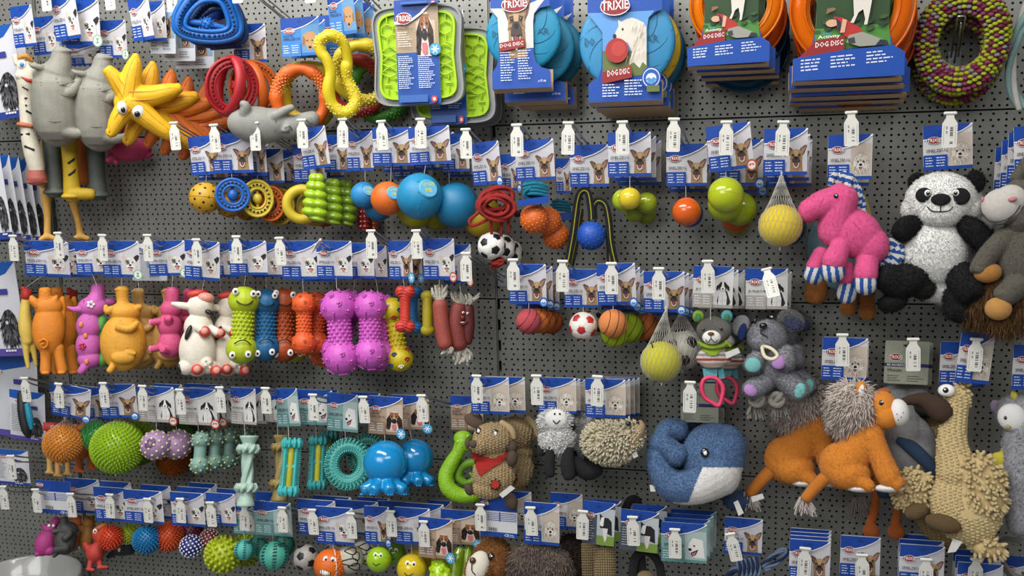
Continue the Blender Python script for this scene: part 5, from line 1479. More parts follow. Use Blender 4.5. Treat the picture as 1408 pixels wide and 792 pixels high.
# grey dog
def greydog():
 o = (1060, 500)
 c = '#8a8990'
 b = shell('body', [('e', 1064, 500, 26, 32, 0, 20), ('e', 1056, 463, 26, 24, 6, 20), ('e', 1050, 470, 16, 12, 16, 12), ('t', [(1048, 488, 12, 8), (1036, 502, 13, 18)]), ('t', [(1080, 485, 12, 8), (1078, 498, 14, 18)]), ('t', [(1050, 525, 14, 5), (1034, 536, 13, 12)]), ('t', [(1080, 522, 15, 5), (1096, 538, 14, 10)])], *o, c, 'plush', 1.3)
 er = shell('ear', [('e', 1088, 440, 17, 13, 0, 5, -20)], *o, '#8d8c90', 'plush', 1.2); er2 = shell('ear', [('e', 1020, 446, 12, 16, -2, 5, -25)], *o, '#8d8c90', 'plush', 1.2)
 ie = bits('ears', *o, [('e', 2, 1090, 443, 14, 10, 4, 2.5, -20), ('e', 2, 1022, 455, 6, 13, 2, 2.5, -12)], ['#101010', '#101010', ('#1b2f66', 'felt')])
 pads = bits('foot_pads', *o, [('e', 0, 1036, 502, 11.5, 10.5, 29, 4), ('e', 1, 1070, 498, 10, 10, 30, 4), ('e', 1, 1032, 537, 10, 8, 23, 4, -35), ('e', 0, 1097, 537, 8, 11, 21, 4, -20)], [('#77b8b4', 'felt'), ('#b487c4', 'felt')])
 ns = bits('nose', *o, [('e', 0, 1051, 448, 5.5, 4.5, 29, 4)], [(BLK, 'gloss')])
 ey = bits('eyes', *o, [('e', 0, 1062, 436, 3.6, 3.2, 22, 2), ('e', 1, 1063, 435.5, 1.2, 1.2, 24, 1), ('e', 0, 1040, 441, 2, 4, 20, 2)], [(BLK, 'gloss'), WHT])
 mo = bits('mouth', *o, [('t', 0, [(1048, 453, .8, 28), (1048, 458, .8, 28), (1054, 462, .8, 27), (1057, 465, .8, 26)])], [BLK])
 rg = G(*o); rg.tube([(1049, 477, 2.6, 26), (1052, 490, 2.8, 30), (1062, 494, 2.8, 32), (1069, 489, 2.6, 32), (1063, 481, 2.6, 30), (1055, 477, 2.6, 27)], closed=True, seg=8)
 rp = []
 for (x, y, s) in ((1040, 550, 1), (1067, 550, 2)):
  kn = G(*o); kn.tube([(x - 8, y - 2, 4, 4), (x, y - 8, 4.5, 8), (x + 8, y, 4.5, 7), (x + 2, y + 8, 4.5, 9), (x - 7, y + 5, 4, 7)], closed=True, seg=8); kn.tube([(x - 5, y + 6, 4, 4), (x + 4, y - 4, 4, 11), (x + 8, y - 10, 3.5, 2)], seg=8)
  rp += [part('rope_knot', kn.mesh('rope_knot', [mat('#a09a90', 'rope')])), part('rope_tassel', tuft('rope_tassel', x + (4 if s == 2 else -2), y + 6, 22, 22, *o, 34, '#a09a90', s, up=-1), kind='stuff')]
 fur = hairy(b, 9000, 3.2, .7, '#98979e', bias=(0, 0, -.5), jit=.45)
 f2 = part('fur', hair('fur', er, 2500, 4.5, .7, mat('#8f8c88', 'cloth'), bias=(0, 0, -.1), jit=.6), kind='stuff')
 return [part('body', b, [fur, part('eyes', ey), part('nose', ns), part('mouth', mo), part('foot_pads', pads)]), part('ear', er, [f2, part('ears', ie)]), part('ear', er2), part('teether_ring', rg.mesh('teether_ring', [mat('#d8cfae', 'rubber')]), label='cream teether ring')] + rp
gd = greydog()
toy('plush_dog', 'grey plush dog with navy ears, mint and lilac paw pads', 'soft toy', ('juni', 1025, 369, 1083, 425, .10, 0), gd, (1060, 500, .13), string=False)
toy('plush_dog', 'second grey plush dog mostly hidden behind the first', 'soft toy', ('juni', 1031, 373, 1088, 426, .06), [gd[0]] + [gd[1]], (1075, 497, .05), s=.92, string=False)
# pink horse
def horse():
 o = (1165, 325)
 c = '#e0558c'
 b = shell('body', [('e', 1172, 320, 42, 34, 0, 26, -30), ('e', 1196, 338, 25, 27, 0, 22), ('e', 1150, 312, 26, 30, 0, 20), ('t', [(1150, 318, 25, 0), (1152, 292, 23, 4), (1158, 272, 21, 6)]), ('e', 1155, 270, 22, 20, 6, 18), ('t', [(1155, 272, 20, 6), (1132, 279, 20, 8), (1114, 287, 16, 10)]), ('e', 1112, 289, 14, 16, 10, 15), ('t', [(1156, 340, 14, 16), (1148, 360, 16, 26)]), ('t', [(1130, 350, 11, 2), (1122, 368, 12, 8)]), ('t', [(1192, 360, 15, 8), (1190, 378, 16, 18)]), ('t', [(1165, 370, 11, -2), (1165, 385, 12, 2)])], *o, c, 'plush', 1.5)
 def hoof(x, y, rx, ry, d, a):
  me = G(*o).ell(x, y, rx, ry, d=d, rd=rx * .9, seg=72, rings=48).mesh('hoof', [mat('#e8e6e2', 'cloth'), mat('#1c58a8', 'cloth')])
  ca, sa = math.cos(math.radians(a + 8)), math.sin(math.radians(a + 8)); cx, cz = x - o[0], o[1] - y
  paint(me, lambda q: int(((q.x - cx) * ca + (q.z - cz) * sa + 200) // 5.2) % 2)
  return part('hoof', me, label='blue and white striped hoof')
 hoofs = [hoof(1147, 374, 17, 16, 26, 0), hoof(1122, 378, 15, 16, 8, -25), hoof(1190, 390, 15.5, 17, 20, -6), hoof(1166, 404, 14, 17, 2, -20)]
 def strip(name, pts, w):
  out = []
  g = G(*o)
  me_t = g.tube([(x, y, w, d) for x, y, d in pts], seg=12, sub=6, flat=.45).mesh(name, [mat('#e8e6e2', 'cloth'), mat('#1c58a8', 'cloth')])
  paint(me_t, lambda q: int((q.z + q.x * .3 + 200) // 5) % 2)
  return part(name, me_t, label='blue and white striped ' + name)
 mane = [strip('mane', [(1150, 246, 0), (1158, 240, 2), (1168, 248, 2), (1176, 262, 0), (1182, 285, -4), (1180, 300, -4)], 8), strip('ear', [(1141, 251, 6), (1143, 243, 6), (1147, 237, 5)], 4), strip('ear', [(1164, 256, 12), (1165, 247, 10), (1168, 241, 8)], 5), strip('tail', [(1212, 340, -6), (1224, 338, -6), (1230, 350, -6), (1220, 364, -4)], 12)]
 ey = bits('eyes', *o, [('e', 1, 1149, 268.5, 3.2, 3.4, 27.5, 1.6), ('e', 2, 1149.8, 267.8, 1.1, 1.1, 29, .8)], [WHT, (BLK, 'gloss'), WHT])
 cr = project(b, [[(1133, 272, .5), (1128, 282, .5), (1129, 292, .5)], [(1172, 305, .6), (1180, 315, .6), (1183, 330, .6)]], 'stitching', *o, mat('#a32f62', 'cloth'), .1)
 fur = hairy(b, 9000, 1.7, .6, '#e8669a', bias=(0.1, 0, -.6), jit=.4)
 return [part('body', b, [fur, part('eyes', ey), part('stitching', cr)])] + hoofs + mane
hs = horse()
toy('plush_horse', 'pink plush horse with blue and white striped mane and hooves', 'soft toy', ('fluf', 1138, 185, 1199, 247, .12, 0), hs, (1165, 325, .14), string=False)
def brownlegs():
 o = (1165, 400)
 L = [((1130, 380), (1128, 404), (1123, 408)), ((1118, 385), (1120, 402), (1118, 406)), ((1170, 395), (1168, 418), (1166, 424)), ((1190, 400), (1192, 424), (1191, 430))]
 return [part('leg', shell('leg', [('t', [(a[0], a[1], 9, 0), (b_[0], b_[1], 11, 2), (c_[0], c_[1], 12, 6)])], *o, '#a8672a', 'plush', 1.2)) for a, b_, c_ in L[::1]] + [part('body', shell('body', [('e', 1160, 340, 50, 60, 0, 16)], *o, '#7fa8b4', 'plush', 2)), part('mane', shell('mane', [('t', [(1178, 262, 8, 0), (1188, 290, 9, 0), (1186, 330, 8, 0)])], *o, '#b8a84a', 'plush', 1.5))]
toy('plush_horse', 'second plush horse behind the pink one, brown hooves and pale blue body', 'soft toy', ('fluf', 1142, 192, 1195, 256, .06), brownlegs(), (1165, 400, .035), string=False)
# panda
def panda():
 o = (1290, 340)
 W, K = '#f4f1ea', '#0c0c0e'
 hd = shell('head', [('e', 1292, 273, 47, 40, 4, 34), ('e', 1292, 290, 30, 22, 18, 22), ('e', 1258, 285, 18, 18, 2, 18), ('e', 1328, 285, 18, 18, 2, 18)], *o, W, 'plush', 1.6)
 bd = shell('body', [('e', 1285, 345, 43, 50, 0, 32), ('e', 1288, 312, 32, 22, 0, 26), ('e', 1290, 395, 30, 25, -10, 20)], *o, W, 'plush', 1.8)
 ears = shell('ear', [('e', 1261, 245, 12, 13, -4, 8)], *o, K, 'plush', 1.4), shell('ear', [('e', 1336, 246, 12, 15, -4, 8)], *o, K, 'plush', 1.4)
 arms = shell('arm', [('t', [(1264, 302, 10, 14), (1250, 310, 15, 18), (1243, 317, 14, 22)])], *o, K, 'plush', 1.5), shell('arm', [('t', [(1322, 305, 12, 14), (1336, 318, 16, 16), (1350, 335, 14, 16)])], *o, K, 'plush', 1.5)
 legs = shell('leg', [('t', [(1262, 382, 22, 8), (1240, 390, 24, 18), (1226, 384, 20, 26)]), ('e', 1270, 398, 18, 16, 8, 16), ('e', 1231, 420, 20, 13, 16, 16, 20)], *o, K, 'plush', 1.7), shell('leg', [('t', [(1318, 378, 19, 8), (1326, 392, 22, 18), (1330, 400, 20, 24)]), ('t', [(1314, 410, 16, 12), (1315, 428, 17, 14)]), ('e', 1324, 436, 20, 10, 14, 14)], *o, K, 'plush', 1.7)
 mz = None
 pt = bits('black_patches', *o, [('e', 0, 1270, 266, 11, 10.5, 34.5, 4, 25), ('e', 0, 1317, 269, 12.5, 12, 33.5, 4, -25)], [(K, 'felt')])
 ey = bits('eyes', *o, [('e', 0, 1275, 263.5, 4.2, 4.6, 38.5, 1.5), ('e', 1, 1275.5, 264, 2.7, 3.1, 39.6, 1.2), ('e', 0, 1311, 264, 4.2, 4.6, 38, 1.5), ('e', 1, 1310.5, 264.5, 2.7, 3.1, 39.2, 1.2), ('e', 2, 1276, 262.5, .9, .9, 40.8, .6), ('e', 2, 1311, 263, .9, .9, 40.4, .6)], [WHT, (BLK, 'gloss'), WHT])
 ns = bits('nose', *o, [('e', 0, 1292, 273, 13, 8.5, 39, 6), ('e', 0, 1292, 278, 6, 4, 41, 4)], [(K, 'felt')])
 mo = bits('mouth', *o, [('t', 0, [(1292, 281, .8, 43), (1292, 289, .8, 42)]), ('t', 0, [(1275, 283, .8, 38), (1281, 289, .8, 40), (1292, 290, .8, 41.5), (1302, 289, .8, 39.5), (1307, 284, .8, 37)])], [K])
 F_ = lambda m, n, c, s, L=3.6: hairy(m, n, L, .8, c, bias=(0, 0, -.4), jit=.5, seed=s)
 return [part('head', hd, [F_(hd, 9000, '#fbf8f2', 1, 3.0), part('black_patches', pt, label='black eye patch'), part('eyes', ey), part('nose', ns), part('mouth', mo)]),
   part('body', bd, [F_(bd, 9000, '#fbf8f2', 2)]), part('ear', ears[0], [F_(ears[0], 1500, '#131216', 3)], label='black ear'), part('ear', ears[1], [F_(ears[1], 1500, '#131216', 4)], label='black ear'),
   part('arm', arms[0], [F_(arms[0], 3000, '#131216', 5)], label='black arm'), part('arm', arms[1], [F_(arms[1], 3000, '#131216', 6)], label='black arm'),
   part('leg', legs[0], [F_(legs[0], 5000, '#131216', 7)], label='black leg'), part('leg', legs[1], [F_(legs[1], 5000, '#131216', 8)], label='black leg')]
pd = panda()
toy('plush_panda', 'black and white plush panda, sitting upright with a stitched smile', 'soft toy', ('fluf', 1269, 171, 1337, 233, .10, -3), pd, (1290, 340, .14), string=False)
toy('plush_panda', 'second plush panda, only white edges showing behind the first', 'soft toy', None, pd[:2] + pd[5:6] + pd[7:], (1308, 352, .04), s=.95)
# grey donkey at the right edge
def donkey():
 o = (1385, 330)
 c = '#5c564c'
 b = shell('body', [('e', 1408, 350, 40, 55, 0, 28), ('t', [(1385, 325, 16, 8), (1366, 345, 15, 14), (1352, 368, 14, 18)]), ('t', [(1404, 300, 24, 8), (1400, 262, 22, 4)]), ('t', [(1395, 240, 9, 0), (1408, 215, 8, 0)]), ('t', [(1400, 395, 20, 10), (1385, 410, 17, 16)]), ('t', [(1352, 368, 13, 18), (1350, 372, 13, 20)])], *o, c, 'plush', 1.7)
 m = shell('muzzle', [('e', 1377, 281, 27, 26, 22, 20), ('e', 1388, 272, 22, 22, 20, 18)], *o, '#c6c0b8', 'plush', 1.5)
 br = shell('muzzle_underside', [('e', 1382, 294, 24, 14, 18, 18)], *o, '#6a6052', 'plush', 1.5)
 ns = bits('nostril', *o, [('e', 0, 1390, 272, 6, 3.5, 41, 3, 10)], [('#c9808a', 'felt')])
 n2 = bits('nostril', *o, [('e', 0, 1352, 271, 2, 4, 28, 3)], [('#c9808a', 'felt')])
 mo = bits('mouth', *o, [('t', 0, [(1352, 292, .9, 28), (1362, 303, .9, 36), (1378, 303, .9, 41), (1392, 294, .9, 41), (1400, 281, .9, 38)])], [BLK])
 hv = [shell('hoof', [('e', 1361, 378, 19, 15, 18, 14, 10)], *o, '#a87434', 'plush', 1.3), shell('hoof', [('e', 1376, 430, 18, 17, 22, 15)], *o, '#bb8846', 'plush', 1.3)]
 mane = shell('shaggy_tail', [('t', [(1375, 390, 12, -4), (1360, 415, 18, -4), (1345, 440, 16, -6)]), ('e', 1382, 452, 22, 14, -2, 12), ('t', [(1405, 395, 14, -6), (1408, 440, 16, -6)])], *o, '#6e4c28', 'plush', 1.6)
 ey = bits('eyes', *o, [('e', 0, 1410, 278, 8, 12, 24, 4), ('e', 1, 1411, 280, 4, 5, 28, 2)], [WHT, BLK])
 return [part('body', b, [hairy(b, 8000, 2, .6, '#686156', bias=(0, 0, -.5))]), part('muzzle', m, [part('nostril', ns), part('nostril', n2), part('mouth', mo)]), part('muzzle_underside', br), part('eyes', ey), part('hoof', hv[0]), part('hoof', hv[1]),
   part('shaggy_hair', mane, [part('fur', hair('fur', mane, 3500, 15, 1.0, mat('#7c5830', 'cloth'), bias=(0, 0, -1.4), jit=.5, curl=.1), kind='stuff')], label='long brown shaggy hair')]
toy('plush_donkey', 'grey plush donkey with pale muzzle and shaggy brown legs at the right edge', 'soft toy', ('fluf', 1394, 172, 1452, 240, .15, -4), donkey(), (1385, 330, .185), string=False)
stack(('fluf', 1394, 172, 1452, 240, .15), 3, -9, 10, .03, 'the grey donkey card')
hook(1432, 160, 'beyond the right edge holding the grey donkey', L=.17)
# ================================================================ third row: spiky balls, nubbed toys, rope sticks, octopus, plush
def T_(label, cat, cs, tree, at, **k): toy(k.pop('name', 'dog_toy'), label, cat, cs, tree, at, **k)
toy('netted_spiky_ball', 'amber spiky ball in a white net with a knotted top', 'dog toy', ('shfl', 74, 530, 124, 574, .17, 9), spiky(25, '#f0a23c', 420, 3.6, 1.4, 'clear', .5) + netbag(26, 36, n=18, w=.13), (87, 610, .17), string=False)
lg = []
for x, y0, y1 in ((68, 630, 650), (79, 632, 654), (92, 630, 652)):
 lg.append(part('leg', shell('leg', [('t', [(x, y0, 4.5, 0), (x + 1, (y0 + y1) / 2, 4, 0), (x + 2, y1 - 2, 4.5, 1)]), ('t', [(x - 3, y1, 2, 4), (x + 7, y1 + 1, 2, 4)])], 82, 640, '#d0a45c')))
toy('latex_animal', 'tan latex animal, only its legs showing below the amber spiky ball', 'dog toy', None, lg + [part('body', shell('body', [('e', 82, 615, 20, 20, 0, 14)], 82, 640, '#c08c40'))], (82, 640, .11))
lg = [part('leg', shell('leg', [('t', [(x, y0, 6, 0), (x + 1, (y0 + y1) / 2, 5, 0), (x + 2, y1 - 2, 5, 1)]), ('t', [(x - 3, y1, 2.2, 4), (x + 8, y1 + 1, 2.2, 4)])], 115, 630, '#cf6a30')) for x, y0, y1 in ((108, 620, 648), (124, 618, 644))]
toy('latex_animal', 'salmon orange latex animal with two legs behind the amber spiky ball', 'dog toy', ('shfl', 70, 528, 108, 566, .08), lg + [part('body', shell('body', [('e', 112, 606, 15, 26, 0, 12), ('t', [(104, 590, 5, 2), (100, 584, 4, 2)]), ('t', [(110, 588, 5, 2), (112, 578, 3, 2)])], 115, 630, '#cf6a30'))], (115, 630, .09), string=False)
fb = shell('body', [('e', 74, 588, 14, 8, 0, 6, -10), ('t', [(62, 582, 3, 0), (60, 580, 1, 0)]), ('t', [(61, 590, 3, 0), (59, 592, 1, 0)]), ('t', [(86, 582, 4, 0), (94, 584, 1.5, 0)]), ('t', [(66, 596, 3, 0), (66, 600, 1, 0)])], 74, 588, '#a82a22')
toy('red_fish_toy', 'dark red latex fish left of the amber spiky ball', 'dog toy', None, [part('body', fb, [part('eyes', bits('eyes', 74, 588, [('e', 0, 72, 587, 2.6, 2.6, 6, 1), ('e', 1, 72, 587, 1.2, 1.2, 7, .8)], ['#c8b8b0', '#1c2030']))])], (74, 588, .12))
toy('netted_spiky_ball', 'emerald green netted spiky ball between the amber and lime ones', 'dog toy', ('shep', 112, 532, 150, 576, .11, 3), spiky(21, '#38a84a', 320, 1.6, 1, 'clear', .5) + netbag(21.3, 28, n=18, w=.13), (131, 599, .12), string=False)
toy('netted_spiky_ball', 'large lime spiky ball in a white net, biggest of the netted ones', 'dog toy', ('shfl', 139, 528, 188, 574, .165, -2), spiky(34.5, '#b4dc28', 620, 4, 1.6, 'clear', .5) + netbag(35.2, 43, n=20, w=.13), (162, 615, .17), string=False)
toy('netted_spiky_ball', 'dim lime spiky ball hidden behind the big netted one', 'dog toy', None, spiky(30, '#86a41e', 420, 3, 1.5, 'clear', .5), (188, 610, .09))
lil = nubball(21, '#a684ac', '#d9d3a0', 60, 2.2)
def holed(tree, r):
 g = G(); d = Vector((-.36, -.9, .12)).normalized(); u = d.orthogonal().normalized(); v = d.cross(u); vs = []
 for h, w in ((.90, .40), (.93, .36), (.95, .30)):
  for j in range(20): t = 2 * math.pi * j / 20; vs.append(tuple(d * r * (h + .04) + (u * math.cos(t) * 1.3 + v * math.sin(t)) * w * r * .8))
 g.add(vs, [tuple(range(40, 60))] + [(i * 20 + j, i * 20 + (j + 1) % 20, i * 20 + 20 + (j + 1) % 20, i * 20 + 20 + j) for i in range(2) for j in range(20)])
 return tree + [part('opening', g.mesh('opening', [mat('#5f4460', 'rubber')]))]
toy('nubbed_treat_ball', 'lilac ball with pastel nubs and a dark opening, nearer one', 'dog toy', ('jure', 190, 531, 240, 580, .16, 1), holed(lil, 21), (214, 612, .165), sto=(215, 215, 592))
toy('nubbed_treat_ball', 'second lilac nubbed ball, right of the one with the opening', 'dog toy', ('jure', 214, 528, 252, 574, .10), lil, (244, 611, .12), sto=(240, 243, 592))
toy('spiky_ball', 'burnt orange spiky ball low behind the lilac balls', 'dog toy', None, spiky(22, '#b8621c', 360, 3, 1.1, 'clear', .4), (239, 632, .05))
toy('spiky_ball', 'small dark green spiky ball between lilac balls and card', 'dog toy', None, spiky(18, '#3f6a24', 200, 2, 1), (250, 598, .04))
def mintbone(c='#7fa396'):
 t = dumbbell(60, 13, 8.5, c, nub=False, marks=None)
 P0 = []; N0 = []
 for s in (-1, 1):
  for q in fib(26):
   if s * q[2] < -.55: continue
   P0.append((q[0] * 13, q[1] * 13, q[2] * 13 + s * 17)); N0.append(tuple(q))
 a = lumps('nubs', P0[::2], N0[::2], 2.1, 1.6, mat('#b9c48a', 'rubber')); b = lumps('nubs', P0[1::2], N0[1::2], 2.1, 1.6, mat('#9fb6b0', 'rubber'))
 e = t[0]; return [(e[0], e[1], [part('nubs', a, kind='stuff'), part('nubs', b, kind='stuff')], e[3])]
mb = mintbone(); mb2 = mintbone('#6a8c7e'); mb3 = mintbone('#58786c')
toy('nubbed_dumbbell', 'pale mint dumbbell with pastel nubs, nearest of four', 'dog toy', ('jure', 246, 534, 298, 584, .165, 1), mb, (275, 622, .165), s=1.0, sto=(272, 273, 595))
toy('nubbed_dumbbell', 'mint nubbed dumbbell, second in line', 'dog toy', ('jure', 262, 533, 308, 582, .13), mb2, (295, 619, .13), s=.95, sto=(290, 294, 595))
toy('nubbed_dumbbell', 'mint nubbed dumbbell, third in line', 'dog toy', ('juni', 290, 532, 322, 580, .10), mb3, (314, 617, .10), s=.95, string=False)
toy('nubbed_dumbbell', 'dim mint nubbed dumbbell, rearmost beside the knotted stick', 'dog toy', None, mb3, (338, 615, .05), s=.9)
stack(('jure', 246, 534, 298, 584, .165), 1, 10, -6, .12, 'the nearest mint dumbbell card')
# knotted sticks
def knotstick(c, H=98):
 g = G()
 ropecord(g, [(0, -34), (0, -10), (0, 14), (1, 36)], 8.5, 3, 40)
 for y in (-31, 22):
  for k in (-3, 3): pass
 for y in (-30, 24): g.torus(0, y, 11, 4.6, ty=82, seg=26, ring=10, a=0);
 g.lathe([(11, 48), (13, 49), (13, 46), (9, 38), (8.5, 30)], seg=20); g.lathe([(8.5, -28), (9.5, -36), (12.5, -46), (12.5, -49), (10.5, -49.5)], seg=20)
 for y in (-30, 24):
  for j in range(9):
   a = 2 * math.pi * j / 9; a2 = a + .5
   g.tube([(12.5 * math.cos(a), 12.5 * math.sin(a), -y - 5, 2.2), (15 * math.cos((a + a2) / 2), 15 * math.sin((a + a2) / 2), -y, 2.8), (12.5 * math.cos(a2), 12.5 * math.sin(a2), -y + 5, 2.2)], raw=True, seg=7, sub=2)
 return [part('stick', g.blob('stick', [mat(c, 'rubber')], .8, 1))]
toy('knotted_stick', 'pale mint rubber stick moulded like a knotted rope', 'dog toy', ('juni', 318, 533, 352, 583, .15, 2), knotstick('#a9c4b4'), (340, 647, .205), sto=(336, 337, 600))
toy('knotted_stick', 'sand coloured rubber stick moulded like a knotted rope', 'dog toy', ('juni', 364, 540, 388, 580, .09), knotstick('#b09a5c'), (386, 643, .11), s=.93, sto=(381, 382, 598))
stack(('juni', 318, 533, 352, 583, .15), 1, 14, -1, .06, 'the pale mint stick card')
def denstick():
 g = G(); L = 82
 for s in (-1, 1):
  g.ell(0, s * 33, 13, 6, rd=9)
  for j in range(10): a = 2 * math.pi * j / 10; g.tube([(12 * math.cos(a), 8 * math.sin(a), s * 28, 2.4), (13 * math.cos(a), 9 * math.sin(a), s * 34, 2.6), (10.5 * math.cos(a), 7 * math.sin(a), s * 39, 2.2)], raw=True, seg=6, sub=2)
 g.tube([(-7.5, -30, 3.4), (-7.5, 30, 3.4)], sub=1); g.tube([(7.5, -30, 3.4), (7.5, 30, 3.4)], sub=1); g.tube([(-6, 0, 3), (6, 0, 3)], sub=1)
 sp = G()
 for k in range(22):
  y = -28 + 56 * k / 21
  for s in (-1, 1): sp.tube([(s * 9, y, 1), (s * 13.5, y, .6)], seg=5, sub=1)
  for s in (-1, 1): sp.tube([(s * 7.5, y, .9, 3), (s * 8, y, .5, 6)], seg=5, sub=1)
 core = G().tube([(0, -28, 4.6, -1), (0, 28, 4.6, -1)], sub=1)
 return [part('frame', g.blob('frame', [mat('#3fb0b0', 'rubber')], .8, 1), [part('bristles', sp.mesh('bristles', [mat('#3fb0b0', 'rubber')]), kind='stuff')]), part('core', core.mesh('core', [mat('#b4ac2a', 'rubber')]), label='yellow inner core')]
ds = denstick()
toy('dental_stick', 'turquoise ridged stick with a yellow core, front one', 'dog toy', ('dent', 380, 534, 411, 586, .16, -3), ds, (399, 642, .175), roll=-2, sto=(396, 397, 603))
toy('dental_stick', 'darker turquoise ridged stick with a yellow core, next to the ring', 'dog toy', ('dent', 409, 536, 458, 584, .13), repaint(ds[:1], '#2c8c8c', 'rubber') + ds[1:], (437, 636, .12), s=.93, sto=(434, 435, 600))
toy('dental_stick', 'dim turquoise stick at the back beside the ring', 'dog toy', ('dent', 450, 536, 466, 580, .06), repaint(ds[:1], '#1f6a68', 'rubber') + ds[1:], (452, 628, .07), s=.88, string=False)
def denring(c):
 g = G(); g.torus(0, 0, 22, 10, seg=48, ring=12, sq=1.12); R = []; pp = []; nn = []
 for k in range(34):
  a = 2 * math.pi * k / 34
  pts = []
  for j in range(9):
   b = -2.0 + 4.0 * j / 8
   rr = 22 + 10.6 * math.cos(b); pts.append((rr * math.cos(a + .05 * b), -10.6 * math.cos(b * .0) * math.sin(abs(b) * .0 + 1.57 - abs(b) * .5) if False else -10.6 * math.sin(b + 1.0), rr * math.sin(a + .05 * b) * 1.10, 1.2))
  g.tube(pts, raw=True, seg=5, sub=1)
  for b in (.25, .85, 1.5, 2.1):
   v = Vector((math.cos(b) * math.cos(a + .09), -math.sin(b), math.cos(b) * math.sin(a + .09)))
   pp.append(((22 + 10.8 * math.cos(b)) * math.cos(a + .09), -10.8 * math.sin(b), (22 + 10.8 * math.cos(b)) * math.sin(a + .09) * 1.1)); nn.append(tuple(v))
 return [part('ring', g.mesh('ring', [mat(c, 'rubber')]), [part('bristles', lumps('bristles', pp, nn, .9, 1.6, mat('#8fd0c4', 'rubber')), kind='stuff')])]
toy('dental_ring', 'turquoise ribbed chew ring, nearer one', 'dog toy', ('dent', 450, 541, 492, 593, .15, 3), denring('#3f9c94'), (479, 638, .15), sto=(474, 475, 604))
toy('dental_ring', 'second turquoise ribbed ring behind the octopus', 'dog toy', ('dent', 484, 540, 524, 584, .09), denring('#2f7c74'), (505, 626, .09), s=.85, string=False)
def octopus(c):
 g = G(); g.ell(0, -6, 31, 31, rd=29, seg=48, rings=32)
 for k in range(8):
  a = math.radians(200 + 20 * k) if False else 2 * math.pi * (k + .3) / 8
  x, y = 24 * math.cos(a), 24 * math.sin(a)
  g.tube([(x * .5, y * .5, -21, 10), (x * .85, y * .85, -27, 9.5), (x * 1.12, y * 1.12, -30, 9)], raw=True, seg=12, sub=2)
 t = g.blob('body', [mat(c, 'gloss')], 1.3, 4)
 pp, nn = [], []
 for k in range(8):
  a = 2 * math.pi * (k + .3) / 8
  for (u, w) in ((0, 0), (3, 3), (-3, 3), (0, 5)): pp.append((30 * math.cos(a) + u * math.sin(a) + w * .8 * math.cos(a), 30 * math.sin(a) - u * math.cos(a) + w * .8 * math.sin(a), -37)); nn.append((math.cos(a) * .3, math.sin(a) * .3, -1))
 return [part('body', t, [part('suckers', lumps('suckers', pp, nn, 1.5, 1.6, mat(c, 'gloss')), kind='stuff')])]
oc = octopus('#0f86c2')
toy('rubber_octopus', 'glossy blue rubber octopus, nearer one on the left', 'dog toy', ('snac', 507, 545, 554, 597, .165, 2), oc, (530, 642, .175), sto=(529, 529, 610))
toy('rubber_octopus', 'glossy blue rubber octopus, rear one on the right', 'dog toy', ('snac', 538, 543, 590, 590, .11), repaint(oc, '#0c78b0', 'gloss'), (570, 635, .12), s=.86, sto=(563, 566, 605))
# snake
def snake():
 o = (634, 640)
 c = '#86b81c'
 b = shell('body', [('t', [(635, 608, 11, 4), (630, 622, 9, 4), (620, 638, 10, 2), (613, 655, 10.5, 2), (618, 672, 11, 2), (635, 681, 10, 2), (655, 680, 9, 2), (672, 672, 7, 0)]), ('e', 636, 603, 13, 11, 5, 9), ('e', 641, 612, 9, 9, 5, 8)], *o, c, 'rubber', .9)
 tail = shell('tail', [('t', [(660, 640, 6.5, -6), (648, 636, 7, -6), (634, 642, 7, -7), (630, 656, 6.5, -7), (642, 664, 5, -7), (652, 658, 3.5, -7), (647, 651, 2.5, -7)])], *o, '#6c9a18', 'rubber', .9)
 pts, nn = surf_points(b, 1400, 3, lambda q: q[2] < 28)
 e = bits('eyes', *o, [('e', 0, 630, 608, 4.2, 4.2, 11.5, 2.5), ('e', 0, 643, 600, 3, 3, 13, 2)], [(c, 'gloss')])
 return [part('body', b, [part('scales', lumps('scales', pts, nn, .9, .35, mat(c, 'rubber')), kind='stuff')]), part('tail', tail), part('eyes', e)]
toy('rubber_snake', 'bright green curled rubber snake left of the tan mouse', 'dog toy', ('snac', 620, 544, 664, 591, .07), snake(), (634, 640, .11), string=False)
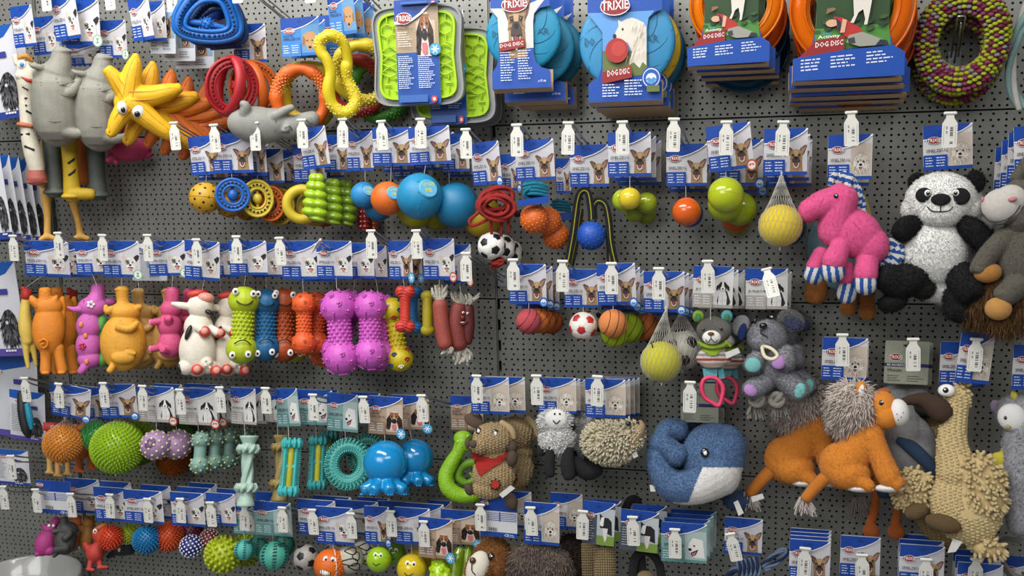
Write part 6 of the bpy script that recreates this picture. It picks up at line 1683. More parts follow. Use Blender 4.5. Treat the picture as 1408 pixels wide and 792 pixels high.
# tan mouse
def nubskin(b, o, x0, x1, y0, y1, dx, dy, rx, ry, c, keep=None, wave=0.0, name='chenille_nubs', mt='felt'):
 t = bvh(b); pp, nn = [], []
 nx = int((x1 - x0) / dx)
 for i in range(nx):
  for j in range(int((y1 - y0) / dy)):
   x = x0 + i * dx + random.uniform(-.15, .15) * dx + wave * math.sin(j * dy * .07); y = y0 + j * dy + (i % 2) * dy * .5 + random.uniform(-.1, .1) * dy
   if keep and not keep(x, y): continue
   h = t.ray_cast(Vector((x - o[0], -300, o[1] - y)), Vector((0, 1, 0)))
   if h[0] is not None and h[1].y < -.05: pp.append(tuple(h[0])); nn.append(tuple(h[1]))
 return part(name, lumps(name, pp, nn, rx, rx * .75, mat(c, mt), ry=ry), kind='stuff')
def mouse(c='#a8906a'):
 o = (680, 630)
 b = shell('body', [('e', 679, 652, 30, 30, 0, 20), ('e', 672, 672, 24, 14, 0, 16), ('e', 682, 628, 22, 14, 0, 18), ('e', 676, 604, 27, 23, 8, 22), ('e', 660, 613, 14, 12, 16, 14)], *o, c, 'felt', 1.2)
 ear = shell('ear', [('e', 651, 579, 15, 9, 4, 4, -28)], *o, '#5c4a3c', 'felt', 1.0); ear2 = shell('ear', [('t', [(690, 582, 5, 10), (702, 592, 6, 8), (706, 602, 4, 8)])], *o, '#b8a07a', 'felt', 1.0)
 ns = bits('nose', *o, [('e', 0, 651, 611, 6, 5.5, 27, 5), ('e', 0, 643, 610, 4, 8, 16, 5)], [('#5a4a40', 'felt')])
 ft = bits('paws', *o, [('e', 0, 704, 615, 8, 9, 12, 8), ('e', 0, 704, 630, 8, 11, 16, 7), ('e', 0, 703, 688, 9, 12, 8, 8, 15), ('e', 0, 645, 672, 6, 9, 6, 7, 20)], [('#4f4034', 'felt')])
 ey = bits('eyes', *o, [('e', 0, 658, 593, 4, 5, 23, 2.5), ('e', 2, 658, 593.5, 2.2, 2.6, 25, 1.5), ('e', 1, 680.5, 597, 5.5, 6, 27, 2.5), ('e', 0, 680.5, 597, 3.2, 3.6, 28.6, 1.6), ('e', 2, 681.5, 596, 1.5, 1.8, 29.8, .8)], [WHT, BLK, '#101010'])
 ey = bits('eyes', *o, [('e', 1, 658, 593, 4, 5, 23, 2.5), ('e', 0, 658, 593.5, 2.2, 2.6, 25, 1.5), ('e', 1, 680.5, 597, 5.5, 6, 27, 2.5), ('e', 0, 681, 597, 2.4, 2.8, 29, 1.2)], [WHT, (BLK, 'gloss')])
 dots = bits('bandana_dots', *o, [('e', 0, x, y, 1.1, .8, 27, .6) for x, y in ((660, 634), (668, 638), (676, 640), (684, 636), (661, 641), (668, 645), (692, 629))], ['#d88a80'])
 star = G(*o); sp = []
 for k in range(16): a = 2 * math.pi * k / 16; r = 8.5 if k % 2 == 0 else 5; sp.append((681 + r * math.cos(a), 665 + r * math.sin(a)))
 star.poly(sp, 18, 21.5, m=0); star.poly([(681 + (5 if k % 2 else 6) * math.cos(2 * math.pi * k / 16), 665 + (5 if k % 2 else 6) * math.sin(2 * math.pi * k / 16)) for k in range(16)], 21, 22.6, m=1)
 st = star.mesh('star_patch', [mat('#141010', 'cloth'), mat('#c03020', 'cloth')], False)
 nubs = nubskin(b, o, 638, 716, 575, 700, 4.6, 3.4, 2.1, 2.1, '#b59c74', mt='cloth')
 return [part('body', b, [nubs]), part('ear', ear), part('ear', ear2), part('nose', ns), part('paws', ft), part('eyes', ey), part('bandana', drape('bandana', b, *o, [(646, 617), (652, 622), (664, 628), (680, 630), (694, 624), (703, 614), (705, 620), (690, 636), (676, 643), (660, 654), (655, 644), (650, 630)], mat('#b4261e', 'cloth'), 3.0), label='red printed bandana'), part('star_patch', st, label='red and black stitched star patch')]
ms = mouse()
toy('plush_mouse', 'tan chenille plush mouse with red bandana and star patch, nearer one', 'soft toy', ('fluf', 648, 518, 700, 569, .15, 0), ms + [care((680, 630), [(686, 678), (702, 666), (708, 670), (691, 683)], 22)], (680, 630, .155), string=False)
toy('plush_mouse', 'second tan plush mouse turned away behind the first, red bandana edge', 'soft toy', ('fluf', 668, 518, 722, 567, .10), [ms[0], ms[2], ms[7]], (708, 622, .07), roll=-8, string=False)
mv = shell('paw', [('e', 740, 652, 9, 8, 0, 6)], 740, 652, '#4f4034', 'felt')
# sheep
def sheep():
 o = (765, 610)
 b = shell('body', [('e', 766, 601, 24, 26, 0, 18), ('e', 764, 580, 24, 18, 4, 16)], *o, '#f2f0ea', 'plush', 1.2)
 fc = shell('face', [('e', 765, 577, 16, 14, 16, 10), ('e', 746, 580, 6, 8, 6, 5)], *o, '#f6f3ee', 'felt', 1.0)
 mo = bits('mouth', *o, [('t', 0, [(761, 579, .8, 26), (765, 583, .8, 26.5), (770, 579, .8, 25.5)])], [BLK])
 ey = bits('eyes', *o, [('e', 1, 763, 570, 1.4, 1.6, 25.5, 1), ('e', 1, 770, 570, 1.4, 1.6, 25, 1)], [WHT, BLK])
 lg = [shell('leg', [('t', l)], *o, '#161518', 'plush', 1.1) for l in ([(757, 620, 7, 10), (755, 640, 8, 12), (756, 650, 7, 14)], [(782, 620, 7, 10), (780, 638, 10, 12), (782, 652, 9, 14)], [(748, 615, 6, 0), (744, 622, 6, 0)], [(790, 636, 10, 2), (806, 648, 12, 0), (820, 645, 10, -2)])]
 er = shell('ear', [('e', 787, 587, 5, 7, 6, 4)], *o, '#161518', 'plush', 1.0)
 f = hairy(b, 3500, 5, 2.2, '#f8f6f2', bias=(0, 0, -.3), jit=.6, curl=.3)
 return [part('body', b, [f]), part('face', fc, [part('eyes', ey), part('mouth', mo)]), part('ear', er)] + [part('leg', m, label='black leg') for m in lg]
sh = sheep()
toy('plush_sheep', 'white fluffy plush sheep with black legs', 'soft toy', ('fluf', 740, 519, 792, 568, .14, 0), sh, (765, 610, .15), string=False)
toy('plush_sheep', 'second white plush sheep behind, between first sheep and hedgehog', 'soft toy', ('fluf', 748, 520, 798, 567, .09), sh[:1] + sh[3:5], (796, 612, .07), s=.95, string=False)
stack(('fluf', 748, 520, 798, 567, .09), 1, 7, 1, .03, 'the rear white sheep')
def hedgehog():
 o = (840, 608)
 b = shell('body', [('e', 838, 608, 34, 26, 0, 20, -8), ('e', 864, 598, 18, 18, 2, 14)], *o, '#c2b79c', 'felt', 1.3)
 fc = shell('face', [('t', [(862, 622, 5, 8), (872, 603, 9, 10), (880, 588, 8, 10), (880, 582, 5, 10)])], *o, '#a8906c', 'felt', 1.0)
 ey = bits('eyes', *o, [('e', 1, 877, 581, 2.4, 2, 18, 1.2)], [WHT, (BLK, 'gloss')])
 ns = bits('nose', *o, [('e', 0, 864, 583, 4, 3.4, 22, 3)], [('#1e1a1a', 'gloss')])
 n = part('noodles', noodles('noodles', b, 900, 10, 1.9, mat('#ddd3b6', 'cloth'), bias=(-.5, -.2, -.35), jit=.35), kind='stuff')
 return [part('body', b, [n]), part('face', fc, [part('eyes', ey), part('nose', ns)])]
toy('plush_hedgehog', 'cream noodle-textured plush hedgehog with tan face', 'soft toy', ('fluf', 805, 521, 860, 574, .15, 0), hedgehog() + [care((840, 608), [(868, 624), (874, 620), (877, 627), (871, 630)], 10)], (840, 608, .155), string=False)
stack(('fluf', 805, 521, 860, 574, .15), 3, 6.5, -1, .035, 'the noodle hedgehog card')
# whale
def whale():
 o = (962, 645)
 B_, W = '#56749c', '#e2dfda'
 b = shell('body', [('e', 982, 628, 42, 46, 0, 28), ('e', 1000, 615, 26, 30, 0, 24), ('t', [(985, 650, 34, 0), (955, 668, 26, 0), (925, 668, 22, 0), (908, 645, 17, 0), (905, 615, 14, 0)])], *o, [B_, W], 'plush', 1.6)
 fl = shell('tail_fluke', [('t', [(905, 610, 13, 4), (915, 612, 13, 6), (932, 626, 15, 10)]), ('t', [(910, 606, 12, 2), (920, 590, 14, -6), (935, 590, 14, -8)])], *o, B_, 'plush', 1.5)
 up = shell('side_fin', [('t', [(915, 600, 14, -10), (935, 592, 16, -12), (950, 592, 14, -12)]), ('e', 1015, 690, 16, 12, -12, 8)], *o, B_, 'plush', 1.6)
 def pm(q):
  x, y = q.x + o[0], o[1] - q.z
  lim = 643 if x > 966 else min(690, 643 + (966 - x) * 2.2)
  return 1 if y > lim and x > 906 else 0
 paint(b, pm)
 ey = bits('eyes', *o, [('e', 1, 970, 623, 6, 6.5, 28.5, 2.5), ('e', 0, 970.5, 623.5, 2.6, 3, 30.6, 1.4)], [WHT, (BLK, 'gloss')])
 bl = lambda q: pm(Vector(q)) == 0
 wl = lambda q: pm(Vector(q)) == 1
 return [part('body', b, [part('fur', hair('fur', b, 15000, 3.0, .8, mat('#6684ae', 'cloth'), keep=bl, jit=.6), kind='stuff', label='blue fur'), part('fur', hair('fur', b, 9000, 1.4, .6, mat('#eae7e2', 'cloth'), keep=wl, jit=.5, seed=4), kind='stuff', label='white belly fur'), part('eyes', ey)]),
   part('tail_fluke', fl, [hairy(fl, 5000, 3.0, .8, '#6684ae', jit=.6)])]
wh = whale()
toy('plush_whale', 'blue and white plush whale curled with its tail raised', 'soft toy', ('nord', 936, 527, 988, 581, .09, 0), wh + [care((962, 645), [(1006, 690), (1012, 687), (1019, 704), (1012, 708)], 4), care((962, 645), [(1030, 683), (1046, 678), (1048, 685), (1032, 690)], -8), care((962, 645), [(892, 667), (899, 667), (900, 676), (893, 676)], 4)], (962, 645, .14), string=False)
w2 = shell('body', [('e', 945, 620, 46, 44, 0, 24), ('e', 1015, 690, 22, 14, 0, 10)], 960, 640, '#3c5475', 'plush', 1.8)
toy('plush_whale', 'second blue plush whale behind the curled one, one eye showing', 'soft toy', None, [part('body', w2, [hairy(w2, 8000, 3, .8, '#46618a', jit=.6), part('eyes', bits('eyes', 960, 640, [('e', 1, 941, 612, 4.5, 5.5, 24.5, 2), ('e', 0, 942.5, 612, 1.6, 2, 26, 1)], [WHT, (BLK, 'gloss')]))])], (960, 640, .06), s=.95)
stack(('nord', 936, 527, 988, 581, .09), 1, 8, 0, .04, 'the blue whale card')
# ================================================================ top row, cut by the frame
def tcard(kind, x0, y0, x1, y1, d, rot=0): return (kind, x0, y0, x1, y1, d, rot)
# zebra
o = (42, 165)
zb = shell('body', [('t', [(45, 92, 15, 0), (42, 108, 14, 2), (40, 130, 11, 0), (38, 160, 10, 0), (38, 190, 11, 0), (42, 215, 13, 0), (44, 238, 11, 0)]), ('e', 40, 102, 13, 9, 6, 10), ('t', [(30, 74, 4, 0), (32, 84, 5, 0)])], *o, '#d9d1bd')
ho = shell('hoof', [('t', [(44, 238, 11, 0), (43, 250, 14, 0)]), ('e', 43, 256, 15, 3, 0, 12)], *o, '#a8584c')
st = project(zb, [[(28, 132, 1.5), (38, 134, 1.5), (50, 132, 1.5)], [(28, 143, 1.5), (38, 144, 1.5), (50, 142, 1.5)], [(38, 152, 1.5), (44, 156, 1.5)], [(28, 186, 1.8), (38, 185, 1.8), (50, 184, 1.8)], [(32, 203, 2), (42, 208, 2), (55, 212, 2)], [(36, 118, 1), (42, 122, 1.2)]], 'stripes', *o, mat(BLK, 'latex'), 1.0)
mn = bits('mane', *o, [('t', 0, [(35, 77, 3, 10), (43, 74, 4, 12), (50, 80, 3, 10)])], [('#c98a34', 'latex')])
ey = bits('eyes', *o, [('e', 0, 38, 86, 6, 6.5, 13, 3), ('e', 1, 37.5, 86.5, 3, 3.6, 15.3, 2)], [WHT, ('#4a8ac0', 'gloss')])
mo = bits('mouth', *o, [('t', 0, [(36, 104, 1.5, 14), (43, 108, 3, 15), (50, 110, 3, 13)])], ['#b03a2c'])
hnd = bits('paws', *o, [('t', 0, [(26, 171, 3, 6), (33, 172, 4, 9), (42, 174, 3, 10)])], [('#b86844', 'latex')])
toy('latex_zebra', 'tall cream latex zebra with black stripes at the upper left', 'dog toy', tcard('terr', 18, 8, 47, 65, .19, -3), [part('body', zb, [part('stripes', st, kind='stuff'), part('mane', mn), part('eyes', ey), part('mouth', mo), part('paws', hnd)]), part('hoof', ho)], (42, 165, .17), string=False)
def hippo():
 o = (80, 135)
 b = shell('body', [('e', 76, 160, 33, 46, 0, 24), ('t', [(77, 122, 31, 0), (76, 150, 32, 0), (76, 172, 31, 0)]), ('e', 78, 102, 29, 18, 0, 20), ('t', [(90, 72, 13, 2), (87, 86, 16, 3), (82, 98, 22, 2)]), ('e', 92, 68, 14, 4, 4, 12), ('t', [(62, 92, 5, 14), (52, 90, 4, 17), (47, 86, 2, 16)]), ('t', [(84, 130, 7, 18), (98, 126, 8, 24), (108, 112, 6, 24), (111, 106, 4.5, 22)]), ('t', [(78, 180, 10, 18), (98, 186, 8, 22), (112, 182, 5, 22), (114, 178, 4, 22)]), ('e', 72, 178, 22, 18, 6, 18)], *o, '#8f8d82', 'latex', 1.3, 12)
 cr = project(b, [[(48, 102, .8), (60, 108, .8), (80, 108, .8), (104, 102, .8)], [(47, 107, .8), (60, 113, .8), (82, 113, .8), (104, 107, .8)], [(74, 71, .7), (88, 75, .7), (104, 72, .7)], [(73, 76, .7), (87, 80, .7), (103, 77, .7)], [(84, 130, .6), (94, 133, .6), (104, 130, .6)], [(48, 165, .7), (66, 168, .7), (80, 168, .7), (100, 164, .7)], [(70, 82, 1.2)], [(47, 112, .8), (60, 117, .8), (84, 117, .8), (104, 111, .8)]], 'creases', *o, mat('#6a685e', 'latex'), .1)
 return [part('body', b, [part('creases', cr)])]
hp = hippo()
toy('latex_hippo', 'grey latex hippo upright beside the zebra, nearest one', 'dog toy', tcard('terr', 45, 23, 80, 75, .15, -2), hp, (80, 135, .18), string=False)
toy('latex_hippo', 'second grey latex hippo left of the yellow starfish', 'dog toy', tcard('teli', 84, 0, 137, 62, .15, 2), hp, (137, 143, .14), s=.97, string=False)
toy('packaged_toy', 'terrier header card above the second grey hippo', 'toy card', tcard('terr', 73, -10, 107, 55, .175, -5), None)
toy('packaged_toy', 'lowest terrier header card between hippo and starfish', 'toy card', tcard('teli', 137, 28, 174, 80, .12, 1), None)
toy('packaged_toy', 'tilted terrier header card above the yellow starfish', 'toy card', tcard('terr', 180, -6, 208, 56, .17, -6), None)
toy('packaged_toy', 'shaded terrier header card right of the tilted one', 'toy card', tcard('terr', 196, 2, 228, 57, .13, 0), None)
toy('packaged_toy', 'dim terrier header cards behind the hippos', 'toy card', tcard('terr', 92, 58, 140, 90, .08, 0), None)
def lowleg(c, x, y0, y1, w, foot=None, o=None):
 sh_ = [('t', [(x, y0, w, 0), (x, (y0 + y1) / 2, w * .85, 0), (x, y1 - 4, w, 0)]), ('e', x, y1 - 2, w * 1.25, 5, 2, w * 1.1)]
 if foot: sh_.append(('t', [(x, y1 - 6, w * .8, 4), (x + foot, y1 - 5, w * .7, 8)]))
 return shell('leg', sh_, *o, c)
toy('latex_elephant', 'dark grey-green latex animal leg below the first hippo', 'dog toy', None, [part('leg', lowleg('#59605a', 73, 190, 268, 13, o=(73, 230)))], (73, 230, .12))
toy('latex_elephant', 'dark grey-green latex animal leg below the second hippo', 'dog toy', None, [part('leg', lowleg('#4d5450', 133, 200, 272, 13, o=(133, 230)))], (133, 230, .09))
gl = lowleg('#c6a41c', 97, 180, 274, 12, 24, o=(97, 230))
toy('latex_giraffe', 'yellow latex giraffe leg and foot with black marks', 'dog toy', None, [part('leg', gl, [part('marks', project(gl, [[(95, 224, 2.2), (100, 220, 2.4), (103, 217, 1)], [(95, 241, 2.2), (100, 237, 2.4), (103, 233, 1)]], 'marks', 97, 230, mat(BLK, 'latex'), .2))])], (97, 230, .13))
toy('latex_animal', 'rust orange latex animal behind the yellow giraffe leg', 'dog toy', None, [part('body', shell('body', [('t', [(112, 110, 10, 0), (114, 190, 11, 0), (114, 250, 9, 0)])], 112, 200, '#b8621c'))], (112, 200, .07))
og = [part('leg', shell('leg', [('t', [(a[0], a[1], 8, 0), (b_[0], b_[1], 5.5, 0), (c_[0], c_[1], 4.5, 0), (d_[0], d_[1], 5, 0)]), ('t', [(d_[0] - 9, d_[1] + 5, 3, 5), (d_[0], d_[1] + 1, 5, 2), (d_[0] + 10, d_[1] + 4, 3.5, 5)])], 85, 295, '#d09c48')) for a, b_, c_, d_ in (((66, 262), (66, 285), (66, 305), (65, 326)), ((97, 262), (102, 285), (106, 305), (108, 326)))]
toy('latex_ostrich', 'two thin yellow latex bird legs standing above the header cards', 'dog toy', None, og + [part('body', shell('body', [('t', [(66, 215, 9, 0), (64, 250, 9, 0)]), ('t', [(86, 215, 6, 0), (94, 262, 6, 0)]), ('e', 80, 200, 20, 30, 0, 12)], 85, 295, '#d09c48'))], (85, 295, .095))
pp_ = shell('body', [('e', 178, 205, 30, 18, 0, 14), ('t', [(156, 215, 6, 4), (150, 220, 5, 4)]), ('e', 160, 224, 4, 4, 6), ('t', [(198, 208, 7, 0), (203, 214, 5, 2)]), ('t', [(165, 100, 8, 0), (160, 120, 9, 0), (168, 180, 16, 0)])], 178, 205, '#b83460')
toy('latex_pig', 'raspberry pink latex toy low behind the yellow starfish', 'dog toy', None, [part('body', pp_)], (178, 205, .06))
def star(c, ln, ey=True):
 o = (195, 145)
 arms = [[(178, 132, 17, 0), (184, 105, 14, 2), (190, 86, 10, 2), (192, 76, 5, 2)], [(175, 130, 14, 0), (163, 108, 11, 2), (156, 98, 9, 2)], [(180, 132, 17, 0), (210, 131, 15, 4), (234, 125, 12, 6), (245, 121, 8, 6)], [(180, 142, 16, 0), (162, 165, 12, 4), (152, 184, 7, 6), (149, 181, 5, 6)], [(182, 142, 18, 2), (205, 165, 15, 6), (225, 182, 12, 8), (240, 192, 7, 8)]]
 b = shell('body', [('e', 180, 142, 22, 22, 0, 15)] + [('t', a) for a in arms], *o, c, 'latex', 1.3)
 ls = []
 for a in arms:
  (x0, y0), (x1, y1) = (177, 131), a[-1][:2]
  for k in (-.3, .3):
   nx, ny = -(y1 - y0), x1 - x0; L = math.hypot(nx, ny); nx /= L; ny /= L
   ls.append([(x0 + (q[0] - x0) + nx * q[2] * k * 1.2, y0 + (q[1] - y0) + ny * q[2] * k * 1.2, .8) for q in a[:-1]] + [(x0 + (x1 - x0) * .98, y0 + (y1 - y0) * .98, .5)])
 pr = project(b, ls, 'painted_grooves', *o, mat(ln, 'latex'), .0)
 subs = [part('painted_grooves', pr, kind='stuff')]
 if ey: subs.append(part('eyes', bits('eyes', *o, [('e', 0, 169, 148, 7, 9.5, 17, 5), ('e', 1, 170, 151, 3.2, 4, 21.5, 2.5), ('e', 0, 190, 153, 9, 10, 17, 5), ('e', 1, 188, 157, 4, 4.4, 21.5, 2.5)], [WHT, (BLK, 'gloss')])))
 return [part('body', b, subs)]
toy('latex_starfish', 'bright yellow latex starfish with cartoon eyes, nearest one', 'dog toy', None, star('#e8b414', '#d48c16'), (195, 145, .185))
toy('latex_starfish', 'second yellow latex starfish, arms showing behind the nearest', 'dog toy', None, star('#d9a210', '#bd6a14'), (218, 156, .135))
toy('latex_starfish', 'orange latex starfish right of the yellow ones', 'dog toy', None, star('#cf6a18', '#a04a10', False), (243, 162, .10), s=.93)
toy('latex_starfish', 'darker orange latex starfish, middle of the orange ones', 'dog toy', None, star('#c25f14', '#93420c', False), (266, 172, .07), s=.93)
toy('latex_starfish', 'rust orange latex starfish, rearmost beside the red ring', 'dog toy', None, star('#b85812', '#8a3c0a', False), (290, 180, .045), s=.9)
toy('packaged_toy', 'pale leaflet card high left of the blue triangle ring', 'toy card', tcard('scho', 206, 14, 241, 74, .12, 3), None)
toy('packaged_toy', 'pale leaflet card partly under the blue triangle ring', 'toy card', tcard('scho', 225, 34, 268, 84, .09, 2), None)
toy('packaged_toy', 'lowest pale leaflet card left of the red ring', 'toy card', tcard('scho', 240, 48, 294, 94, .06, 2), None)
# blue triangular ring with spiked bone across
def triring(c):
 o = (285, 35)
 g = G(*o)
 P3 = [(248, 38), (258, 14), (285, -6), (312, -2), (322, 12), (324, 40), (312, 48), (270, 47), (252, 44)]
 for rr, off, rs in ((5.5, 0, 9), (4, -7, 4), (3.2, 7, 3.6)):
  pass
 g.tube([(246, 38, 8, 0), (252, 16, 8, 0), (275, -8, 8, 0), (305, -8, 8, 0), (318, 10, 8, 0), (322, 40, 8, 0), (300, 50, 8, 0), (266, 48, 8, 0)], closed=True, seg=14, sub=6, flat=1.5)
 g.tube([(241, 40, 4, 6), (247, 12, 4, 6), (273, -14, 4, 6), (310, -14, 4, 6), (326, 8, 4, 6), (330, 44, 4, 6), (302, 57, 4, 6), (262, 54, 4, 6)], closed=True, seg=10, sub=6)
 g.tube([(256, 36, 3.4, 9), (261, 20, 3.4, 9), (280, 3, 3.4, 9), (302, 2, 3.4, 9), (311, 14, 3.4, 9), (314, 36, 3.4, 9), (300, 43, 3.4, 9), (272, 42, 3.4, 9)], closed=True, seg=10, sub=6)
 b = g.mesh('ring', [mat(c, 'rubber')])
 pts = []
 h = G(*o).tube([(248, 38, 1, 12.5), (254, 16, 1, 12.5), (276, -6, 1, 12.5), (305, -6, 1, 12.5), (317, 11, 1, 12.5), (321, 40, 1, 12.5), (300, 49, 1, 12.5), (266, 47, 1, 12.5)], closed=True, seg=3, sub=5)
 C = np.array(h.V).reshape(-1, 3, 3).mean(1)
 pit = lumps('pits', C, np.tile((0, -1.0, 0), (len(C), 1)), 2.1, .9, mat('#0c2c5c', 'rubber'))
 g2 = G(*o).tube([(258, 30, 4, 0), (285, 33, 5, 2), (312, 40, 4, 0)], seg=12)
 q = fib(40)
 bo = g2.mesh('cross_bar', [mat(c, 'rubber')])
 kn = part('spiked_knob', G(*o).ell(285, 33, 9, 9, d=2).mesh('spiked_knob', [mat(c, 'rubber')]), [part('nubs', lumps('nubs', q * 9 + np.array((0, -2, 2)), q, 1.4, 1.8, mat(c, 'rubber')), kind='stuff')])
 return [part('ring', b, [part('pits', pit, kind='stuff')]), part('cross_bar', bo), kn]
tr_ = triring('#1565b8')
toy('triangle_ring', 'bright blue triangular chew ring with a spiked knob, upper one', 'dog toy', tcard('shep', 288, 12, 331, 68, .12, -1), tr_, (285, 35, .19), string=False)
toy('triangle_ring', 'navy triangular chew ring directly under the bright blue one', 'dog toy', tcard('shep', 322, 33, 366, 86, .09, 1), repaint(tr_[:1], '#123c74', 'rubber') , (297, 44, .14), s=.9, string=False)
# red double ring
def dblring(c, inner='#5c1014'):
 g = G(); g.torus(0, 0, 30, 6.5, sq=1.12, tx=18, rd=8, seg=44); g.torus(0, 0, 36, 2.6, sq=1.10, tx=18, d=6, seg=44); g.torus(0, 0, 24.5, 2.4, sq=1.15, tx=18, d=6, seg=44)
 h = G(); h.torus(-4, 0, 31, 6, sq=1.22, tx=-62, rd=8, seg=44)
 pts = []; nn = []
 M = Matrix.Rotation(math.radians(18), 3, 'Z')
 for k in range(36):
  t = 2 * math.pi * k / 36; v = M @ Vector((30 * math.cos(t), -8.2, 33.6 * math.sin(t))); pts.append(tuple(v)); nn.append(tuple(M @ Vector((0, -1, 0))))
 q = fib(36)
 return [part('ring', g.mesh('ring', [mat(c, 'rubber')]), [part('pits', lumps('pits', pts, nn, 1.9, .8, mat(inner, 'rubber')), kind='stuff')]), part('cross_ring', h.mesh('cross_ring', [mat(c, 'rubber')])),
   part('spiked_knob', G().ell(6, -2, 8, 9).mesh('spiked_knob', [mat(c, 'rubber')]), [part('nubs', lumps('nubs', q * 8.5 + np.array((6, 0, 2)), q, 1.4, 1.6, mat(c, 'rubber')), kind='stuff')])]
toy('double_ring', 'deep red double chew ring, two rings crossing', 'dog toy', None, dblring('#a81d26'), (319, 119, .175), roll=-12)
toy('double_ring', 'orange double chew ring behind the red one', 'dog toy', None, dblring('#c8601c', '#5c2408'), (350, 122, .10), s=.95, roll=8)
# grey hippo lying
o = (373, 172)
b = shell('body', [('e', 355, 172, 42, 26, 0, 20, -6), ('e', 375, 170, 30, 22, 0, 18), ('e', 398, 175, 22, 17, 2, 16), ('t', [(405, 172, 14, 2), (420, 166, 12, 2), (430, 164, 12, 2)]), ('t', [(338, 156, 8, 10), (340, 146, 7, 14), (336, 143, 5, 14)]), ('t', [(378, 160, 8, 12), (394, 151, 6, 14), (402, 148, 5, 14)]), ('t', [(396, 172, 4, 14), (393, 178, 5, 17), (388, 180, 2, 17)])], *o, '#8f8f88', 'latex', 1.3, 8)
cr = project(b, [[(413, 154, .7), (416, 166, .7), (414, 178, .7)], [(419, 154, .7), (422, 165, .7), (420, 176, .7)], [(425, 154, .7), (428, 164, .7), (427, 174, .7)], [(376, 158, .7), (380, 168, .7), (377, 182, .7)], [(392, 176, 1.6), (398, 174, 1.8), (400, 178, 1.5)]], 'creases', *o, mat('#5e5e58', 'latex'), .1)
toy('latex_hippo', 'grey latex hippo lying sideways above the first row cards', 'dog toy', None, [part('body', b, [part('creases', cr)])], (373, 172, .158))
# knobbly rings
def knobring(c, c2, R=34, sq=1.15, r=8.5, n=6, tx=0):
 g = G(); P0, N0 = [], []
 pts = []
 for k in range(n * 4):
  a = 2 * math.pi * k / (n * 4); kk = k % 4
  pts.append((R * math.cos(a), R * sq * math.sin(a), r * (1.18 if kk == 0 else .92 if kk == 2 else 1.0), 0))
 g.tube(pts, closed=True, seg=14, sub=3)
 M = Matrix.Rotation(math.radians(tx), 3, 'Z')
 for k in range(n * 10):
  a = 2 * math.pi * k / (n * 10)
  if (k // 10) % 2: continue
  for bb in (-1.2, -.5, .2, .9):
   bb += .35 * (k % 2); v = Vector((math.cos(bb + 0) * math.cos(a), -math.cos(bb * .9), math.sin(bb) * 0 + math.cos(bb) * 0 + math.sin(a) * math.cos(bb)))
   off = math.sin(bb); d = Vector((off * math.cos(a), -math.cos(bb), off * math.sin(a)))
   P0.append((R * math.cos(a) + d.x * r, d.y * r, R * sq * math.sin(a) + d.z * r)); N0.append(tuple(d))
 return [part('ring', g.blob('ring', [mat(c, 'rubber')], 1.2, 2), [part('nubs', lumps('nubs', P0, N0, 1.3, 1.7, mat(c2, 'rubber')), kind='stuff')])]
toy('knobbly_ring', 'orange knobbly chew ring hanging from the retriever card', 'dog toy', tcard('aqua', 387, 24, 440, 77, .14, -1), knobring('#d9621a', '#e89a5a'), (414, 134, .115), sto=(412, 412, 103))
toy('knobbly_ring', 'yellow knobbly ring just behind the orange one', 'dog toy', tcard('aqua', 400, 28, 448, 80, .10, 0), knobring('#c4ac20', '#d8c850'), (425, 130, .075), s=1.0, string=False)
def twistring(c, c2):
 o = (463, 105)
 path = [(442, 58, 7.5, 10), (458, 50, 8.5, 12), (474, 60, 7.5, 10), (479, 84, 7, 6), (477, 92, 9, 6), (478, 110, 7.5, 4), (488, 135, 9, 6), (482, 150, 9, 10), (468, 155, 9, 12), (455, 142, 8, 12), (451, 122, 9, 12), (455, 100, 7.5, 12), (450, 82, 7.5, 12), (443, 72, 8, 10)]
 g = G(*o).tube(path, closed=True, seg=14, sub=5)
 b = g.blob('ring', [mat(c, 'rubber')], 1.2, 2)
 pts, nn = surf_points(b, 420, 9, lambda q: (q[2] > 38 or q[2] < -36 or (q[0] > 8 and q[2] < 8)))
 return [part('ring', b, [part('nubs', lumps('nubs', pts, nn, 1.1, 1.4, mat(c2, 'rubber')), kind='stuff')])]
toy('twisted_ring', 'bright yellow twisted chew ring, nearest and highest', 'dog toy', tcard('aqua', 452, -14, 488, 48, .15, -4), twistring('#d8bf1c', '#e8d870'), (463, 105, .185), string=False)
toy('knobbly_ring', 'yellow knobbly ring behind the twisted one, left of the lick mat', 'dog toy', tcard('aqua', 470, -8, 500, 52, .12, -2), knobring('#cdb41c', '#dccf60', 38, 1.0), (500, 100, .12), s=1.0, roll=20, string=False)
toy('knobbly_ring', 'red knobbly ring glimpsed inside the yellow rings', 'dog toy', tcard('aqua', 485, 4, 514, 58, .09, 0), knobring('#9c2c1c', '#b84a3a', 36, 1.0), (490, 118, .075), roll=10, string=False)
toy('knobbly_ring', 'green knobbly ring lowest behind the lick mat', 'dog toy', None, knobring('#3f8a28', '#5aa040', 36, 1.05), (520, 125, .045), roll=30)
toy('packaged_toy', 'retriever header cards bundled above the knobbly rings', 'toy card', tcard('aqua', 440, 20, 492, 84, .06, 0), None)
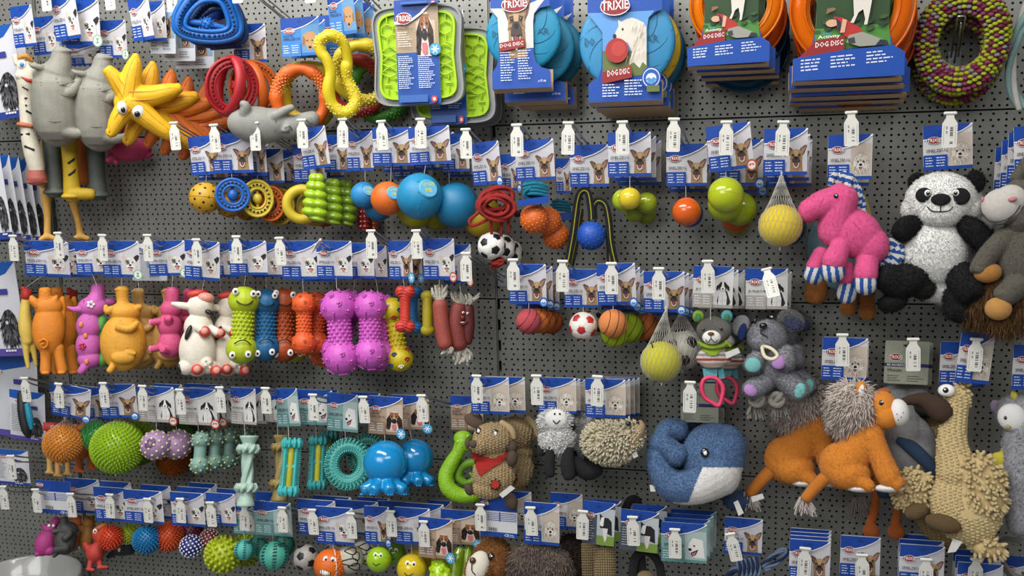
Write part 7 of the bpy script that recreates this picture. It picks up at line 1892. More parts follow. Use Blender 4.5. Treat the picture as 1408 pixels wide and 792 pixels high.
# lick mats
def lickmat():
 W_, H_ = 64, 69
 def outline(s, k=1.0):
  pts = []
  for i in range(48):
   a = 2 * math.pi * i / 48
   c_, s_ = math.cos(a), math.sin(a)
   x = math.copysign(abs(c_) ** .35, c_); z = math.copysign(abs(s_) ** .35, s_)
   w = W_ * (1 - .085 * math.cos(z * math.pi * .5) ** 2) ; h = H_
   pts.append((x * (w - s), z * (h - s)))
  return pts
 def ringwall(g, s0, s1, d0, d1, m=0):
  A, B = outline(s0), outline(s1); n = len(A)
  vs = [(x, -d1, z) for x, z in A] + [(x, -d1, z) for x, z in B] + [(x, -d0, z) for x, z in A] + [(x, -d0, z) for x, z in B]
  fs = []
  for i in range(n):
   j = (i + 1) % n
   fs += [(i, j, n + j, n + i), (2 * n + i, 2 * n + j, j, i), (n + i, n + j, 3 * n + j, 3 * n + i)]
  g.add(vs, fs, m)
 t = G(); ringwall(t, 0, 2.2, -6, 4); ringwall(t, 2.2, 9, -6, 0)
 t.poly([(x, -z) for x, z in outline(1)], -8, -5)
 m = G(); m.poly([(x, -z) for x, z in outline(9)], -3, 1); ringwall(m, 8.5, 11.5, 0, 6)
 ribs = G()
 def rib(pts, d=5.5, w=.9): ribs.tube([(x, -z, w, d) for x, z in pts], seg=6, sub=3)
 def inside(x, z): return abs(x) < 52 and abs(z) < 57
 # honeycomb top
 for r_ in range(3):
  for c_ in range(-3, 4):
   cx = c_ * 16 + (8 if r_ % 2 else 0); cz = 50 - r_ * 14
   hx = [(cx + 9.2 * math.cos(math.radians(60 * k + 30)), cz + 9.2 * math.sin(math.radians(60 * k + 30))) for k in range(6)]
   for k in range(6):
    a, b_ = hx[k], hx[(k + 1) % 6]
    if inside(*a) and inside(*b_) and k < 4: ribs.tube([(a[0], -a[1], .9, 4.5), (b_[0], -b_[1], .9, 4.5)], seg=5, sub=1)
 for i, z in enumerate((10, -4, -18)):
  rib([(-50 + 12.5 * k, z + (4 if k % 2 else -4)) for k in range(9)], 4.5)
  rib([(-50 + 12.5 * k, z - 7 + (-3 if k % 2 else 3)) for k in range(9)], 4.5)
 for i in range(7):
  for j in range(4):
   x = -42 + 14 * i; z = -30 - 9 * j
   if (i + j) % 2: rib([(x - 4, z), (x, z), (x + 4, z)], 4.0, 1.1)
   else: rib([(x, z - 3.5), (x, z), (x, z + 3.5)], 4.0, 1.1)
 lime = mat('#a5cc0c', 'rubber')
 return [part('tray', t.mesh('tray', [mat('#8d8f90', 'plastic')], False), label='grey plastic tray'), part('mat', m.mesh('mat', [lime], False), [part('ridges', ribs.mesh('ridges', [lime]), kind='stuff')])]
lm = lickmat()
def sleeve_card():
 c = Card(); c.slab('#1c4c9c', r=.01)
 c.rect(0, .50, 1, 1, '#a48f76'); c.rect(.48, .54, .92, .80, '#c3ae96'); dog_basset(c, .68, .66, .40)
 c.header(.80); c.logo(.22, .825, .34, .06); c.text('SNACK-', .06, .745, .34, .765, '#3c2c22'); c.text('SPIELZEUG', .06, .715, .42, .735, '#3c2c22')
 c.lines(.06, .69, .40, 7, .022, '#e6dccf', .008)
 c.lines(.05, .46, .42, 17, .019, '#dfe6f4', .007, 4); c.lines(.52, .46, .92, 17, .019, '#dfe6f4', .007, 9); c.rect(.05, .02, .72, .09, '#3a64ac'); c.ell(.87, .045, .07, .035, '#c23f3a');
 c.rect(.84, .03, .90, .06, '#e8d8d4')
 c.ell(.93, .52, .13, .058, '#3f9cc8', 18)
 for k in range(3):
  a = math.pi * k / 3; dx, dz = .09 * math.cos(a), .04 * math.sin(a); ox_, oz = -.012 * math.sin(a), .006 * math.cos(a)
  c.flat([(.93 - dx - ox_, .52 - dz - oz), (.93 + dx - ox_, .52 + dz - oz), (.93 + dx + ox_, .52 + dz + oz), (.93 - dx + ox_, .52 - dz + oz)], '#eef6fa')
 return c.done('sleeve')
CARDS['slee'] = sleeve_card()
toy('lick_mat', 'lime green lick mat in a grey tray with blue sleeve, front one', 'dog toy', ('slee', 545, 0, 604, 144, .178), lm, (575, 77, .165), string=False, flat=True)
toy('lick_mat', 'second lime lick mat in a grey tray, lower right behind the first', 'dog toy', ('slee', 590, 26, 640, 172, .128), lm, (622, 105, .118), s=.95, string=False, flat=True)
toy('lick_mat', 'rearmost lick mat, only its grey tray edge showing', 'dog toy', None, lm[:1], (634, 110, .07), s=.93)
toy('packaged_toy', 'top flap of the lick mat sleeve under its price tag', 'toy card', ('slee', 548, -40, 602, 6, .19), None)
# flying discs
@memo
def disc(R, c, swirl=True, kind='rubber'):
 g = G(); g.lathe([(R * .98, -3), (R, 0), (R * .97, 3), (R * .9, 4.5), (R * .6, 6), (0.5, 6.5)], seg=56, ax='y')
 k = G()
 if swirl:
  for j in range(9):
   a = 2 * math.pi * j / 9; pts = []
   for i in range(7):
    rr = R * (.42 + .55 * i / 6); aa = a + i * .16; pts.append((rr * math.cos(aa), -(6.9 - 3.4 * (i / 6) ** 2) + .6, rr * math.sin(aa), .8))
   k.tube(pts, raw=True, seg=5, sub=1)
 return [part('disc', g.mesh('disc', [mat(c, kind)]), [part('swirl_grooves', k.mesh('swirl_grooves', [mat('#14688c' if c != '#c9a81e' else '#8a7010', kind)]), kind='stuff')] if swirl else [])]
def emboss(tree, R, txt, x0, x1, c):
 g = G(); V, Fs = textgeo(txt)
 g.add([(x0 + (x1 - x0) * a, -7.3, -R * .04 + b * R * .16) for a, b in V], Fs)
 me = g.mesh('embossed_letters', [mat(c, 'rubber')], False)
 e = tree[0]; return [(e[0], e[1], e[2] + [part('embossed_letters', me)], e[3])]
def discsleeve(kind):
 c = Card()
 w0, w1 = (.14, .72) if kind == 'small' else (.20, .80)
 out = [(0, 0), (1, 0), (1, .14), (.97, .17)] + [(w1 + (.97 - w1) * (1 - math.sin(math.radians(t))), .17 + .16 * (1 - math.cos(math.radians(t)))) for t in (30, 60, 90)] + [(w1, .62), (w1 + .02, .70), (w1 + .12, .75), (1, .765), (1, 1), (0, 1), (0, .76), (w0 - .05, .74), (w0 - .01, .68), (w0, .60), (w0 - .02, .30), (w0 - .06, .22), (0, .16)]
 c.slab('#1c4ca4', back='#a58a68', outline=out); c.under(0, 1, .16)
 if kind == 'small':
  c.flat([(w0, .36), (w1, .38), (w1, .62), (w1 + .02, .70), (w1 + .1, .76), (.98, .86), (.5, .76), (0, .77), (w0 - .02, .68)], '#cfccc8')
  dog_shepherd(c, .44, .585, .48)
  c.logo(.42, .79, .40, .075, .01)
  c.flat([(w0, .355), (.58, .39), (.58, .47), (w0, .435)], '#93272a'); c.text('DOG DISC', w0 + .02, .39, .56, .425, '#f0e8e4', .02)
  c.lines(w0 + .02, .34, .42, 12, .024, '#dfe6f4', .008, 4); c.lines(.46, .35, w1 - .02, 12, .024, '#dfe6f4', .008, 6); c.text('ø 15 cm', .80, .05, .93, .075, '#e8ecf4')
 else:
  c.flat([(w0, .20), (w1, .22), (w1, .62), (w1 + .02, .70), (w1 + .1, .76), (.5, .76), (0, .77), (w0, .60)], '#5f97d2'); c.flat([(w0, .20), (w1, .22), (w1, .42), (w0, .44)], '#66743c')
  fl = [(.36, .56), (.38, .60), (.42, .64), (.41, .70), (.46, .68), (.52, .70), (.60, .71), (.68, .69), (.76, .66), (.79, .62), (.79, .30), (.74, .33), (.70, .28), (.62, .33), (.56, .31), (.60, .42), (.54, .50), (.44, .52)]
  c.flat(fl, '#d8d0c2'); c.ell(.475, .615, .014, .012, '#2a2420'); c.ell(.365, .56, .025, .02, '#2a2624')
  rn = random.Random(2)
  for k in range(26):
   x = rn.uniform(.52, .76); z = rn.uniform(.36, .66); c.flat([(x, z), (x + .02, z + .01), (x - .02, z - .06)], ('#bdb2a0', '#ebe4d8')[k % 2])
  c.ell(.40, .435, .155, .105, '#a8302c', 24); c.ell(.42, .45, .10, .065, '#b9403a', 20)
  c.logo(.38, .81, .36, .085, .01)
  c.flat([(w0, .155), (.60, .20), (.60, .30), (w0, .255)], '#93272a'); c.text('DOG DISC', .27, .215, .57, .265, '#f0e8e4', .02)
  c.lines(.20, .14, .44, 5, .024, '#dfe6f4', .009, 4); c.lines(.50, .17, .76, 6, .024, '#dfe6f4', .009, 6)
  c.ell(.86, .19, .13, .095, '#1c4ca4', 20); c.ell(.86, .19, .115, .082, '#dfe8f2', 20); c.ell(.86, .19, .105, .073, '#2a5cb0', 20); c.ell(.86, .185, .07, .045, '#e2eaf2', 16); c.flat([(.79, .18), (.83, .195), (.86, .18), (.89, .195), (.93, .18), (.89, .145), (.83, .145)], '#4f94cc')
  c.rect(.80, .07, .97, .125, '#66743c')
 return c.done('sleeve')
CARDS['dsm'] = discsleeve('small'); CARDS['dlg'] = discsleeve('large')
CARDDESC.update({'dsm': 'shepherd disc sleeve', 'dlg': 'retriever disc sleeve'})
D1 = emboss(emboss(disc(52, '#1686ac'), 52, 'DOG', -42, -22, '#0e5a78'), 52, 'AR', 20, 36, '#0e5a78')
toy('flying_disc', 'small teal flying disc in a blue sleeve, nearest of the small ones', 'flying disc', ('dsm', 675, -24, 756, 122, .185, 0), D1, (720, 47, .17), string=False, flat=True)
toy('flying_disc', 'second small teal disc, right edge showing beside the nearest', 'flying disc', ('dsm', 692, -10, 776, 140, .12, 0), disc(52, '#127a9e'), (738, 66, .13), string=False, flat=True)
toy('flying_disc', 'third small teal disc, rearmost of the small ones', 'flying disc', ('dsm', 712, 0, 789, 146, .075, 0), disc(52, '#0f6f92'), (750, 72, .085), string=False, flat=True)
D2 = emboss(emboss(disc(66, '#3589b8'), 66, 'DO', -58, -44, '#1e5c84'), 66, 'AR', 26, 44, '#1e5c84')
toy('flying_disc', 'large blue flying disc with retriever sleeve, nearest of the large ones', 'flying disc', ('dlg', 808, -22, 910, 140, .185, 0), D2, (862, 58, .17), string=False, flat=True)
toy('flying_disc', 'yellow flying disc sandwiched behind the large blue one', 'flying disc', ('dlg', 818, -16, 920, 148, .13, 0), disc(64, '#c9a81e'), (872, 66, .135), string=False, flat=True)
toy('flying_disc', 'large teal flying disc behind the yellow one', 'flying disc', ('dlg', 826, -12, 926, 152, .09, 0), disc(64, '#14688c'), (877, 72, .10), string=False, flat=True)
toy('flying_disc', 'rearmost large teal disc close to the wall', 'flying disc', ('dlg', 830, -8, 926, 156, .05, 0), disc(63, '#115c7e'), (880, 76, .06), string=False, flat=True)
def orangesleeve():
 c = Card()
 out = [(0, 0), (1, .02), (1, .26), (.90, .34), (.86, .50), (.86, .80), (.90, 1), (.16, 1), (.21, .80), (.20, .52), (.17, .38), (.06, .26), (0, .24)]
 c.slab('#1c4ca4', back='#b0906c', outline=out); c.under(0, 1, .10)
 fl, el = c.flat, c.ell
 zz = lambda z: z if z < .31 or z > .99 else .31 + (z - .31) * .72
 c.flat = lambda pts, h: fl([(x, zz(z)) for x, z in pts], h)
 c.ell = lambda x, z, rx, rz, h, n=12: el(x, zz(z), rx, rz, h, n)
 fl([(.19, .32), (.88, .34), (.86, .55), (.86, .80), (.90, .995), (.165, .995), (.21, .80), (.20, .52)], '#4f8a3c')
 fl([(.205, .55), (.86, .57), (.86, .80), (.90, .995), (.165, .995), (.21, .80)], '#2f4a2a')
 for k in range(26): c.ell(.22 + (k * 37 % 62) / 100, .70 + (k * 53 % 28) / 100, .035, .03, ('#3a5a30', '#27402a')[k % 2], 7)
 c.flat([(.36, .80), (.44, .78), (.60, .62), (.64, .50), (.52, .44), (.46, .52), (.40, .60), (.38, .70)], '#b5322c')
 c.ell(.345, .86, .055, .055, '#d9a98c', 12); c.flat([(.29, .84), (.30, .92), (.36, .93), (.38, .90), (.32, .86)], '#8a6a4c')
 c.flat([(.50, .52), (.62, .56), (.80, .44), (.84, .36), (.60, .35), (.48, .42)], '#9c9a90'); c.flat([(.78, .44), (.84, .42), (.86, .35), (.74, .36)], '#2c3442'); c.flat([(.49, .47), (.55, .49), (.56, .40), (.50, .40)], '#3a3f44')
 c.flat([(.38, .78), (.42, .72), (.44, .58), (.40, .60)], '#2b2f3a'); c.flat([(.44, .76), (.48, .74), (.46, .56), (.42, .56)], '#d9a98c')
 c.flat([(.52, .995), (.54, .80), (.51, .70), (.54, .69), (.58, .84), (.62, .88), (.64, .74), (.63, .66), (.66, .66), (.68, .84), (.72, .995)], '#ddd6ca')
 c.flat, c.ell = fl, el
 c.flat([(.06, .25), (.20, .42), (.46, .46), (.46, .31)], '#93272a'); c.text('DOG DISC', .20, .345, .45, .40, '#f2ece8', .02)
 c.text('Activity', .22, .425, .42, .47, '#f2f0e8', .01); c.text('DOG', .27, .475, .34, .50, '#4fa0dc')
 c.flat([(0, 0.002), (1, .02), (1, .26), (.90, .335), (.46, .31), (.06, .25), (0, .24)], '#1c4ca4')
 for x in (.07, .34, .66): c.lines(x, .21 + (x - .07) * .09, x + .24, 4, .035, '#dfe6f4', .013, int(x * 100), .06)
 return c.done('sleeve')
CARDS['oran'] = orangesleeve(); CARDDESC['oran'] = 'orange disc sleeve'
@memo
def ringdisc(R, c, kind='clear'):
 g = G()
 g.lathe([(R * .66, -2), (R * .70, 3), (R * .80, 5), (R * .90, 3), (R * .97, -1), (R, -5), (R * .99, -8), (R * .95, -4), (R * .88, 0), (R * .80, 2), (R * .71, 0)], seg=64, ax='y')
 g.Fc = g.Fc[:-2]; g.M = g.M[:-2]
 h = G(); h.torus(0, 0, R * .75, 1.6, d=5, seg=56, ring=6); h.torus(0, 0, R * .985, 1.8, d=5, seg=56, ring=6)
 return [part('disc', g.mesh('disc', [mat(c, kind)]), [part('rim_bead', h.mesh('rim_bead', [mat(c, kind)]), kind='stuff')])]
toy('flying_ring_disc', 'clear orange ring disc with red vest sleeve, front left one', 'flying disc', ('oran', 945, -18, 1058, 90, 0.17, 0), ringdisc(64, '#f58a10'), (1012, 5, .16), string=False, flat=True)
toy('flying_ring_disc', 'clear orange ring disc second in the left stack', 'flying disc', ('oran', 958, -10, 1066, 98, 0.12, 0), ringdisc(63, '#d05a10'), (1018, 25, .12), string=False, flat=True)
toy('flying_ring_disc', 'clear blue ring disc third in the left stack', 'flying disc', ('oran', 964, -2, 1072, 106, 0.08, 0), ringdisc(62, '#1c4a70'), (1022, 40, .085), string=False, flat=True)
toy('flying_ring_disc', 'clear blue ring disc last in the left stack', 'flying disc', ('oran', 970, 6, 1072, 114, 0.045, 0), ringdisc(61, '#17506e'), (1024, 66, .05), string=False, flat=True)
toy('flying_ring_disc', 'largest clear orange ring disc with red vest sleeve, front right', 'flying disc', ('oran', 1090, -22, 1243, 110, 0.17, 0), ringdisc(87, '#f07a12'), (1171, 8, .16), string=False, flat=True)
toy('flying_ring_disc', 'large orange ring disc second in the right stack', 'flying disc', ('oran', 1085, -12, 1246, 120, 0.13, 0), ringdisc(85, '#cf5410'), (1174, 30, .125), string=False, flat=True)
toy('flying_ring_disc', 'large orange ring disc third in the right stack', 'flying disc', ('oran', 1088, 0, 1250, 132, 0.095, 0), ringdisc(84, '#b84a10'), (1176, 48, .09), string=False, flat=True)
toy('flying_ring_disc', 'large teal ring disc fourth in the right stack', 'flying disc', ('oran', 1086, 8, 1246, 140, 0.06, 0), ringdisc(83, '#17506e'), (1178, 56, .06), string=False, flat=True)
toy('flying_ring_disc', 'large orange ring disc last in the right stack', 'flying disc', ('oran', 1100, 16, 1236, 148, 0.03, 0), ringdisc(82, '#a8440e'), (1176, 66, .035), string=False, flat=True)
# crocheted rope ring
def croring():
 g = G();
 Mx = Matrix.Rotation(math.radians(-8), 3, 'Z')
 pts, nn, cols = [], [], []
 g.lathe([(34, 22), (44, 28), (56, 26), (62, 14), (62, -14), (56, -26), (44, -27), (36, -20), (33, 0), (34, 22)], seg=48, ax='y')
 g.Fc = g.Fc[:-2]; g.M = g.M[:-2]
 g.V = [(x, y, z * 1.22) for x, y, z in g.V]
 core = g.mesh('ring', [mat('#7a3048', 'rope')])
 prof = [(34, 22), (39, 26), (45, 28), (51, 28), (57, 25), (61, 19), (62.5, 12), (62.5, 4), (62.5, -4), (62.5, -12), (61, -20), (33.5, 15), (33, 7), (33, -1), (33, -9), (34, -17)]
 sets = {0: ([], []), 1: ([], []), 2: ([], []), 3: ([], [])}
 rn = random.Random(4)
 for j, (r, h) in enumerate(prof):
  n = int(2 * math.pi * r / 6.5)
  nx = prof[min(j + 1, 10)]; pv = prof[max(j - 1, 0)]
  if j >= 11: nr = (-1, 0)
  else:
   tx, ty = nx[0] - pv[0], nx[1] - pv[1]; L = math.hypot(tx, ty) + 1e-6; nr = (-ty / L * -1, tx / L * -1) if False else (-ty / L, tx / L)
   if nr[0] * (r - 48) + nr[1] * h < 0: nr = (-nr[0], -nr[1])
  for i in range(n):
   a = 2 * math.pi * (i + .5 * (j % 2) + rn.uniform(-.12, .12)) / n
   d = (nr[0] * math.cos(a), -nr[1], nr[0] * math.sin(a))
   k = rn.choice((0, 1, 0, 1, 2, 1, 3, 1))
   sets[k][0].append((r * math.cos(a), -h, r * 1.22 * math.sin(a))); sets[k][1].append(d)
 subs = []
 for k, cc in enumerate(('#a8466a', '#c2d02c', '#a09da0', '#8e2a4a')):
  subs.append(part('knots', lumps('knots', sets[k][0], sets[k][1], 4.4, 3.8, mat(cc, 'rope'), ry=3.0), kind='stuff'))
 return [part('ring', core, subs)]
CRO = croring()
toy('crocheted_ring', 'thick crocheted rope ring in burgundy, lime and grey', 'dog toy', None, CRO, (1322, 56, .09), s=1.0)
toy('crocheted_ring', 'second crocheted rope ring in shadow behind the first', 'dog toy', None, CRO, (1317, 72, .035), s=.97)
g = G(1400, 80); ropecord(g, [(1412, -20), (1401, 20), (1392, 60), (1391, 95), (1398, 125), (1412, 152)], 8, 3, 60, (0, 1, 0))
toy('rope_toy', 'mint and white twisted rope loop at the upper right edge', 'rope toy', None, [part('rope', g.mesh('rope', [mat('#9cc4c0', 'rope'), mat('#d9d6ce', 'rope')]))], (1400, 80, .10))
# ================================================================ lions, stork, long-beaked bird and the right edge
def lion(head=True):
 o = (1170, 620); C = '#d98428'
 b = shell('body', [('e', 1160, 640, 34, 34, 0, 24, -35), ('t', [(1192, 590, 26, 0), (1182, 612, 26, 0), (1160, 640, 28, 0)]), ('e', 1166, 652, 28, 22, 10, 20), ('t', [(1178, 660, 14, 14), (1190, 668, 9, 18)]), ('t', [(1198, 598, 16, 12), (1208, 628, 15, 14), (1218, 655, 16, 16), (1226, 664, 12, 18)])], *o, C, 'plush', 1.4)
 soles = bits('foot_pads', *o, [('e', 0, 1180, 672, 19, 5.5, 12, 12), ('e', 0, 1217, 671, 20, 6, 14, 13)], [('#ece8e2', 'felt')])
 tail = shell('tail', [('t', [(1137, 655, 10, 0), (1122, 668, 9, 2), (1106, 686, 8, 4)])], *o, '#c27222', 'plush', 1.2)
 tf = part('tail_tuft', tuft('tail_tuft', 1103, 686, 26, 26, *o, 46, '#ded2ca', 3, up=-1), kind='stuff')
 mane = shell('mane', [('e', 1178, 556, 32, 34, 4, 26), ('e', 1172, 574, 26, 22, 2, 22)], *o, '#d8cabe', 'plush', 1.4)
 mf = part('fur', hair('fur', mane, 2000, 15, 2.2, mat('#f0e2d6', 'cloth'), bias=(-.25, 0, -.75), jit=.5, curl=.12), kind='stuff')
 T = [part('body', b, [hairy(b, 9000, 1.7, .6, '#e69a44', bias=(0, 0, -.5)), part('foot_pads', soles)]), part('tail', tail), tf, part('mane', mane, [mf], label='shaggy grey-beige mane')]
 if head:
  hd = shell('head', [('e', 1216, 560, 20, 24, 10, 20), ('e', 1220, 572, 18, 18, 14, 18)], *o, C, 'plush', 1.2)
  mz = shell('muzzle', [('e', 1236, 567, 14, 19, 16, 17)], *o, '#ece9e4', 'felt', 1.0)
  er = [shell('ear', [('e', 1188, 535, 7, 13, 24, 5, -15)], *o, C, 'plush', 1.0), shell('inner_ear', [('e', 1189, 537, 4, 10, 28, 3, -15)], *o, '#ece9e4', 'felt', 1.0), shell('ear', [('e', 1219, 537, 10, 5, 8, 5)], *o, '#a8581c', 'plush', 1.0)]
  ey = bits('eyes', *o, [('e', 1, 1214, 554, 3.4, 4, 29, 1.6), ('e', 2, 1215.5, 552.5, 1.2, 1.2, 30.6, .8)], [WHT, (BLK, 'gloss'), WHT])
  dt = bits('whisker_dots', *o, [('e', 0, x, y, .8, .8, 32.5, .5) for x, y in ((1233, 570), (1238, 574), (1234, 578), (1241, 568))], [BLK])
  T += [part('head', hd, [part('eyes', ey)]), part('muzzle', mz, [part('whisker_dots', dt, kind='stuff')], label='white muzzle'), part('ear', er[0]), part('inner_ear', er[1]), part('ear', er[2])]
 return T
ln = lion()
toy('plush_lion', 'orange plush lion in front, face turned right with white muzzle', 'soft toy', ('fluf', 1130, 464, 1192, 523, .12, 1), ln, (1170, 620, .165), string=False)
toy('plush_lion', 'orange plush lion behind, only body, mane and tail showing left', 'soft toy', ('fluf', 1134, 468, 1194, 522, .07), lion(False), (1094, 612, .055), s=1.0, string=False)
t3 = G(1182, 695)
toy('plush_lion', 'third plush lion, only its grey tail tuft hanging below the first', 'soft toy', None, [part('tail_tuft', tuft('tail_tuft', 1182, 684, 30, 28, 1182, 695, 44, '#a59a92', 6, up=-1), kind='stuff'), part('body', shell('body', [('e', 1180, 640, 30, 36, 0, 18)], 1182, 695, '#b8691c', 'plush', 1.8))], (1182, 695, .06))
# stork
o = (1240, 600)
sb = shell('body', [('e', 1250, 612, 34, 44, 0, 24), ('t', [(1236, 545, 24, 0), (1240, 570, 24, 0), (1246, 600, 28, 0)]), ('e', 1258, 540, 22, 20, -4, 18)], *o, '#a9a8aa', 'plush', 1.6)
wg = shell('wing', [('t', [(1238, 606, 7, 22), (1252, 616, 10, 24), (1272, 638, 9, 24), (1280, 650, 5, 22)])], *o, '#39506e', 'felt', 1.1)
bk_ = shell('beak', [('t', [(1256, 560, 8, 4), (1275, 562, 10, 6), (1292, 572, 6, 4)])], *o, '#2c2624', 'felt', 1.1)
lgs = [shell('leg', [('t', [(x0, 660, 6, 0), (x1, 700, 6, 0), (x2, 722, 7, 2)]), ('e', x2, 734, 12, 11, 4, 10)], *o, '#a8561c', 'plush', 1.1) for x0, x1, x2 in ((1202, 1198, 1191), (1230, 1228, 1224))]
toy('plush_stork', 'grey plush stork with dark blue wing and dangling orange legs', 'soft toy', ('nord', 1216, 469, 1277, 528, .09, 1), [part('body', sb, [hairy(sb, 7000, 1.8, .6, '#b8b7b8')]), part('wing', wg, label='dark blue wing'), part('beak', bk_)] + [part('leg', m, label='orange leg') for m in lgs] + [part('cuff', bits('cuff', *o, [('e', 0, 1212, 680, 12, 8, 2, 8)], [('#2c4464', 'felt')]))], (1240, 600, .045), string=False)
stack(('nord', 1216, 469, 1277, 528, .09), 1, 5, 1, .04, 'the grey stork card')
# long-beaked bird
def bird(c='#cdb582', nc='#dcc694', front=True):
 o = (1315, 640)
 b = shell('body', [('e', 1322, 698, 48, 54, 0, 30, 12), ('t', [(1324, 540, 18, 0), (1318, 575, 18, 0), (1312, 610, 22, 0), (1316, 650, 30, 0)]), ('e', 1327, 543, 17, 20, 0, 16)], *o, c, 'felt', 1.5)
 sk = nubskin(b, o, 1268, 1376, 525, 758, 6.4, 4.6, 3.1, 2.6, nc, lambda x, y: not (x > 1318 and 625 < y < 712), wave=3, mt='cloth')
 if not front: return [part('body', b, [sk])]
 w1 = shell('wing', [('e', 1345, 668, 30, 44, 16, 16, 8)], *o, c, 'felt', 1.4); w2 = shell('wing', [('e', 1254, 676, 24, 32, 2, 14, -25)], *o, c, 'felt', 1.4)
 N = lambda m, n, L, s: part('noodles', noodles('noodles', m, int(n * .8), L * .85, 2.9, mat(nc, 'cloth'), bias=(0, -.3, -.5), jit=.3, seed=s), kind='stuff')
 tl = shell('tail', [('e', 1346, 756, 20, 12, 4, 12)], *o, c, 'felt', 1.2)
 bk = shell('beak', [('t', [(1248, 547, 5, 12), (1262, 544, 8, 12), (1280, 545, 12, 12), (1296, 556, 17, 12), (1302, 563, 17, 12)])], *o, '#3e2c20', 'felt', 1.1)
 ft = [shell('foot', [('e', 1257, 706, 17, 12, 22, 10, 20)], *o, '#5c482c', 'felt', 1.0), shell('foot', [('e', 1291, 721, 24, 13, 34, 11, -14)], *o, '#5c482c', 'felt', 1.0)]
 rib = [part('foot', m, [part('ribs', project(m, [[(cx - w + 2, y + (3 if cx > 1270 else -2) * 0), (cx, y + 2), (cx + w - 2, y)] for y in range(int(cy - h + 3), int(cy + h - 2), 3)], 'ribs', *o, mat('#6a5436', 'felt'), .3, .8), kind='stuff')], label='brown corduroy foot') for m, cx, cy, w, h in ((ft[0], 1257, 706, 15, 11), (ft[1], 1291, 721, 22, 13))]
 ey = bits('eyes', *o, [('e', 0, 1311, 532, 12, 9.5, 20, 8), ('e', 1, 1310, 532, 4.2, 4.2, 27.2, 2), ('e', 2, 1309, 531, 1.5, 1.5, 29, 1)], [('#f2f0ec', 'gloss'), (BLK, 'gloss'), WHT])
 cr = tuft('crest', 1336, 530, 16, 14, *o, 8, nc, 12)
 cb = noodles('crest', shell('h', [('e', 1334, 530, 8, 10, 2, 8)], *o, c, 'felt', 1.2), 24, 10, 2.8, mat(nc, 'cloth'), bias=(.4, 0, .3), seed=4)
 return [part('body', b, [sk, part('eyes', ey)]), part('beak', bk, label='dark brown hooked beak'), part('wing', w1, [N(w1, 380, 12, 3)]), part('wing', w2, [N(w2, 260, 11, 5)]), part('tail', tl, [N(tl, 90, 13, 6)]), part('crest', cb, kind='stuff')] + rib
toy('plush_bird', 'tan noodle-textured plush bird with long dark brown beak, biggest one', 'soft toy', ('fluf', 1317, 457, 1364, 527, .15, 5), bird() + [care((1315, 640), [(1293, 762), (1302, 742), (1314, 746), (1304, 760)], 26)], (1315, 640, .175), string=False)
toy('plush_bird', 'second tan plush bird, neck showing left of the biggest one', 'soft toy', ('fluf', 1292, 470, 1346, 530, .10), bird('#a08a5c', '#ab9566', False), (1290, 652, .05), s=.92, string=False)
stack(('fluf', 1292, 470, 1346, 530, .10), 1, 8, 2, .05, 'the second plush bird card')
# unicorn-like grey plush on the right edge
o = (1400, 640)
kb_ = shell('body', [('t', [(1412, 590, 24, 0), (1404, 630, 26, 0), (1408, 680, 30, 0), (1410, 720, 32, 0)]), ('e', 1408, 565, 30, 30, 0, 22), ('t', [(1400, 660, 14, 18), (1390, 690, 14, 20), (1396, 725, 16, 16)])], *o, '#96959a', 'plush', 1.6)
fc_ = shell('face', [('e', 1399, 570, 20, 21, 16, 12)], *o, '#dad8d6', 'felt', 1.2)
toy('plush_goose', 'long grey plush animal with white face and yellow feet, right edge', 'soft toy', ('fluf', 1392, 474, 1452, 536, .13, 0), [part('body', kb_, [hairy(kb_, 9000, 4, .8, '#a6a5aa', jit=.6)]), part('face', fc_, [part('eyes', bits('eyes', *o, [('e', 1, 1390, 571, 2.4, 3, 26.5, 1.4)], [WHT, (BLK, 'gloss')]))]),
 part('foot', shell('foot', [('e', 1376, 633, 13, 13, 8, 8, 20), ('e', 1384, 628, 8, 14, 6, 8)], *o, '#c2b43c', 'felt', 1.0), label='yellow foot'), part('mouth', bits('mouth', *o, [('e', 0, 1392, 584, 4, 3, 26, 1.5)], [('#a89a5c', 'felt')])), part('ears', bits('ears', *o, [('e', 1, 1378, 552, 8, 10, -4, 4), ('e', 0, 1404, 538, 5, 7, 14, 3)], [('#b8b04a', 'felt'), ('#8a7a92', 'felt')]))], (1400, 640, .15), string=False)
g = G(1400, 770); ropecord(g, [(1404, 744, 3), (1386, 742, 3), (1377, 755, 3), (1378, 775, 3), (1390, 792, 3), (1408, 800, 3)], 5.5, 3, 30, (0, 0, 1))
toy('rope_toy', 'grey and cream rope ring under the grey plush at the right edge', 'rope toy', None, [part('rope', g.mesh('rope', [mat('#b5b2a8', 'rope'), mat('#7d7b78', 'rope')]))], (1400, 770, .12))
# ================================================================ bottom row
def C_(label, *cs, **k): toy('packaged_toy', label, 'toy card', cs, None, **k)
C_('table-printed card with barcode above the magenta pig', 'back', 51, 661, 98, 706, .17)
C_('blue-topped terrier card behind the table-printed one', 'terr', 92, 658, 138, 705, .10)
pigm = [part('body', shell('body', [('e', 63, 746, 14, 20, 0, 12, -12), ('t', [(66, 732, 8, 0), (70, 722, 7, 2), (74, 714, 6, 2)]), ('e', 66, 727, 9, 7, 2, 8), ('t', [(60, 726, 3, 4), (57, 722, 3, 4)]), ('e', 54, 763, 4, 3, 3), ('e', 70, 758, 8, 7, 4, 7)], 64, 740, '#a8347c'), [part('eyes', bits('eyes', 64, 740, [('e', 0, 65, 722, 2, 2.2, 10, 1), ('e', 0, 71, 722, 2, 2.2, 9, 1)], [WHT]))])]
toy('mini_pig', 'small magenta latex pig, leftmost toy of the bottom row', 'dog toy', None, pigm, (64, 740, .16))
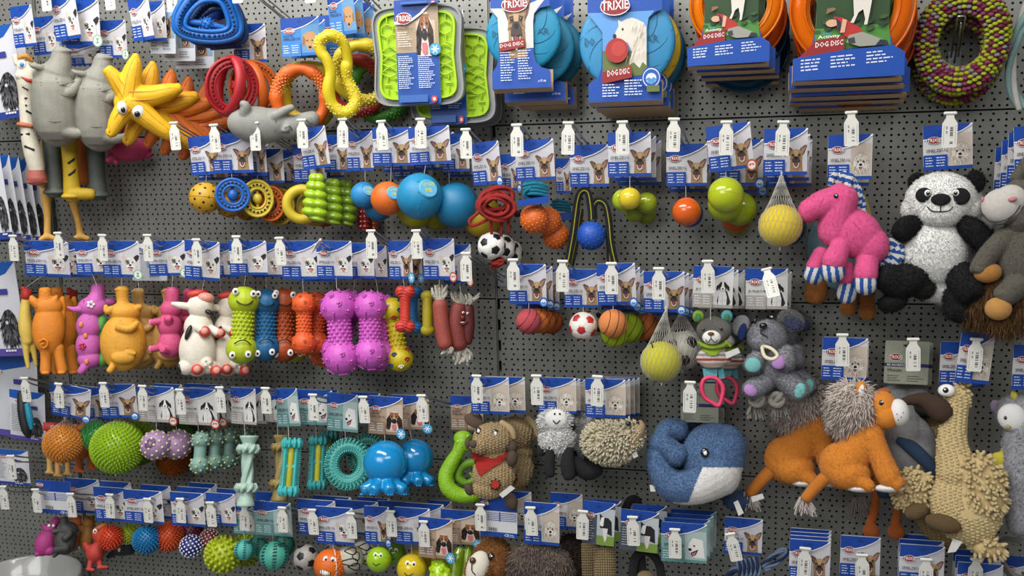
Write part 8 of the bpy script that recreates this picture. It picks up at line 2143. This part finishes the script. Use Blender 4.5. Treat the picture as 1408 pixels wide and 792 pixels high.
rh = shell('body', [('e', 90, 744, 15, 20, 0, 13, 8), ('e', 92, 728, 14, 12, 2, 11), ('t', [(86, 720, 7, 2), (85, 714, 6, 2)]), ('t', [(78, 730, 4, 6), (73, 731, 4, 6)]), ('t', [(96, 734, 4, 12), (90, 740, 5, 14)]), ('t', [(92, 754, 6, 10), (80, 756, 5, 13)]), ('t', [(100, 735, 4, 2), (108, 732, 2, 2)]), ('t', [(98, 755, 4, 0), (108, 748, 1.5, 0)]), ('t', [(82, 760, 4, 4), (78, 765, 3, 4)])], 90, 740, '#3f403c')
toy('mini_rhino', 'small dark grey latex rhino beside the magenta pig', 'dog toy', None, [part('body', rh)], (90, 740, .155))
for k, (x, c, d, w) in enumerate(((102, '#a8521a', .11, 'rust orange latex figure peeking behind the dark rhino'), (120, '#8a5a1c', .10, 'brown latex figure standing between rhino and red bird'))):
 toy('mini_animal', w, 'dog toy', None, [part('body', shell('body', [('e', x, 740, 10, 20, 0, 10), ('e', x, 720, 9, 9, 0, 8), ('t', [(x - 7, 730, 4, 2), (x - 12, 725, 3, 2)]), ('t', [(x - 3, 716, 4, 0), (x - 4, 710, 3, 0)]), ('t', [(x + 3, 716, 4, 0), (x + 5, 710, 3, 0)])], x, 735, c))], (x, 735, d))
rb_ = shell('body', [('e', 132, 760, 13, 14, 0, 12), ('t', [(136, 745, 6, 2), (131, 735, 7, 3), (130, 729, 6, 3)]), ('t', [(122, 755, 5, 0), (117, 748, 4, 0)]), ('t', [(127, 770, 4, 2), (126, 781, 3.6, 3)]), ('t', [(138, 770, 4, 2), (140, 779, 3.6, 3)]), ('t', [(124, 783, 2.6, 5), (132, 784, 2.6, 8)]), ('t', [(138, 781, 2.6, 5), (150, 780, 2.6, 6)])], 134, 755, '#b8382e')
toy('mini_bird', 'red latex bird with an open orange beak and large feet', 'dog toy', None, [part('body', rb_, [part('eyes', bits('eyes', 134, 755, [('e', 0, 128, 730, 3.2, 3.6, 9, 2), ('e', 1, 127.5, 730, 1.2, 1.5, 11, 1)], [WHT, BLK]))]), part('beak', shell('beak', [('t', [(132, 726, 4, 4), (139, 722, 4, 5), (144, 724, 3, 4)]), ('t', [(133, 733, 3, 4), (140, 735, 2, 4)])], 134, 755, '#cf6a2c'))], (134, 755, .16))
C_('terrier card left of the blue spiky ball card', 'terr', 131, 670, 177, 716, .175)
C_('darker terrier card set back behind the previous one', 'terr', 140, 662, 182, 712, .12)
toy('spiky_ball', 'orange-red spiky ball next to the red bird', 'dog toy', None, spiky(15, '#c8401c', 190, 4, 1.5), (152, 739, .165))
toy('spiky_ball', 'small lime spiky ball left of the blue one', 'dog toy', None, spiky(12, '#98aa1c', 140, 3.2, 1.3), (179, 734, .13))
toy('spiky_ball', 'bright blue spiky ball hanging from the terrier card', 'dog toy', ('terr', 172, 674, 224, 719, .18), spiky(17.5, '#146fa4', 230, 4, 1.4), (202, 742, .175), sto=(202, 202, 724))
toy('mini_animal', 'black and white latex figure low between the spiky balls', 'dog toy', None, [part('body', shell('body', [('e', 168, 757, 14, 8, 0, 8), ('t', [(155, 762, 5, 0), (150, 766, 3, 0)]), ('e', 178, 756, 8, 8, 2, 7)], 168, 757, '#26272a'), [part('eyes', bits('eyes', 168, 757, [('e', 0, 164, 756, 2, 3, 8, 1)], ['#d8d6d0']))])], (168, 757, .10))
C_('terrier card behind the blue spiky ball card', 'terr', 196, 667, 236, 712, .12)
toy('spiky_ball', 'orange-red spiky ball right of the blue one', 'dog toy', ('terr', 236, 677, 281, 723, .175), spiky(18, '#c24a1a', 230, 4, 1.5), (232, 738, .14), string=False)
toy('spiky_ball', 'dark purple spiky ball in shadow behind the dotted balls', 'dog toy', ('terr', 246, 670, 292, 718, .10), spiky(16, '#5c1838', 190, 3, 1.4), (262, 733, .09), string=False)
toy('dotted_ball', 'navy ball with white nubs, nearer of the dotted pair', 'dog toy', ('terr', 285, 678, 324, 722, .175), nubball(16, '#18206c', '#e6e6ee', 110, 1.7), (263, 751, .165), string=False)
toy('dotted_ball', 'dark red ball with white nubs behind the navy one', 'dog toy', ('terr', 300, 672, 332, 716, .10), nubball(14, '#7c1820', '#e0d6d6', 100, 1.6), (288, 741, .13), string=False)
toy('knob_ball', 'large yellow-green ball with thick blunt knobs', 'dog toy', None, spiky(23, '#a9b81e', 110, 4.5, 2.6, tip=.75), (307, 762, .165))
toy('knob_ball', 'dimmer knobbly green ball behind the small mint ball', 'dog toy', None, spiky(20, '#8a9a1a', 100, 4, 2.4, tip=.75), (338, 756, .10))
C_('blue-topped card tucked behind the mint ball cards', 'terr', 262, 664, 300, 712, .06)
@memo
def mintball(r, c='#4aa894'):
 g = G(); dk = G()
 for k in range(7):
  a = 2 * math.pi * k / 7 + .25
  for i in range(9):
   t = math.pi * (.22 + .56 * i / 8)
   for s in (-1, 1):
    aa = a + s * .07; d = Vector((math.sin(t) * math.cos(aa), math.sin(t) * math.sin(aa), math.cos(t))); e = Vector((-math.sin(aa), math.cos(aa), .8)).normalized()
    p = d * r * 1.0; dk.tube([(p.x - e.x * r * .05, p.y - e.y * r * .05, p.z - r * .03, r * .05), (p.x + e.x * r * .05, p.y + e.y * r * .05, p.z + r * .03, r * .05)], raw=True, seg=5, sub=1)
 h = G(); d = Vector((.35, -.62, .7)).normalized(); u = d.orthogonal().normalized(); v = d.cross(u)
 h.add([tuple(d * r * 1.005 + (u * math.cos(2 * math.pi * j / 16) + v * math.sin(2 * math.pi * j / 16)) * r * .2) for j in range(16)], [tuple(range(16))])
 return [part('ball', sph(r, c), [part('grooves', dk.mesh('grooves', [mat('#14463c', 'rubber')]), kind='stuff'), part('opening', h.mesh('opening', [mat('#1c5a4e', 'rubber')]))])]
toy('mint_ball', 'small mint green grooved ball', 'dog toy', ('dent', 321, 692, 352, 734, .17, 1), mintball(14.5, '#4fb0a8'), (336, 756, .18), sto=(336, 336, 742))
toy('mint_ball', 'large mint green grooved ball with an opening on top', 'dog toy', ('dent', 350, 690, 401, 736, .18, 0), mintball(20.5), (377, 764, .175), sto=(375, 375, 745))
toy('mint_ball', 'mid-size mint grooved ball between small and large ones', 'dog toy', None, mintball(15, '#3f9484'), (354, 752, .13))
toy('mint_ball', 'dim mint grooved ball behind the large one', 'dog toy', ('dent', 352, 677, 397, 722, .10), mintball(16, '#2f7466'), (390, 750, .10), string=False)
toy('rubber_football', 'grey football with black patches, bottom row', 'ball', ('terr', 410, 687, 462, 735, .15), soccer(18.5, '#a5a19a', BLK, .5), (421, 767, .16), string=False)
toy('rubber_football', 'pale football hidden behind the orange face ball', 'ball', ('terr', 432, 682, 484, 730, .10), soccer(17, '#b5b1aa', '#55524e', .1), (460, 762, .11), string=False)
def faceball(r, c, kind='rubber', nub=False, grin=False):
 t = ball(r, c, kind); S = r / 22
 e = G(); eyes(e, [(-6 * S, -7 * S, r * .80), (3 * S, -6 * S, r * .86)], 4.2 * S, look=(0, 0))
 m = G()
 if grin:
  m.ell(-5 * S, 9 * S, 8 * S, 4.6 * S, d=r * .78, rd=3 * S, m=1)
  for k in range(-2, 3): m.tube([((-5 + 3 * k) * S, 6 * S, .5 * S, r * .92), ((-5 + 3 * k) * S, 12 * S, .5 * S, r * .86)], seg=5, m=0)
 else: m.tube([(-10 * S, 6 * S, .8 * S, r * .84), (-5 * S, 10 * S, .8 * S, r * .88), (2 * S, 7 * S, .8 * S, r * .94)], seg=5, m=0)
 out = [(t[0][0], t[0][1], t[0][2] + [part('eyes', e.mesh('eyes', [mat(WHT, 'gloss'), mat(BLK, 'gloss')])), part('mouth', m.mesh('mouth', [mat(BLK), mat(WHT)]))], {})]
 if nub:
  q = fib(220); q = q[(q[:, 0] > .25)]; out.append(part('nubs', lumps('nubs', q * r, q, r * .075, r * .05, mat(c, kind)), kind='stuff'))
  g = G(); ring_on_ball(g, r, (1, .15, .1), r * .22, r * .025); out.append(part('seam', g.mesh('seam', [mat(WHT)])))
 return out
toy('face_ball', 'orange ball with bulging eyes, toothy grin and nubbed side', 'ball', ('terr', 435, 697, 486, 748, .185), faceball(23, '#dd6a1c', nub=True, grin=True), (454, 777, .19), sto=(458, 458, 755))
def marble():
 t = ball(20, '#b9b3a2'); g = G()
 for k, (x, y, a, b) in enumerate(((0, -11, 8, 4), (-2, 4, 13, 4), (6, 10, 8, 4), (8, -4, 5, 5))):
  pts = []
  for j in range(16):
   th = 2 * math.pi * j / 16; u, w = x + a * math.cos(th), y + b * math.sin(th) + 1.5 * math.sin(2 * th); rr = 20.1 ** 2 - u * u - w * w
   pts.append((u, w, .8, math.sqrt(max(rr, 1))))
  g.tube(pts, closed=True, seg=5, sub=2)
 return t + [part('painted_swirls', g.mesh('painted_swirls', [mat(BLK)]), kind='stuff')]
toy('swirl_ball', 'cream ball with black painted swirls right of the orange face', 'ball', ('terr', 461, 688, 521, 735, .12), marble(), (481, 769, .165), string=False)
toy('swirl_ball', 'second cream ball with black swirls, further right', 'ball', None, marble(), (500, 763, .12))
toy('face_ball', 'small lime green ball with a thin drawn smile', 'ball', ('shfl', 502, 696, 536, 748, .175), faceball(18, '#98c01c', 'gloss'), (521, 769, .175), sto=(520, 520, 752))
toy('face_ball', 'darker green ball behind the lime smiling ball', 'ball', ('terr', 520, 689, 566, 738, .11), faceball(17, '#5f8a1c', 'gloss'), (542, 762, .12), string=False)
C_('terrier card set back above the lime smiling ball', 'terr', 493, 684, 537, 730, .08)
toy('face_ball', 'yellow ball with a smirking face and one raised eye', 'ball', ('terr', 543, 698, 592, 748, .18), faceball(21, '#d4b81c', 'gloss'), (566, 782, .18), sto=(566, 566, 762))
toy('face_ball', 'dull yellow ball behind the smirking yellow one', 'ball', ('terr', 557, 692, 611, 742, .12), ball(18, '#b89c18'), (577, 771, .13), string=False)
toy('plain_ball', 'mustard ball behind the small basset card', 'ball', None, ball(17, '#b39a1c'), (604, 770, .11))
@memo
def lumpy(c):
 r = random.Random(3); g = G().ell(0, 0, 15, 22, rd=13)
 for q in fib(34): g.ell(q[0] * 13, q[2] * 20, 3.6, 3.6, d=q[1] * -12)
 return [part('body', g.blob('body', [mat(c, 'gloss')], .9, 2))]
toy('lumpy_toy', 'glossy lime lumpy rubber toy cut by the lower frame', 'dog toy', ('snac', 576, 712, 622, 767, .19, 2), lumpy('#a8cf1c'), (606, 790, .18), roll=20, string=False)
toy('lumpy_toy', 'dark green finger-shaped rubber toy behind the lime lumpy one', 'dog toy', ('snac', 607, 701, 660, 748, .14), [part('body', shell('body', [('t', [(625, 795, 10, 0), (628, 770, 10, 0), (632, 758, 7, 0)]), ('t', [(640, 795, 8, -4), (643, 770, 7, -4), (644, 755, 6, -4)])], 632, 775, '#7a9a1c', 'gloss'))], (632, 775, .15), string=False)
C_('basset card set back at the left of the table-printed card', 'snac', 590, 688, 622, 735, .08)
# brown plush dog, fur plush, jute
o = (672, 775)
ph = shell('head', [('e', 678, 775, 28, 34, 0, 24), ('e', 660, 785, 20, 22, 10, 20)], *o, '#8e5a2c', 'plush', 1.4)
pf = shell('face', [('e', 657, 781, 16, 24, 20, 14, -18)], *o, '#e3dccb', 'felt', 1.1)
toy('plush_dog', 'brown plush dog head with cream face, cut by the lower frame', 'soft toy', ('back', 660, 685, 711, 738, .18, 1), [part('head', ph, [hairy(ph, 6000, 5, 1.0, '#a06a34', jit=.7)]), part('face', pf, [part('eyes', bits('eyes', *o, [('e', 1, 675, 766, 5, 6, 24, 3), ('e', 2, 676, 765, 1.3, 1.3, 27, .8)], [WHT, (BLK, 'gloss'), WHT])), part('nose', bits('nose', *o, [('e', 0, 650, 771, 4.5, 4.5, 33, 3)], [('#4a2c20', 'gloss')])), part('mouth', bits('mouth', *o, [('t', 0, [(649, 776, .7, 34), (649, 784, .7, 34), (654, 790, .7, 33)])], [BLK]))])], (672, 775, .17), string=False)
C_('fluffy dog card set back behind the table-printed card', 'fluf', 678, 675, 731, 725, .12)
f1 = shell('body', [('e', 742, 785, 44, 38, 0, 24), ('t', [(720, 770, 20, 0), (738, 755, 14, 4), (760, 775, 24, 0)])], 742, 775, '#6a5c54', 'plush', 1.6)
toy('plush_fur_toy', 'shaggy grey-brown fur toy under the leaf-badge fluffy card', 'soft toy', ('fluf', 721, 691, 769, 749, .18, 1), [part('body', f1, [part('fur', hair('fur', f1, 4000, 10, 1.8, mat('#85756a', 'cloth'), bias=(0, 0, -1.1), jit=.5, curl=.15), kind='stuff')])], (742, 775, .165), string=False)
f2_ = shell('body', [('e', 785, 780, 24, 46, 0, 16)], 785, 775, '#33261f', 'plush', 1.6)
toy('plush_fur_toy', 'dark brown fur toy right of the grey-brown one', 'soft toy', ('fluf', 757, 678, 801, 727, .11), [part('body', f2_, [part('fur', hair('fur', f2_, 3500, 7, 1.4, mat('#40312a', 'cloth'), bias=(0, 0, -1), jit=.5), kind='stuff')])], (785, 775, .10), string=False)
def jute(ox, w):
 g = G(); g.lathe([(w * .9, 30), (w, 26), (w * .95, -30), (w * .8, -32)], seg=28)
 p, n = [], []
 for i in range(26):
  for j in range(17): a = 2 * math.pi * i / 26; z = 27 - 3.4 * j; p.append((w * math.cos(a), w * math.sin(a), z)); n.append((math.cos(a), math.sin(a), 0))
 return [part('roll', g.mesh('roll', [mat('#6e5c40', 'cloth')]), [part('weave', lumps('weave', p, n, w * .10, .9, mat('#a48e68', 'cloth'), ry=1.7), kind='stuff')])]
toy('jute_roll', 'coarse woven jute roll under the border collie cards', 'dog toy', ('bord', 801, 690, 845, 749, .18, 3), jute(0, 14.5), (832, 782, .17), string=False)
toy('jute_roll', 'second jute roll left, tucked behind the first', 'dog toy', ('bord', 808, 687, 854, 742, .12, 1), jute(0, 12), (812, 776, .12), string=False)
g = G(890, 775)
strap(g, [(868, 800, 4), (872, 770, 6), (888, 758, 6), (905, 772, 4), (910, 800, 2)], 4.5, (0, 0)); strap(g, [(862, 700, -10), (868, 688, -10), (878, 686, -10), (882, 700, -10)], 4.5, (0, 0)); strap(g, [(878, 750, 0), (882, 775, 0), (880, 800, 0)], 5, (0, 0))
toy('strap_toy', 'black webbing strap toy with jute end below border collie card', 'dog toy', ('bord', 853, 702, 905, 758, .17, 3), [part('strap', g.mesh('strap', [mat('#131314', 'cloth'), mat('#1d1d1f', 'cloth')], False)), part('jute_end', shell('jute_end', [('e', 886, 798, 14, 14, 0, 10)], 890, 775, '#8c7650', 'cloth', 1.2))], (890, 775, .15), string=False)
C_('border collie card half hidden behind the strap toy card', 'bord', 870, 694, 917, 745, .11)
toy('packaged_toy', 'front teal dental card below the whale', 'toy card', ('dent', 909, 719, 972, 773, .17, 0), None)
stack(('dent', 909, 719, 972, 773, .17), 3, 4.5, -6, .04, 'the front teal dental card')
g = G(1040, 775); ropecord(g, [(1048, 778, 0), (1062, 766, 2), (1076, 757, 4), (1083, 756, 4), (1080, 764, 2), (1066, 775, 0), (1052, 783, 0)], 3.6, 3, 16, (0, 1, 1));
for k in range(5): ropecord(g, [(1014 + 6 * k, 772 - k, 4), (1018 + 6 * k, 784 - k, 10), (1016 + 6 * k, 800 - k, 2)], 4.2, 3, 16, (0, 1, 1))
ropecord(g, [(1016, 782, 4), (1005, 786, 2), (994, 800, 0)], 4.5, 3, 16, (0, 1, 0))
toy('rope_toy', 'blue and light blue knotted rope with a loop, lower right', 'rope toy', ('shep', 996, 712, 1048, 762, .13, 1), [part('rope', g.mesh('rope', [mat('#22345f', 'rope'), mat('#7f93b4', 'rope')]))], (1040, 775, .13), string=False)
for cs, n, dx, dy, w in ((('shep', 1085, 742, 1141, 798, .18, 0), 3, .5, -5, 'first bottom right shepherd card'), (('shep', 1155, 737, 1210, 794, .15, 0), 0, 0, 0, 'second bottom right shepherd card'), (('shep', 1236, 749, 1298, 806, .18, 0), 2, -1, -7, 'third bottom right shepherd card'), (('shep', 1315, 774, 1378, 830, .18, 0), 2, -3, -9, 'fourth bottom right shepherd card')):
 C_(w + ', front of its hook', *cs)
 if n: stack(cs, n, dx, dy, .045, 'the ' + w)
C_('dark blue card beyond the fourth, at the lower right corner', 'shep', 1376, 764, 1430, 820, .10)
# ================================================================ left edge
def packcard(strip):
 c = Card(); c.slab('#cfd0d6', r=.02); c.flat([(0, 1), (0, .84), (.4, .80), (.8, .88), (1, 1)], '#1c56a8'); c.logo(.3, .78, .26, .05)
 c.rect(0, 0, 1, .08, strip); c.ell(.74, .30, .17, .20, '#4a4a4c', 16); strokes(c, .74, .30, 1, .17, .20, ('#2a2a2c', '#6c6c70', '#1a1a1c'), 30, .09, 3); c.ell(.70, .36, .03, .02, '#c8c8cc', 8)
 c.lines(.06, .10 + .6, .40, 14, .04, '#5a5c66', .010); c.rect(.62, .66, .80, .72, '#3a3f8c'); c.lines(.6, .05, .9, 1, .03, '#e8e8f0', .02)
 return c.done()
CARDS['pkb'] = packcard('#2a3f8c'); CARDS['pkv'] = packcard('#5a4a9c')
def pack(label, *cs): toy('grooming_pack', label, 'package', cs, None)
pack('grey grooming pack with dark dog picture, upper left edge', 'pkb', -42, 38, 28, 166, .16, -5)
pack('second grey grooming pack behind the upper left one', 'pkb', -30, 60, 40, 150, .08, -3)
pack('white grooming pack with violet strip at the middle left edge', 'pkv', -40, 362, 29, 490, .10, -3)
pack('blue-topped grooming pack below the yellow chicken', 'pkv', -30, 488, 52, 600, .05, 4)
for k in range(5):
 pack('%s of five upright blister packs left of the ostrich legs' % ('first', 'second', 'third', 'fourth', 'fifth')[k], 'pkb', -22 + 13 * k, 211 + 3 * k, 9 + 13 * k, 330 + 2 * k, .16 - .028 * k, -4)
g = G(44, 575)
toy('nail_clipper', 'black and teal nail clipper on a white card with violet strip', 'package', ('pkv', 14, 538, 62, 606, .09, 5), [part('handle', shell('handle', [('t', [(28, 540, 6, 0), (31, 565, 7, 2), (37, 590, 7, 2), (41, 601, 4, 2)])], 36, 572, '#1c1c1e', 'rubber')), part('handle_inlay', shell('handle_inlay', [('t', [(36, 556, 4, 6), (41, 575, 5, 7), (44, 590, 3, 6)])], 36, 572, '#1a88a8', 'rubber'), label='teal inlay')], (36, 572, .12), string=False)
pack('green and blue package at the left edge above the bowl', 'pkb', -10, 618, 40, 666, .12, 1)
g = G(); g.lathe([(.02, -.05), (.105, -.05), (.125, -.02), (.142, .018), (.146, .022), (.150, .018), (.146, .0), (.13, -.04), (.11, -.062), (.02, -.062)], seg=64)
bc = P(28, 806, .16)
bw = link('bowl', None); bw.location = bc - Vector((0, 0, .062)); tag(bw, uniq('glossy grey ceramic bowl at the lower left corner'), 'bowl')
link('bowl_body', g.mesh('bowl_body', [mat('#a5a5a2', 'gloss')]), bw, Matrix.Translation((0, 0, .062)))
